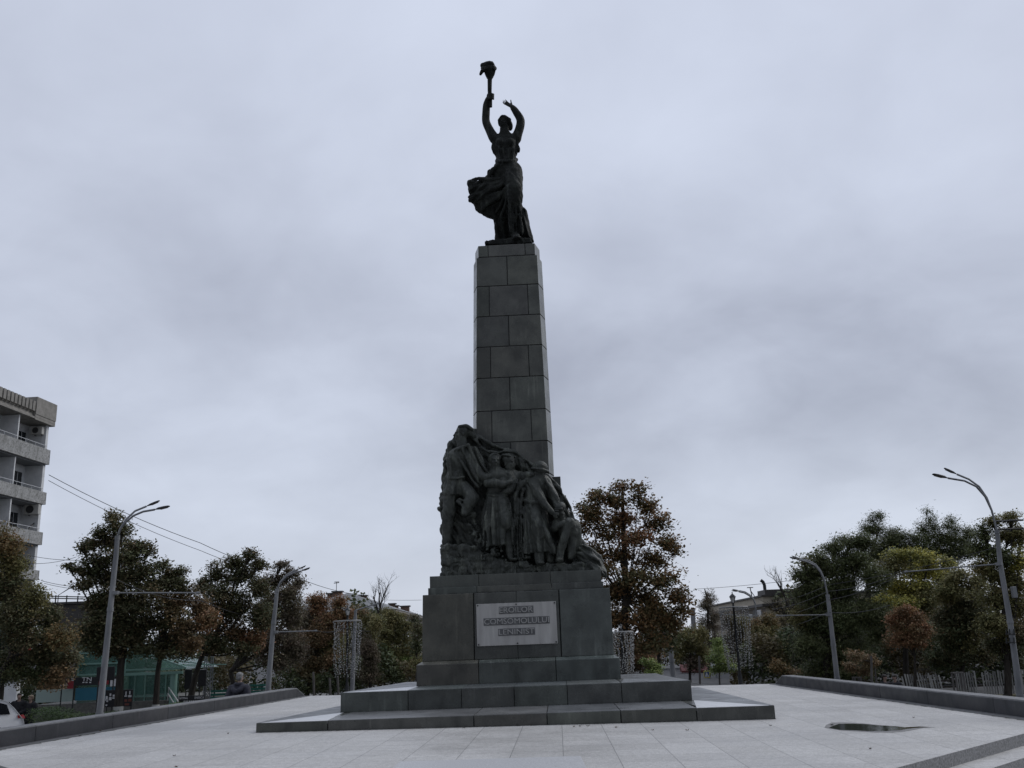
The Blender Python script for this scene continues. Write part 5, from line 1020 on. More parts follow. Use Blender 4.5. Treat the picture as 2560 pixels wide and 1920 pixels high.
lamp_post('grey double armed street lamp nearest on the left, in front of the tall linden', (248, 1790), [(249, 1783), (264, 1640), (276, 1520), (290, 1389), (293.7, 1341.7)],
          [([(300.5, 1321.5), (315.7, 1297.9), (337.6, 1277.6), (366, 1265.8)], (399.4, 1251.3), .6), ([(302, 1321), (314, 1306), (334, 1289), (358, 1279), (386.6, 1274)], (423.7, 1264.8), -.6)], 30, .108, LG, ((290, 1482), (500, 1482)))
lamp_post('grey double armed street lamp second from the left, before purple brown foliage', (670, 1735), [(669.9, 1727), (677, 1640), (684.4, 1553.6), (689, 1515), (692.8, 1474)],
          [([(701, 1454.7), (715.7, 1437.9), (732.6, 1428), (744.7, 1423.4)], (765, 1413.8), .6), ([(702, 1455), (717, 1441), (735, 1432), (751.9, 1428)], (774.8, 1419), -.6)], 36, .105, LG, ((689, 1580), (793, 1577)))
lamp_post('distant curved street lamp above the right light curtain', (1908, 1715), [(1908, 1708.5), (1903, 1650), (1895, 1585), (1890, 1539.5)],
          [([(1888, 1508.7), (1883, 1496), (1874, 1487), (1863, 1480), (1848.5, 1477)], (1830, 1473), .3), ([(1888, 1509.7), (1883, 1498), (1873, 1489), (1861, 1482), (1847, 1479)], (1829, 1476), -.4)], 58, .15, LG, ((1892, 1540), (1800, 1536)))
lamp_post('grey straight lamp post left of the weeping olive tree', (1684, 1700), [(1683.7, 1692.4), (1679, 1650), (1675, 1607), (1672, 1560)], [], 54, .16, None, name='post')
lamp_post('thin curved lamp pole between the bare purple tree and the light curtain', (1793, 1690), [(1792, 1680), (1789, 1620), (1788, 1595.5)],
          [([(1785, 1572.3), (1779, 1552), (1767.6, 1539.8), (1753, 1535)], (1741, 1532), 0)], 72, .10, LG, ((1788, 1597), (1815, 1597)))
lamp_post('straight grey post with a white tipped slanted arm by the left light curtain', (880, 1735), [(880, 1727), (884, 1640), (888, 1545), (889, 1526)],
          [([(889, 1526), (920, 1516), (948, 1508)], (956, 1505), 0)], 54, .12, None)
def pole_simple(label, pts, Y, r, name='post', cat='post', mat=None, group=None):
    b = px(*pts[0], Y); gz = ground_z(b[0], Y); mb = MB(); base = np.array([b[0], Y, gz]); P = [px(*p, Y) - base for p in pts]; mb.tube([(P[0][0], 0, 0)] + P, r, 8)
    o = mb.build(name, mat or M_CONC, smooth=True, label=label, cat=cat, group=group); o.location = tuple(base); return o
pole_simple('white pole half hidden behind the maple crown', [(1738, 1640), (1731.5, 1521.7)], 90, .22)
for i, (x, y0, y1, lb) in enumerate(((785, 1680, 1735, 'short brown post with a white tip left of the light curtain'), (826, 1695, 1735, 'thin grey post nearest the left light curtain'), (846, 1690, 1735, 'thin grey post under the left light curtain'), (1750, 1640, 1705, 'thin dark post left of the crossing sign'), (2180, 1640, 1715, 'thin brown stem support behind the right parapet'))): pole_simple(lb, [(x, y1), (x - 2, y0)], 56 if x < 2000 else 37, .06 if x < 2000 else .045, mat=M_BARK_PALE)
# iron lanterns and their light curtains
M_BULB = plain('light_string_bulb', (.45, .45, .43), .35); M_CORD = plain('light_string_cord', (.10, .10, .10), .7); M_RING = plain('light_curtain_hoop', (.34, .34, .33), .5)
M_LGLASS = plain('lantern_glass', (.62, .62, .60), .15)
def lantern(label, clabel, lx, cap_y, glass_y, ring_y, ring_r, low_y, Y, n_str=22):
    """lx = photo x of the glass"""
    g = px(lx, glass_y, Y); gz = ground_z(g[0], Y); base = np.array([g[0], Y, gz]); zg, zc, zr, zl = g[2] - gz, px(lx, cap_y, Y)[2] - gz, px(lx, ring_y, Y)[2] - gz, px(lx, low_y, Y)[2] - gz
    root = empty('lantern_post', base, label=label, cat='lantern', group='iron lanterns with light curtains'); s_ = (zc - zg)/.62
    mb = MB(); mb.lathe([(.16, 0), (.16, .25), (.10, .34), (.10, .75), (.075, .85), (.055, 1.0), (.05, zr - .05), (.07, zr), (.05, zr + .05), (.045, zg - .36*s_)], n=12); mb.build('pole', M_IRON, root, smooth=True)
    lh = MB(); lh.lathe([(.05*s_, zg - .36*s_), (.13*s_, zg - .30*s_), (.15*s_, zg - .26*s_)], n=6)
    lh.lathe([(.34*s_, zg + .26*s_), (.35*s_, zg + .30*s_), (.22*s_, zg + .46*s_), (.12*s_, zg + .55*s_), (.05*s_, zg + .62*s_), (.04*s_, zg + .70*s_), (.06*s_, zg + .74*s_), (.015*s_, zg + .80*s_)], n=6)
    for k in range(6):
        a = math.pi/3*k; c_, q = math.cos(a), math.sin(a); lh.bar((.15*s_*c_, .15*s_*q, zg - .28*s_), (.27*s_*c_, .27*s_*q, zg + .27*s_), .03*s_)
    hd = lh.build('lantern_head', M_IRON, root); mb = MB(); mb.lathe([(.135*s_, zg - .26*s_), (.25*s_, zg + .26*s_)], n=6); mb.build('glass', M_LGLASS, hd)
    R2 = ring_r; cr_ = empty('light_curtain', base + np.array([0, 0, zr]), label=clabel, cat='light curtain', group='light curtains hung round the lanterns')
    mb = MB(); mb.tube([(R2*math.cos(a), R2*math.sin(a), 0) for a in np.linspace(0, 2*math.pi, 29)], .022, 6, caps=False)
    for k in range(4): mb.tube([(0, 0, 0), (R2*math.cos(k*math.pi/2 + .4), R2*math.sin(k*math.pi/2 + .4), 0)], .014, 5)
    mb.build('hoop', M_RING, cr_, smooth=True)
    for k in range(n_str):
        a = 2*math.pi*k/n_str + rnd.uniform(-.08, .08); x, y = R2*math.cos(a), R2*math.sin(a); tw = rnd.uniform(.62, .92); L_ = (zr - zl)*rnd.uniform(.9, 1.03); pts = []
        for j in range(13):
            t = j/12; w_ = 1 - (1 - tw)*max(0, t - .45)/.55; pts.append((x*w_ + .03*math.sin(9*t + k), y*w_ + .03*math.cos(7*t + k), -L_*t))
        mb = MB(); mb.tube(pts, .007, 4, caps=False, mi=0)
        for j in range(30):
            t = (j + rnd.random())/30; i0 = min(int(t*12), 11); f = t*12 - i0; p = np.array(pts[i0])*(1 - f) + np.array(pts[i0 + 1])*f
            d = np.array([rnd.uniform(-1, 1), rnd.uniform(-1, 1), rnd.uniform(-.6, .6)])*.045; mb.bar(p, p + d, .021, mi=1)
        mb.build('light_string', [M_CORD, M_BULB], cr_)
lantern('black iron lantern post left of the pedestal', 'light curtain hanging round the left lantern beside the slanted arm post', 869, 1517, 1532, 1552, .60, 1695, 45)
lantern('black iron lantern post half hidden by the pedestal', 'narrow light curtain cut off by the right edge of the pedestal', 1552, 1560, 1568, 1579.5, .40, 1690, 35.5)
lantern('black iron lantern post standing against the sky right of the maple', 'widest light curtain, round the lantern right of the maple', 1832, 1484, 1500, 1518, .62, 1676, 44, 26)
# overhead wires
def wire(label, pts, sag=.3, r=.012, group='overhead wires'):
    P = []
    for (a, b_) in zip(pts[:-1], pts[1:]):
        a, b_ = np.array(a), np.array(b_)
        for j in range(10): t = j/10; P.append(a + (b_ - a)*t - np.array([0, 0, sag*4*t*(1 - t)]))
    P.append(np.array(pts[-1])); o_ = P[0]; mb = MB(); mb.tube([p - o_ for p in P], r, 5); o = mb.build('overhead_wire', M_WIRE, label=label, cat='wire', group=group); o.location = tuple(o_); return o
wire('upper long wire from the apartment block down to the roofs', [px(122, 1187, 64), px(500, 1357, 72), px(742, 1443, 82), px(905, 1487, 92)], .25, .022)
wire('lower long wire from the apartment block, running below another', [px(121, 1201, 64), px(500, 1376, 72), px(760, 1456, 84)], .25, .018)
wire('wire crossing the gap below the apartment block, descending right', [px(70, 1388, 52), px(215, 1400, 50)], .1, .012); wire('wire crossing the gap below the apartment block, rising right', [px(78, 1409, 52), px(190, 1393, 50)], .1, .012)
wire('wire above the little street lamp in the left gap', [px(105, 1452, 54), px(200, 1468, 52)], .05, .013); wire('lowest wire in the left gap beside the tall linden', [px(110, 1458, 54), px(205, 1474, 52)], .05, .012)
wire('thin wire across the sky from the maple to the willow', [px(1735, 1473, 70), px(1980, 1451, 60)], .05, .013)
wire('faint wire touching the left side of the pedestal', [px(968, 1500, 80), px(1054, 1500, 74)], .02, .012)
for i, (y0, y1, lb) in enumerate(((1429, 1478, 'upper trolley wire between the two right lamps'), (1432, 1500, 'second trolley wire between the two right lamps'), (1366, 1462, 'sloping stay wire from the right edge lamp'), (1530, 1530, 'low trolley wire beside the willow lamp'))):
    a = px(2262 if i < 2 else (2497 if i == 2 else 2225), y0 if i != 3 else 1513, 32.5); wire(lb, [a, px(2071, y1, 40), px(1930, y1 + 45, 56)], .12, .011)
wire('cable from the bracket of the nearest left lamp to the second lamp', [px(290, 1448, 30), px(500, 1500, 38), px(689, 1545, 50)], .2, .012)
wire('sagging span wire behind the left light curtain', [px(793, 1577, 56), px(860, 1570, 60), px(1010, 1577, 74)], .15, .02)
# ------------------------------------------------------------------ buildings
M_PLASTER = noisy('white_plaster', (.56, .57, .575), (.68, .685, .685), 2, .85, detail=8)
M_SHADEW = noisy('grey_plaster', (.30, .31, .32), (.38, .385, .39), 2, .85)
m_, N, L, b = new_mat('pebbledash'); v = mapped(N, L)
col = ramp(N, L, noise(N, L, v, 9, 6, .7), [(.35, (.16, .16, .15)), (.5, (.33, .33, .32)), (.65, (.42, .42, .41))]); dk = noise(N, L, mapped(N, L, (1.5, 1.5, .5)), 1.6, 4)
col = mix(N, L, ramp(N, L, dk, [(.5, grey(0)), (.72, grey(.6))]), col, (.13, .13, .12)); L.new(col, b.inputs['Base Color']); b.inputs['Roughness'].default_value = .9; M_PEB = m_
M_CORN = noisy('cornice_concrete', (.20, .19, .17), (.29, .275, .25), 3, .85); M_SLABD = plain('slab_underside', (.16, .165, .17), .9)
M_GLASSD = plain('dark_window_glass', (.02, .024, .028), .08); M_FRAMEW = plain('white_window_frame', (.55, .56, .57), .5); M_ACW = plain('air_conditioner_casing', (.40, .39, .36), .5); M_ACD = plain('air_conditioner_fan', (.03, .03, .03), .5)
XO = -31.2; YE = 66.0
xo = px(125, 1100, YE)[0]
BLD = empty('apartment_block', (xo, YE, ground_z(xo, YE)), -R_(4.6), label='white apartment block with loggias and a ribbed concrete cornice at the left edge', cat='building')
bo = np.array([xo, YE, ground_z(xo, YE)])
def zr_(y): return px(133 - (y - 1100)*.1, y, YE)[2] - bo[2]
zt, zc0 = zr_(1012.6), zr_(1063)
lv = [(zr_(1125), zr_(1161)), (zr_(1231), zr_(1261)), (zr_(1330.6), zr_(1362)), (zr_(1426), zr_(1450))]
while lv[-1][1] > 3.5: lv.append((lv[-1][0] - 2.85, lv[-1][1] - 2.85))
YB = 24.; BAY = 3.55; LD = 1.45
wall = MB(); wall.box(-14, -LD, -YB, -.001, 0, zc0); wall.box(-LD + .001, -.16, -.28, 0, 0, zc0); wall.box(-14, -LD, 0, .001 + .25, 0, zc0)
W_ = wall.build('wall', M_PLASTER, BLD)
co_ = MB(); co_.box(-14, .10, -YB, -2.2, zc0, zc0 + .12); co_.box(-14, .10, -2.2, .3, zc0 - .05, zc0 + .12); co_.box(-13.8, -.25, -YB, .0, zc0 + .12, zt - .25)
k = -YB
while k < -2.3: co_.box(-.16, .12, k, k + .27, zc0 + .50, zt - .30); k += .42
co_.box(-.30, -.10, -YB, -2.25, zc0 + .44, zt - .34, .8); co_.prism([(-.9, -YB, zc0 + .12), (-.02, -YB, zc0 + .12), (-.02, -2.2, zc0 + .12), (-.9, -2.2, zc0 + .12)], [(-.9, -YB, zc0 + .44), (-.14, -YB, zc0 + .44), (-.14, -2.2, zc0 + .44), (-.9, -2.2, zc0 + .44)], .55); co_.box(-1.6, .14, -2.2, .3, zc0 + .32, zt + .06); co_.box(-1.6, .11, -2.2, .28, zc0 + .12, zc0 + .30, .85)
co_.build('cornice', M_CORN, BLD)
for i, (z1, z0) in enumerate(lv):
    mb = MB(); mb.box(-.14, .04, -YB, .12, z0, z1, 1.); mb.box(-LD - .1, .04, .02, .12, z0, z1, 1.); bp = mb.build('balcony', M_PEB, BLD)
    mb = MB(); mb.box(-LD, -.15, -YB, -.02, z0 - .10, z0 + .08); mb.build('slab', M_SLABD, bp)
    mb = MB(); mb.tube([(-.05, -YB, z1 + .24), (-.05, -.25, z1 + .24)], .022, 6)
    kk = -.4
    while kk > -YB: mb.tube([(-.05, kk, z1), (-.05, kk, z1 + .24)], .015, 5); kk -= 1.2
    mb.build('railing', M_FRAMEW, bp)
    for j in range(1, 7):
        y = -BAY*j; mb = MB(); mb.box(-LD, -.16, y - .06, y + .06, z0 + .08, (lv[i - 1][1] - .1) if i else zc0 - .05); mb.build('partition', M_PLASTER, BLD)
        for yy, w_, zb, cls in ((y + 1.05, .85, z0 + .1, 1), (y + 2.35, 1.15, z1 + .02, 1)):
            zt_ = ((lv[i - 1][1]) if i else zc0) - .55
            if i > 3 and j > 3: continue
            mb = MB(); x = -LD + .01; mb.box(x, x + .05, yy - w_/2, yy + w_/2, zb, zt_); f_ = mb.build('window', M_FRAMEW, BLD); mb = MB()
            mb.box(x + .051, x + .06, yy - w_/2 + .08, yy - .03, zb + .08, zt_ - .08); mb.box(x + .051, x + .06, yy + .03, yy + w_/2 - .08, zb + .08, zt_ - .08); mb.build('pane', M_GLASSD, f_)
    wl = MB()
def air_con(lb, x, y, w_):
    # stands on the end wall of the loggia and faces the camera
    p = px(x, y, YE - .55); r_ = empty('air_conditioner', p, label=lb, cat='air conditioner', group='air conditioners on the apartment block'); h_ = w_*.68
    mb = MB(); mb.box(-w_/2, w_/2, -.17, .17, -h_/2, h_/2); mb.build('casing', M_ACW, r_, bevel=.02)
    mb = MB(); mb.lathe([(h_*.40, 0), (h_*.40, .03), (h_*.34, .035), (.05, .035)], n=18); f_ = mb.build('fan_grille', M_ACD, r_, smooth=True); f_.rotation_euler = (math.pi/2, 0, 0); f_.location = (-w_*.1, -.17, 0)
    mb = MB(); mb.bar((-w_*.3, .1, -h_/2 - .03), (-w_*.3, .54, -h_/2 - .03), .04); mb.bar((w_*.3, .1, -h_/2 - .03), (w_*.3, .54, -h_/2 - .03), .04); mb.build('bracket', M_DARKM, r_)
air_con('beige air conditioner under the cornice of the apartment block', 94, 1077, .78); air_con('wide air conditioner on the third loggia of the apartment block', 81, 1274, .98)
mb = MB(); a = px(48, 1349, YE - 2); b_ = px(94, 1300, YE + .2); mb.tube([(0, 0, 0), tuple((b_ - a)*.6 + np.array([0, 0, .05])), tuple(b_ - a)], .05, 6); o = mb.build('flag_pole', M_DARKM, label='dark slanted pole leaning out of the third balcony', cat='pole'); o.location = tuple(a)
mb = MB(); mb.lathe([(.02, 0), (.30, .10), (.34, .16)], n=16); o = mb.build('satellite_dish', M_ACD, smooth=True, label='dark satellite dish on the lowest visible balcony', cat='satellite dish'); p = px(63, 1411, YE - 1); o.location = tuple(p); o.rotation_euler = (R_(75), 0, R_(20))
# roofed house with chimneys, left of the pedestal
M_PINK = noisy('faded_render', (.20, .185, .17), (.29, .27, .25), 3, .9, detail=8); M_ROOF = noisy('grey_roofing', (.16, .165, .165), (.25, .255, .255), 4, .8, stretch=(1, 4, 1)); M_BRICK = noisy('chimney_brick', (.12, .075, .055), (.20, .13, .10), 12, .9); M_TIN = plain('dark_tin', (.05, .045, .042), .6)
hx0, hx1, hy0, hy1 = -20.5, -11.4, 87, 128; gz = -.05; ze = px(975, 1527, 90)[2]
H_ = empty('house', (hx1, hy0, gz), label='long pale house with chimneys on its hipped roof left of the pedestal', cat='house'); ho = np.array([hx1, hy0, gz])
def hb(mb, x0, x1, y0, y1, z0, z1, t=1.): mb.box(x0 - ho[0], x1 - ho[0], y0 - ho[1], y1 - ho[1], z0 - ho[2], z1 - ho[2], t)
mb = MB(); hb(mb, hx0, hx1, hy0, hy1, gz, ze - .35); mb.build('wall', M_PINK, H_)
mb = MB(); hb(mb, hx0 - .3, hx1 + .35, hy0 - .3, hy1 + .3, ze - .35, ze - .2, .9); hb(mb, hx0 - .45, hx1 + .5, hy0 - .45, hy1 + .4, ze - .2, ze, 1.1); hb(mb, hx0 - .1, hx1 + .12, hy0 - .1, hy1, ze - 1.15, ze - 1.0, .9); mb.build('cornice', M_PINK, H_)
zrg = px(850, 1487, 94)[2]; mb = MB(); A = np.array([[hx0 - .5, hy0 - .5, ze], [hx1 + .55, hy0 - .5, ze], [hx1 + .55, hy1 + .5, ze], [hx0 - .5, hy1 + .5, ze], [(hx0 + hx1)/2, hy0 + 4, zrg], [(hx0 + hx1)/2, hy1 - 4, zrg]]) - ho
mb.add(A, [(0, 1, 4), (1, 2, 5, 4), (2, 3, 5), (3, 0, 4, 5), (3, 2, 1, 0)]); RF = mb.build('roof', M_ROOF, H_)
for x, y0, y1, w_, Y in ((844, 1481, 1494, .8, 92), (906, 1491, 1506, .8, 97), (826, 1486, 1496, .5, 93), (981, 1511, 1526, .6, 106), (992, 1516, 1528, .3, 106), (1013, 1517, 1536, .9, 108)):
    t_, b2 = px(x, y0, Y), px(x, y1 + 12, Y); mb = MB(); mb.box(-w_/2, w_/2, -.35, .35, 0, t_[2] - b2[2]); c_ = mb.build('chimney', M_BRICK, RF); c_.location = tuple(b2 - ho)
    mb = MB(); mb.box(-w_/2 - .12, w_/2 + .12, -.47, .47, t_[2] - b2[2], t_[2] - b2[2] + .12); mb.build('chimney_cap', M_TIN, c_)
for k in range(9):
    y = hy0 + 3 + k*4.3; mb = MB(); hb(mb, hx1 + .002, hx1 + .06, y, y + 1.2, ze - 3.2, ze - 1.5); f_ = mb.build('window', M_FRAMEW, H_); mb = MB(); hb(mb, hx1 + .061, hx1 + .07, y + .1, y + 1.1, ze - 3.1, ze - 1.6); mb.build('pane', M_GLASSD, f_)
for k in range(3):
    x = hx0 + 1.3 + k*2.7; mb = MB(); hb(mb, x, x + 1.2, hy0 - .06, hy0 - .002, ze - 3.2, ze - 1.5); f_ = mb.build('window', M_FRAMEW, H_); mb = MB(); hb(mb, x + .1, x + 1.1, hy0 - .07, hy0 - .061, ze - 3.1, ze - 1.6); mb.build('pane', M_GLASSD, f_)
mb = MB(); mb.tube([(0, 0, 0), (0, 0, 1.0)], .03, 5); mb.bar((-.25, 0, .85), (.25, 0, .9), .06); mb.bar((-.2, 0, .97), (.25, 0, .97), .05); o = mb.build('aerial', M_DARKM, label='television aerial on the chimney of the hipped house', cat='aerial'); o.location = tuple(px(841, 1481, 92))
# flat roofed beige building
m_, N, L, b = new_mat('beige_block_wall'); br = N.new('ShaderNodeTexBrick'); mp_ = mapped(N, L, (1, 1, 1), (math.pi/2, 0, 0)); L.new(mp_, br.inputs['Vector']); br.inputs['Scale'].default_value = 1; br.inputs['Brick Width'].default_value = 1.1; br.inputs['Row Height'].default_value = .48; br.inputs['Mortar Size'].default_value = .02
br.inputs['Color1'].default_value = (.36, .31, .24, 1); br.inputs['Color2'].default_value = (.43, .38, .30, 1); br.inputs['Mortar'].default_value = (.13, .11, .09, 1); L.new(br.outputs['Color'], b.inputs['Base Color']); b.inputs['Roughness'].default_value = .9; M_BEIGE = m_
M_BEIGE2 = noisy('beige_frieze', (.38, .34, .27), (.47, .42, .34), 2, .9)
bx_ = px(1910, 1490, 75)[0]; bz = px(1910, 1489, 75)[2]; B2 = empty('flat_roofed_building', (bx_, 75, -.05), label='beige block building with a flat parapet roof behind the right lantern', cat='building')
mb = MB(); mb.box(0, 16, 0, 22, 0, bz - .75); mb.build('wall', M_BEIGE, B2)
mb = MB(); mb.box(-.12, 16.1, -.12, 22.1, bz - .55, bz - .02); mb.build('frieze', M_BEIGE2, B2); mb = MB(); mb.box(-.25, 16.2, -.25, 22.2, bz - .75, bz - .55, .35); mb.box(-.25, 16.2, -.25, 22.2, bz - .02, bz + .10, .3); mb.box(-2.0, 2.2, .8, 3.2, bz + .1, bz + .5, .3) if False else mb.box(.3, 5.2, .8, 3.2, bz + .10, bz + .52, .3); mb.build('roof_edge', M_TIN, B2)
for y, z0, z1 in ((1.2, bz - 3.6, bz - .95), (4.2, bz - 3.3, bz - 1.2), (8.5, bz - 3.3, bz - 1.2)):
    mb = MB(); mb.box(-.06, -.002, y, y + 1.3, z0, z1); f_ = mb.build('window', M_FRAMEW, B2); mb = MB(); mb.box(-.07, -.061, y + .1, y + .6, z0 + .1, z1 - .1); mb.box(-.07, -.061, y + .7, y + 1.2, z0 + .1, z1 - .1); mb.build('pane', M_GLASSD, f_)
mb = MB(); mb.box(-.05, -.002, 2.7, 3.9, bz - 3.6, bz - .9); mb.build('dark_panel', M_TIN, B2)
mb = MB(); mb.tube([(0, 0, 0), (0, 0, .55), (-.08, 0, .8), (-.25, 0, .95)], .13, 8); o = mb.build('vent_pipe', M_DARKM, smooth=True, label='bent dark vent pipe on the flat roof', cat='pipe'); o.location = tuple(px(1913, 1481, 77))
mb = MB(); mb.tube([(0, 0, 0), (-.1, 0, .9)], .04, 5); mb.tube([(0, 0, 0), (.25, 0, .0)], .03, 5); mb.bar((-.35, 0, .9), (.15, 0, .9), .06); mb.tube([(.3, 0, 0), (-.1, 0, .7)], .03, 5); o = mb.build('aerial', M_DARKM, label='television aerial on the left end of the flat roof', cat='aerial'); o.location = tuple(px(1881, 1497, 80))
# low white kiosk with a red awning, and the crossing sign in front of it
k0, k1 = px(1725, 1690, 84), px(1842, 1690, 84); kt = px(1780, 1672, 84)[2]; K = empty('kiosk', (k0[0], 84, -.05), label='low white shop front with a red awning behind the crossing sign', cat='shop')
mb = MB(); mb.box(0, k1[0] - k0[0], 0, 5, 0, kt + .05); mb.build('wall', M_PLASTER, K); mb = MB(); mb.prism([(-.8, -1.0, kt - .15), (1.6, -1.0, kt - .15), (1.6, .0, kt - .1), (-.8, .0, kt - .1)], [(-.8, -1.0, kt), (1.6, -1.0, kt), (1.6, .0, kt + .5), (-.8, .0, kt + .5)]); mb.build('awning', plain('red_awning', (.10, .02, .018), .7), K)
for x in (.6, 2.2): 
    mb = MB(); mb.box(x, x + 1.1, -.05, -.002, .1, kt - .6); mb.build('door', M_GLASSD, K)
M_SIGNY = plain('sign_yellow', (.50, .42, .10), .5); M_SIGNB = plain('sign_blue', (.02, .04, .14), .5); M_SIGNW = plain('sign_white', (.7, .7, .7), .5)
sc_ = px(1767, 1686, 62); SG_ = empty('crossing_sign', (sc_[0], 62, -.05), label='pedestrian crossing sign with a yellow border', cat='road sign'); zs = sc_[2] + .05
mb = MB(); mb.tube([(0, .03, 0), (0, .03, zs + .1)], .04, 8); mb.build('post', M_STEELP, SG_)
mb = MB(); mb.box(-.19, .19, -.01, .01, zs - .21, zs + .21); pl_ = mb.build('plate', M_SIGNY, SG_); mb = MB(); mb.box(-.15, .15, -.016, -.0105, zs - .16, zs + .16); mb.build('field', M_SIGNB, pl_)
mb = MB(); mb.prism([(-.12, -.021, zs - .13), (.12, -.021, zs - .13), (0, -.021, zs + .13)], [(-.12, -.0165, zs - .13), (.12, -.0165, zs - .13), (0, -.0165, zs + .13)]); mb.build('triangle', M_SIGNW, pl_)
mb = MB(); mb.tube([(.0, -.024, zs + .045), (.0, -.024, zs + .06)], .018, 6); mb.bar((0, -.024, zs + .03), (.005, -.024, zs - .03), .022); mb.bar((0, -.024, zs - .03), (-.035, -.024, zs - .1), .018); mb.bar((.005, -.024, zs - .03), (.04, -.024, zs - .1), .018); mb.build('walker', M_SIGNB, pl_)
# white panel wall with a red shop sign at the far left
wp = px(16, 1648, 46); W1_ = empty('shop_wall', (wp[0], 46, ground_z(wp[0], 46)), label='white wall with a red sign seen through the leaves at the left edge', cat='wall'); zz0 = ground_z(wp[0], 46)
xr, zt2 = px(53, 1610, 46)[0] - wp[0], px(30, 1585, 46)[2] - zz0; mb = MB(); mb.box(-1.2, xr, 0, .3, 0, zt2); mb.build('wall', M_PLASTER, W1_)
mb = MB(); x1 = px(75, 1610, 46)[0] - wp[0]; za, zb = px(62, 1638, 46)[2] - zz0, px(62, 1598, 46)[2] - zz0; mb.box(xr + .002, x1, -.06, .2, za, zb); rs = mb.build('sign', plain('red_sign', (.42, .035, .02), .5), W1_); mb = MB(); mb.box(xr + .02, x1 - .02, -.066, -.0605, za + (zb - za)*.36, za + (zb - za)*.66); mb.build('band', plain('sign_dark_band', (.05, .01, .01), .5), rs)
mb = MB()
for k in range(3): mb.box(xr + .08 + k*.12, xr + .15 + k*.12, -.066, -.0605, zb - .28, zb - .1)
for k in range(3): mb.box(xr + .06 + k*.13, xr + .14 + k*.13, -.066, -.0605, za + .05, za + .17)
mb.build('lettering', plain('sign_pale_letter', (.6, .25, .2), .5), rs)
# ------------------------------------------------------------------ green glass pavilion
M_GGLASS, N, L, b = new_mat('green_glass'); b.inputs['Base Color'].default_value = (.09, .19, .16, 1); b.inputs['Roughness'].default_value = .22; b.inputs['Specular IOR Level'].default_value = .2; b.inputs['Alpha'].default_value = .62
M_GFRAME = plain('green_frame', (.17, .30, .25), .45); M_GFRAMEL = plain('pale_green_panel', (.26, .33, .30), .5); M_PETROL = plain('petrol_panel', (.012, .12, .175), .5); M_BLACKP = plain('black_banner', (.008, .008, .010), .6); M_REDP = plain('red_banner', (.22, .012, .018), .6); M_WHITEP = plain('white_print', (.62, .62, .62), .6); M_STEP = noisy('pavilion_steps', (.10, .10, .09), (.16, .155, .14), 6, .85)
YP = 46.; po = px(88, 1760, YP); gz = ground_z(po[0], YP); PV = empty('pavilion', (po[0], YP, gz), label='green glass pavilion with banners behind the lindens', cat='pavilion'); po = np.array([po[0], YP, gz])
def pp(x, y, d=0.): return px(x, y, YP + d) - po
def prect(mb, x0, y0, x1, y1, d0=0., th=.05, t=1.):
    a, c_ = pp(x0, y1, d0), pp(x1, y0, d0); mb.box(a[0], c_[0], a[1], a[1] + th, a[2], c_[2], t)
mb = MB(); a, c_ = pp(84, 1762), pp(465, 1745); mb.box(a[0], c_[0], .02, 9, 0, pp(250, 1757)[2]); mb.build('base', M_STEP, PV)
z_base = pp(250, 1757)[2]; zmid = pp(300, 1684)[2]; zroof = pp(240, 1632)[2]; zpk = pp(285, 1606)[2]; xL, xM, xR = pp(194, 1690)[0], pp(310, 1690)[0], pp(463, 1690)[0]; xl0 = pp(88, 1690)[0]
mb = MB(); mb.box(xL, xM, .05, .09, zmid, zroof); mb.box(xM, xR - .5, .6, .64, z_base, zmid); mb.box(xL, xL + .04, .09, 8, z_base, zroof); mb.box(xM - .05, xM - .01, .09, 8, zmid, zroof)
mb.prism([(xL, .05, zroof + .01), (xM, .05, zroof + .01), (xM, .09, zroof + .01), (xL, .09, zroof + .01)], [(xL + .6, .05, zpk), (xL + .65, .05, zpk), (xL + .65, .09, zpk), (xL + .6, .09, zpk)])
mb.add([(xL, 0, zroof), (xM, 0, zroof), (xM, 8, zroof), (xL, 8, zroof), (xL + .6, 0, zpk), (xL + .6, 8, zpk)], [(1, 2, 5, 4), (0, 4, 5, 3)]); mb.add([(xM, .1, zmid + 1.15), (xR, .1, zmid + .1), (xR, 5, zmid + .1), (xM, 5, zmid + 1.15)], [(0, 1, 2, 3)])
GL = mb.build('glass', M_GGLASS, PV)
mb = MB()
for x in np.linspace(xL, xM, 3): mb.box(x - .035, x + .035, -.0, .049, zmid, zroof + .05)
for z_ in (zmid + .0, (zmid + zroof)/2, zroof): mb.box(xL - .03, xM + .03, -.012, .047, z_ - .035, z_ + .035)
mb.bar((xL - .02, .02, zroof), (xL + .6, .02, zpk + .03), .08); mb.bar((xL + .6, .02, zpk + .03), (xM + .02, .02, zroof), .08)
mb.box(xM - .02, xR + .05, -.55, -.45, zmid - .1, zmid + .02); mb.box(xM - .02, xR + .05, -.55, -.47, zmid + .12, zmid + .18); mb.bar((xM, .06, zmid + 1.18), (xR, .06, zmid + .14), .09)
for x in np.linspace(xM + .3, xR - .6, 5): mb.box(x - .03, x + .03, .55, .598, z_base, zmid)
mb.box(xM, xR - .5, .54, .597, zmid - 1.1, zmid - 1.03)
for k in range(4): mb.bar((xM + .5 + k*.7, .1, zmid + 1.0 - k*.24), (xM + 1.4 + k*.7, 4, zmid + .2), .05)
mb.build('frame', M_GFRAME, PV)
cx = pp(440, 1720)[0]; mb = MB(); mb.tube([(cx, -.35, z_base - .6), (cx, -.35, zmid - .1)], .16, 14); mb.build('column', M_GFRAME, PV, smooth=True)
mb = MB(); prect(mb, 88, 1722, 184, 1757, -.05, .1); mb.build('pale_panel', M_GFRAMEL, PV); mb = MB(); prect(mb, 186.5, 1716, 302, 1752, -.06, .1); mb.build('petrol_panel', M_PETROL, PV)
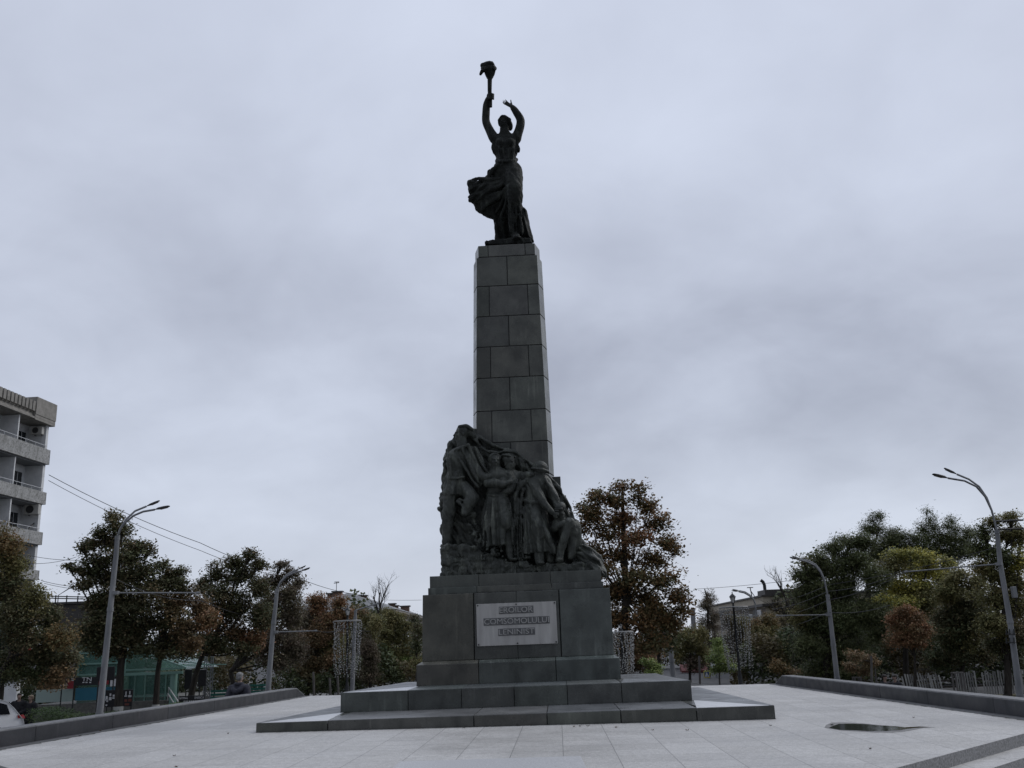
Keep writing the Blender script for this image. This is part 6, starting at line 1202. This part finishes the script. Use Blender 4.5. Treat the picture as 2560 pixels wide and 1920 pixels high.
mb = MB(); prect(mb, 146, 1690, 306, 1716, -.10, .1); bn = mb.build('banner', M_BLACKP, PV)
mb = MB(); prect(mb, 168, 1702, 186, 1722, -.115, .01); prect(mb, 246, 1700, 272, 1712, -.115, .01); mb.build('red_patch', M_REDP, bn); mb = MB(); prect(mb, 275, 1697, 296, 1716, -.13, .01); prect(mb, 148, 1711, 172, 1714.5, -.115, .01); mb.build('white_patch', M_WHITEP, bn)
c0 = pp(217, 1698, -.12); text_obj('letters', 'TN', (pp(229, 1698)[0] - pp(205, 1698)[0], pp(217, 1693.5)[2] - pp(217, 1703)[2]), M_WHITEP, bn, tuple(c0), (math.pi/2, 0, 0), .01)
mb = MB()
for x in (206, 214, 223): prect(mb, x, 1704.5, x + 5, 1707.5, -.115, .01)
prect(mb, 179, 1696, 184, 1698, -.115, .01); prect(mb, 178, 1700, 184, 1702, -.115, .01); mb.build('small_print', M_WHITEP, bn)
for x0 in (390, 398, 406, 414, 422, 430): pass
stp = MB()
for k in range(5): stp.box(pp(388, 1750)[0], pp(432, 1750)[0], -.3*(5 - k) - .1, .55, max(0, z_base - .9) + .0 if k == 0 else z_base - .9 + .18*(k - 1) + .001, z_base - .9 + .18*k)
stp.build('stairs', M_STEP, PV)
for (xa, ya), (xb, yb) in (((422, 1719), (446, 1755)), ((420, 1734), (434, 1757))):
    mb = MB(); a, c_ = pp(xa, ya, -.3), pp(xb, yb, -1.6); mb.tube([a, c_], .03, 6); mb.tube([a, (a[0], a[1], z_base)], .025, 6); mb.build('handrail', M_PALEW, PV)
# free standing boards in front
def board(lb, x0, y0, x1, y1, Y, prints, name='poster_board', legs=True, mat=None):
    a, c_ = px(x0, y1, Y), px(x1, y0, Y); gz_ = ground_z(a[0], Y); r_ = empty(name, (a[0], Y, gz_), label=lb, cat='board'); w_, z0, z1 = c_[0] - a[0], a[2] - gz_, c_[2] - gz_
    mb = MB(); mb.box(0, w_, 0, .07, z0, z1); bd = mb.build('panel', mat or M_BLACKP, r_, bevel=.01)
    if legs:
        for x in (.06, w_ - .06): mb = MB(); mb.tube([(x, .1, 0), (x, .1, z1)], .03, 6); mb.build('leg', M_DARKM, r_)
    for m2, rc in prints.items():
        mb = MB()
        for (u0, v0, u1, v1) in rc: mb.box(u0*w_, u1*w_, -.006, -.0005, z1 - v1*(z1 - z0), z1 - v0*(z1 - z0))
        mb.build('print', m2, bd)
    return r_, bd, w_, z0, z1
M_SKINP = plain('poster_red_brown', (.16, .05, .035), .7)
board('black poster board with small white portraits in front of the pavilion', 261, 1723, 332, 1768, 43.5, {M_WHITEP: [(.02, .35, .10, .62), (.06, .55, .12, .7), (.16, .2, .22, .36), (.15, .42, .24, .6), (.28, .28, .40, .40), (.27, .44, .36, .52), (.44, .55, .62, .8), (.5, .75, .66, .95), (.74, .12, .78, .34), (.71, .36, .81, .42), (.88, .10, .92, .3), (.85, .34, .97, .46), (.04, .85, .1, .93)], M_SKINP: [(.72, .58, .82, .74), (.86, .56, .98, .72), (.74, .82, .9, .94)]})
board('dark square board hanging behind the nearest left lamp', 240, 1666, 287, 1702, 44.5, {}, 'notice_board')
board('tall black display screen beside the wide linden', 494, 1674, 516, 1716, 46, {M_WHITEP: [(.1, -.03, .9, -.005)]}, 'display_screen'); board('tall dark display screen half hidden by a trunk', 460, 1674, 480, 1722, 46.4, {M_WHITEP: [(0, -.03, .95, -.005)]}, 'display_screen')
r_, bd, w_, z0, z1 = board('low black sign with white capital letters above the left parapet', 446, 1738, 512, 1756, 41, {}, 'low_sign')
for t_, u0, u1 in (('NATIONAL', .03, .36), ('ENESCU', .62, .96)): text_obj('letters', t_, ((u1 - u0)*w_, (z1 - z0)*.34), M_WHITEP, bd, ((u0 + u1)/2*w_, -.006, z1 - (z1 - z0)*.35), (math.pi/2, 0, 0), .006)
mb = MB()
for k in range(9): mb.box((.2 + k*.07)*w_, (.245 + k*.07)*w_, -.006, -.0005, z0 + .05*(z1 - z0), z0 + .22*(z1 - z0))
mb.build('small_print', M_WHITEP, bd)
board('black board with an oval of fine white text under the leaves', 152, 1640, 192, 1676, 45.5, {M_WHITEP: [(.2 if k in (0, 6) else .1, .16 + .1*k, .85 if k in (0, 6) else .93, .20 + .1*k) for k in range(7)]}, 'text_board')
# lattice mast, green benches, railings
mb = MB(); a = px(519, 1735, 49); gz_ = ground_z(a[0], 49); zt_ = px(520, 1640, 49)[2] - gz_
for x in (-.16, .16):
    for y in (-.16, .16): mb.tube([(x, y, 0), (x, y, zt_)], .028, 5)
for k in range(int(zt_/.45)):
    for y in (-.16, .16): mb.tube([(-.16, y, .45*k), (.16, y, .45*(k + 1))], .018, 4); mb.tube([(.16, y, .45*k), (-.16, y, .45*(k + 1))], .018, 4)
o = mb.build('lattice_mast', M_STEELP, label='grey steel lattice mast beside the black display screen', cat='mast'); o.location = (a[0], 49, gz_)
M_BENCH = noisy('green_paint', (.012, .09, .07), (.02, .13, .10), 6, .5); M_BENCHB = plain('blue_paint', (.015, .05, .13), .5)
def bench(lb, x, y, Y, wpx, mat):
    a = px(x, y, Y); gz_ = ground_z(a[0], Y); r_ = empty('park_bench', (a[0], Y, gz_ + .35), label=lb, cat='bench', group='painted park benches'); w_ = wpx/FOC*Y
    mb = MB()
    for k in range(4): mb.box(-w_/2, w_/2, -.25 + .13*k, -.15 + .13*k, .43, .46)
    mb.build('seat', mat, r_); mb = MB()
    for k in range(4): mb.box(-w_/2, w_/2, .28 + .03*k, .31 + .03*k, .55 + .14*k, .65 + .14*k)
    mb.build('backrest', mat, r_)
    for s_ in (-1, 1): mb = MB(); q = s_*(w_/2 - .15); mb.bar((q, -.2, -.35), (q, -.2, .43), .06); mb.bar((q, .25, -.35), (q, .30, .55), .06); mb.bar((q, .3, .5), (q, .42, 1.1), .05); mb.bar((q, -.22, .41), (q, .3, .41), .05); mb.build('leg', M_DARKM, r_)
bench('green bench left of the walking man', 545, 1720, 44, 46, M_BENCH); bench('blue green bench partly hidden by the walking man', 635, 1722, 44, 44, M_BENCH); bench('blue painted bench between the other two', 588, 1720, 47, 40, M_BENCHB)
mb = MB(); rows = [px(505, 1741, 43), px(575, 1733, 43)]
grid_mesh('lawn', list(np.linspace(px(500, 1700, 42)[0], px(600, 1700, 42)[0], 8)), [41, 43, 45, 47], lambda x, y: ground_z(x, y) + .55 + .02*math.sin(5*x), noisy('lawn_grass', (.05, .075, .02), (.09, .115, .03), 6, .9), kind='structure')
# white picket fence, tree guards
M_PICKET = noisy('weathered_white_paint', (.28, .28, .27), (.46, .46, .44), 5, .8, stretch=(2, 2, .5))
YF = 42.; fz = ground_z(12, YF)
fa, fb_ = px(2262, 1705, YF)[0], px(2640, 1705, YF)[0]; FN = empty('picket_fence', (fa, YF, fz), label='weathered white picket fence under the trees on the right', cat='fence'); ft = px(2400, 1681, YF)[2] - fz
mb = MB(); x = 0
pickets = []
while x < fb_ - fa:
    dead = 1.6 < x < 2.1 or 3.0 < x < 3.2; h_ = ft*rnd.uniform(.92, 1.04); w_ = .058; ln = rnd.uniform(-.02, .02) + (-.10 if x < 1.6 else 0)
    if not dead and len(pickets) < 98:
        mb = MB(); mb.prism([(x, 0, .12), (x + w_, 0, .12), (x + w_, .025, .12), (x, .025, .12)], [(x + ln, 0, h_), (x + w_ + ln, 0, h_), (x + w_ + ln, .025, h_), (x + ln, .025, h_)], rnd.uniform(.35, .85)); pickets.append(mb)
    x += .108
m_, N, L, b = new_mat('picket_paint'); vv = mapped(N, L, (2, 2, .5)); L.new(mix(N, L, 1., ramp(N, L, noise(N, L, vv, 5, 6), [(.35, (.24, .24, .23)), (.65, (.44, .44, .42))]), attr(N).outputs['Color'], 'MULTIPLY'), b.inputs['Base Color']); b.inputs['Roughness'].default_value = .85
[q.build('picket', m_, FN) for q in pickets]; mb = MB(); mb.box(0, fb_ - fa, .026, .07, .45, .53); mb.box(0, fb_ - fa, .026, .07, ft - .35, ft - .27)
for q in np.arange(.4, fb_ - fa, 2.2): mb.box(q, q + .09, .071, .16, 0, ft - .1)
mb.build('rails', M_BARK, FN)
def guard(lb, x0, x1, y0, Y):
    a, c_ = px(x0, y0, Y), px(x1, y0, Y); gz_ = ground_z(a[0], Y); w_ = c_[0] - a[0]; h_ = a[2] - gz_; mb = MB()
    for x in (0, w_):
        for y in (0, w_): mb.bar((x, y, 0), (x, y, h_), .05)
    for y in (0, w_): mb.bar((-.03, y, h_ + .02), (w_ + .03, y, h_ + .02), .05, .04)
    for x in (0, w_): mb.bar((x, .03, h_ + .021), (x, w_ - .03, h_ + .021), .04, .036)
    o = mb.build('tree_guard', M_BARK_PALE, label=lb, cat='tree guard', group='wooden tree guards'); o.location = (a[0], Y, gz_)
guard('pale wooden tree guard in front of the white fence', 2388, 2408, 1684, 36); guard('low wooden tree guard left of the willow lamp foot', 2137, 2152, 1695, 38)
grid_mesh('lawn', [10, 14, 18, 24, 32], [40, 41, 42.9], lambda x, y: ground_z(x, y) + .06, noisy('autumn_grass', (.045, .05, .018), (.10, .075, .03), 5, .95), kind='structure')
# little street lamp and railed roof in the gap on the left
a = px(146, 1488, 95); mb = MB(); mb.tube([(0, 0, -9), (0, 0, .0), (.9, 0, .55), (1.3, 0, .75)], .05, 6); mb.box(1.15, 1.6, -.12, .12, .68, .82); o = mb.build('street_lamp', M_STEELP, label='tiny distant lamp with a bent arm in the gap left of the tall linden', cat='street lamp'); o.location = tuple(a)
a, c_ = px(112, 1490, 90), px(222, 1500, 90); mb = MB(); L_ = c_[0] - a[0]
for z_ in (0, -.18): mb.tube([(0, 0, z_), (L_, 0, z_ - .25)], .05, 5)
for k in range(5): mb.tube([(L_*k/4, 0, -.7 - .06*k), (L_*k/4, 0, .1 - .06*k)], .06, 5)
RR = mb.build('roof_railing', M_DARKM, label='dark railing on a low roof in the gap left of the tall linden', cat='railing'); RR.location = tuple(a)
mb = MB(); g2 = ground_z(a[0], 90); mb.box(0, L_ + 1, 0, 6, 0, a[2] - .8 - g2); mb.box(-.3, L_ + 1.3, -.3, 6.3, a[2] - .8 - g2, a[2] - .6 - g2, .7); o = mb.build('low_building', M_TIN, label='low grey building behind the trees in the left gap', cat='building'); o.location = (a[0], 90.3, g2)
# ------------------------------------------------------------------ people and the car
M_SKIN = plain('skin', (.30, .205, .165), .6); M_SKIN2 = plain('skin_pale', (.45, .30, .24), .55)
def person(label, loc, rz, Hh, jacket, trousers, hair_c, pose, hair='short', extra=None):
    r_ = empty('person', loc, rz, label=label, cat='person'); s = Hh/1.75
    def p(x, y, z_): return np.array([x, y, z_])*s
    J = pose
    c = Clay(p(-.55, -.45, -.02), p(.55, .45, 1.82), .021*s)
    c.cone(p(0, .01, 1.44), p(0, -.01, 1.56), .062*s, .055*s, .03); c.cone(p(-.17, .01, 1.38), p(.17, .01, 1.38), .075*s, .075*s, .05); c.ell(p(0, 0, 1.2), [.17*s, .115*s, .24*s], k=.05); c.ell(p(0, 0, .96), [.165*s, .12*s, .14*s], k=.06)
    for sx, side in ((-1, 'L'), (1, 'R')):
        sh, el, wr = p(sx*.20, .01, 1.40), p(*J['el' + side]), p(*J['wr' + side]); c.path([sh, el, wr], [.062*s, .05*s, .036*s], .03)
        clay_hand(c, wr, unit(wr - el), (-sx*.8, -.3, 0), .17*s, curl=.35, k=.006, side=sx)
        hp, kn, an = p(sx*.09, 0, .92), p(*J['kn' + side]), p(*J['an' + side]); c.path([hp, kn, an], [.092*s, .062*s, .042*s], .03); c.cone(an + p(0, .03, -.04), an + p(0, -.15, -.055), .042*s, .035*s, .02)
    clay_head(c, p(0, -.01, 1.66), .235*s, yaw=J.get('yaw', 0), pitch=J.get('pitch', 0), hair=None, k=.008)
    c.build('body', M_SKIN, r_)
    c = Clay(p(-.55, -.45, .6), p(.55, .45, 1.6), .021*s)          # jacket
    c.cone(p(-.18, .01, 1.38), p(.18, .01, 1.38), .098*s, .098*s, .05); c.ell(p(0, 0, 1.2), [.205*s, .15*s, .27*s], k=.05); c.skirt(p(0, 0, 1.22), p(0, 0, J.get('hem', .84)), [(0, .20*s, .145*s), (.5, .195*s, .15*s), (1, .215*s, .165*s)], 5, .012*s, k=.04)
    c.path([p(-.10, .05, 1.50), p(0, .085, 1.50), p(.10, .05, 1.50)], .035*s, .02)
    for sx, side in ((-1, 'L'), (1, 'R')): sh, el, wr = p(sx*.20, .01, 1.40), p(*J['el' + side]), p(*J['wr' + side]); c.path([sh, el, wr + (el - wr)*.08], [.088*s, .07*s, .052*s], .04)
    if extra: extra(c, p, s)
    c.rough(.008, .06, 1.5); c.build('jacket', jacket, r_)
    c = Clay(p(-.5, -.45, .03), p(.5, .45, 1.02), .021*s)
    c.ell(p(0, 0, .93), [.185*s, .14*s, .12*s], k=.04)
    for sx, side in ((-1, 'L'), (1, 'R')): hp, kn, an = p(sx*.09, 0, .92), p(*J['kn' + side]), p(*J['an' + side]); c.path([hp, kn, an + p(0, 0, -.01)], [.108*s, .08*s, .065*s], .03)
    c.rough(.006, .06, 2); c.build('trousers', trousers, r_)
    c = Clay(p(-.2, -.25, 1.45), p(.2, .25, 1.85), .012*s); M = yaw_pitch(J.get('yaw', 0), J.get('pitch', 0)); h0 = p(0, -.01, 1.66); q = .235*s
    for (x, y, z_), (a, b, d) in (((0, .10, .22), (.37, .42, .32)), ((0, .24, -.02), (.33, .27, .34)), ((0, -.24, .38), (.25, .18, .10))): c.ell(h0 + M @ (np.array([x, y, z_])*q), np.array([a, b, d])*q, M, .02)
    c.rough(.004, .02); c.build('hair', hair_c, r_); return r_
M_NAVY = noisy('navy_jacket', (.024, .024, .034), (.040, .040, .052), 14, .85); M_BLACKC = noisy('black_coat', (.010, .010, .012), (.02, .02, .024), 12, .85); M_TROU = plain('dark_trousers', (.02, .02, .024), .9); M_GREYH = noisy('grey_hair', (.10, .10, .098), (.27, .265, .26), 40, .8); M_DKH = plain('dark_hair', (.03, .025, .02), .7); M_BLONDE = plain('light_hair', (.20, .15, .10), .7)
walk = dict(elL=(-.27, .05, 1.13), wrL=(-.27, -.12, .90), elR=(.27, .10, 1.13), wrR=(.26, .02, .88), knL=(-.10, -.16, .50), anL=(-.10, -.05, .09), knR=(.10, .04, .49), anR=(.10, .28, .12), yaw=0, pitch=.05)
def hood(c, p, s): c.path([p(-.13, .06, 1.44), p(-.09, .15, 1.36), p(0, .18, 1.31), p(.09, .15, 1.36), p(.13, .06, 1.44)], .05*s, .03)
def stand_at(x, y, Y, H): a = px(x, y, Y); return (a[0], Y, a[2] - H)
a = px(600, 1684, 27.2)
mp = person('grey haired man in a dark hooded jacket walking behind the left parapet', (a[0], 27.2, a[2] - 1.86), R_(170), 1.86, M_NAVY, M_TROU, M_GREYH, walk, extra=hood)
stand = dict(elL=(-.29, .02, 1.13), wrL=(-.14, -.20, 1.05), elR=(.29, .02, 1.13), wrR=(.12, -.22, 1.02), knL=(-.11, -.04, .50), anL=(-.11, .02, .09), knR=(.12, .0, .50), anR=(.13, .05, .09), yaw=.25, pitch=.1)
Y_ = 40.; gz_ = ground_z(-20, Y_)
p1 = px(49, 1735, Y_); person('person in a black coat, left one of the pair near the white car', (p1[0], Y_, p1[2] - 1.74), R_(10), 1.74, M_BLACKC, M_TROU, M_DKH, dict(stand, yaw=.4, hem=.70), extra=None)
p1 = px(75, 1740, Y_); person('bald person in a dark open coat, right one of the pair near the car', (p1[0], Y_ + .1, p1[2] - 1.70), R_(-15), 1.70, M_BLACKC, M_TROU, M_BLONDE, dict(stand, yaw=-.2, hem=.72))
for lb, x, rz, yw in (('dark haired person behind the right parapet, left one of the couple', 2210, 30, .3), ('person in black behind the right parapet, right one of the couple', 2236, -60, -.3)):
    p1 = px(x, 1688, 39); person(lb, (p1[0], 39, p1[2] - 1.66), R_(rz), 1.66, M_BLACKC, M_TROU, M_DKH, dict(stand, yaw=yw, pitch=.3, hem=.75))
# white car, only its tail reaches into the picture
M_CARW, N, L, b = new_mat('white_car_paint'); b.inputs['Base Color'].default_value = (.75, .75, .75, 1); b.inputs['Roughness'].default_value = .25; b.inputs['Coat Weight'].default_value = .6
M_CGLASS = plain('car_glass', (.012, .013, .016), .05); M_TYRE = plain('tyre_rubber', (.012, .012, .012), .85); M_RIM = plain('wheel_rim', (.30, .30, .31), .3, .8); M_TAIL = plain('red_tail_light', (.22, .006, .008), .15); M_TRIM = plain('black_trim', (.012, .012, .012), .5); M_PLATE = plain('number_plate', (.6, .6, .6), .5)
YC = 36.; rear = px(46, 1790, YC); crz = R_(33); cc_, cs_ = math.cos(crz), math.sin(crz)
CAR = empty('parked_car', (rear[0] + .16 - (2.15*cc_ + .75*cs_), YC - (2.15*cs_ - .75*cc_), ground_z(rear[0], YC) + .10), crz, label='white car parked at the left edge, only its tail in the picture', cat='car')
# x forward is -x in the scene: build with the tail at +2.2
prof = [(2.18, .42), (2.22, .62), (2.19, .80), (2.10, .95), (2.02, 1.04), (1.86, 1.26), (1.62, 1.50), (1.40, 1.58), (.7, 1.63), (.0, 1.63), (-.55, 1.55), (-1.15, 1.08), (-1.9, .96), (-2.15, .80), (-2.22, .55), (-2.2, .35)]
bm = bmesh.new(); rings = []
for s_, (wd, up) in ((-1, (.86, .0)), (-.99, (.90, .0)), (.99, (.90, .0)), (1, (.86, .0))):
    vs = []
    for x, z_ in prof:
        wid = .91 if z_ < 1.05 else .91 - (z_ - 1.05)*.36; vs.append(bm.verts.new((x*(1 if abs(s_) < 1 else .985), wid*(1 if abs(s_) < 1 else .93)*(1 if s_ > 0 else -1), z_ if abs(s_) < 1 else z_ - .015)))
    vs.append(bm.verts.new((-2.0, .88*(1 if s_ > 0 else -1), .30))); vs.append(bm.verts.new((2.0, .88*(1 if s_ > 0 else -1), .30))); rings.append(vs)
n_ = len(rings[0])
for r0_, r1_ in zip(rings[:-1], rings[1:]):
    for i in range(n_): bm.faces.new((r0_[i], r0_[(i + 1) % n_], r1_[(i + 1) % n_], r1_[i]))
bm.faces.new(rings[0][::-1]); bm.faces.new(rings[-1]); bmesh.ops.recalc_face_normals(bm, faces=bm.faces)
me = bpy.data.meshes.new('body'); bm.to_mesh(me); bm.free(); cb = link_mesh('body', me, M_CARW, CAR); md = cb.modifiers.new('bevel', 'BEVEL'); md.width = .05; md.segments = 3; md.limit_method = 'ANGLE'; md.angle_limit = R_(25); me.polygons.foreach_set('use_smooth', [True]*len(me.polygons))
for sy in (-1, 1):
    def sd(x, z_, o=.012): wid = .91 - max(0, z_ - 1.05)*.36; return (x, sy*(wid*.93 + .035 + o), z_)
    for pts in (((1.72, 1.08), (1.60, 1.40), (1.30, 1.50), (.62, 1.53), (.62, 1.08)), ((.54, 1.08), (.54, 1.53), (-.30, 1.50), (-.85, 1.10), (-.85, 1.08))):
        mb = MB(); v = [sd(*p) for p in pts]; v2 = [sd(*p, -.03) for p in pts]; mb.prism(v, v2) if sy < 0 else mb.prism(v2, v); mb.build('side_window', M_CGLASS, CAR)
    for x in (1.28, -1.32):
        mb = MB(); mb.lathe([(.335, -.11), (.35, -.08), (.35, .08), (.335, .11)], n=28); w_ = mb.build('wheel', M_TYRE, CAR, smooth=True); w_.location = (x, sy*.82, .35); w_.rotation_euler = (math.pi/2, 0, 0); mb = MB(); mb.lathe([(.23, -.115), (.23, .115)], n=24); mb.build('rim', M_RIM, w_)
    mb = MB(); mb.prism([(1.98, sy*.86 - .05, .92), (2.235, sy*.72 - .05, .90), (2.235, sy*.72 + .05, .90), (1.98, sy*.86 + .1, .92)], [(1.96, sy*.86 - .05, 1.02), (2.17, sy*.72 - .05, 1.03), (2.17, sy*.72 + .05, 1.03), (1.96, sy*.86 + .1, 1.02)]); mb.build('tail_light', M_TAIL, CAR)
    mb = MB(); mb.box(-1.0, 1.0, sy*.905 - .02, sy*.905 + .02, .32, .44); mb.build('sill', M_TRIM, CAR)
    mb = MB(); mb.box(.98, 1.14, sy*.925 - .02, sy*.925 + .02, .92, .95); mb.box(-.12, .04, sy*.925 - .02, sy*.925 + .02, .92, .95); mb.build('handle', M_CARW, CAR)
mb = MB(); mb.prism([(2.06, -.62, 1.06), (2.06, .62, 1.06), (2.02, .62, 1.06), (2.02, -.62, 1.06)], [(1.70, -.52, 1.48), (1.70, .52, 1.48), (1.64, .52, 1.48), (1.64, -.52, 1.48)]); mb.build('rear_window', M_CGLASS, CAR)
mb = MB(); mb.box(2.10, 2.25, -.8, .8, .36, .52); mb.build('bumper', M_TRIM, CAR, bevel=.03); mb = MB(); mb.box(2.22, 2.24, -.26, .26, .66, .78); mb.build('number_plate', M_PLATE, CAR)
SEED = 26.36
CL_DARK, CL_MID, CL_LIGHT, CL_HOR, CL_TOP = (.315, .338, .412), (.455, .49, .582), (.575, .62, .728), (.475, .51, .588), (.565, .61, .728)
# ------------------------------------------------------------------ overcast sky
w = bpy.data.worlds.new('World'); bpy.context.scene.world = w; w.use_nodes = True
N, L = w.node_tree.nodes, w.node_tree.links; bg = N['Background']
sky = N.new('ShaderNodeTexSky'); sky.sky_type = 'NISHITA'; sky.sun_disc = False; sky.sun_elevation = R_(38); sky.sun_rotation = R_(62)
sk = mix(N, L, 1.0, sky.outputs[0], grey(.10), 'MULTIPLY')
tc = N.new('ShaderNodeTexCoord'); sep = N.new('ShaderNodeSeparateXYZ'); L.new(tc.outputs['Generated'], sep.inputs[0])
def mth(op, a, b=None, clamp=False):
    n = N.new('ShaderNodeMath'); n.operation = op; n.use_clamp = clamp
    for s_, v_ in ((n.inputs[0], a), (n.inputs[1], b)):
        if v_ is None: continue
        if hasattr(v_, 'node'): L.new(v_, s_)
        else: s_.default_value = v_
    return n.outputs[0]
den = mth('ADD', mth('MAXIMUM', sep.outputs[2], 0.0), .42)
cmb = N.new('ShaderNodeCombineXYZ'); L.new(mth('DIVIDE', sep.outputs[0], den), cmb.inputs[0]); L.new(mth('DIVIDE', sep.outputs[1], den), cmb.inputs[1]); cmb.inputs[2].default_value = SEED
def cn(scale, detail, rough, dist=0):
    n = N.new('ShaderNodeTexNoise'); n.inputs['Scale'].default_value = scale; n.inputs['Detail'].default_value = detail; n.inputs['Roughness'].default_value = rough; n.inputs['Distortion'].default_value = dist
    L.new(cmb.outputs[0], n.inputs['Vector']); return n.outputs['Fac']
big, med, fine = cn(1.0, 2, .4, .3), cn(2.6, 4, .5, .4), cn(6.0, 5, .55, .3)
f = mth('ADD', mth('ADD', mth('MULTIPLY', big, .52), mth('MULTIPLY', med, .32)), mth('MULTIPLY', fine, .16))
cl = ramp(N, L, f, [(.36, CL_DARK), (.50, CL_MID), (.63, CL_LIGHT)])
hz = mix(N, L, ramp(N, L, mth('MAXIMUM', sep.outputs[2], 0.0), [(.0, grey(.7)), (.25, grey(0))]), cl, CL_HOR)
zen = mix(N, L, ramp(N, L, mth('MAXIMUM', sep.outputs[2], 0.0), [(.25, grey(0)), (.66, grey(.6))]), hz, CL_TOP)
col = mix(N, L, .93, sk, zen)
side = ramp(N, L, mth('ADD', mth('MULTIPLY', mth('ADD', sep.outputs[1], mth('MULTIPLY', sep.outputs[0], .25)), .5), .5), [(.18, grey(.60)), (.66, grey(1.0))])
col = mix(N, L, 1.0, col, side, 'MULTIPLY')                  # unseen sky behind the viewer dimmed to keep front faces dark
top = ramp(N, L, sep.outputs[2], [(.62, grey(1 / 1.7)), (.95, grey(1.0))]); col = mix(N, L, 1.0, col, mix(N, L, 1.0, top, grey(1.7), 'MULTIPLY'), 'MULTIPLY')   # brighter overhead, as overcast skies are
L.new(col, bg.inputs['Color']); bg.inputs['Strength'].default_value = 1.0
sun = bpy.data.lights.new('sun', 'SUN'); sun.energy = .75; sun.angle = R_(25); sun.color = (1, .97, .93)
so = bpy.data.objects.new('sun', sun); C.objects.link(so)
d = Vector((math.sin(R_(62))*math.cos(R_(38)), math.cos(R_(62))*math.cos(R_(38)), math.sin(R_(38))))
so.rotation_euler = d.to_track_quat('Z', 'Y').to_euler()
vs_ = bpy.context.scene.view_settings; vs_.view_transform = 'Standard'; vs_.look = 'None'; vs_.exposure = .29; vs_.gamma = 1; vs_.use_curve_mapping = False
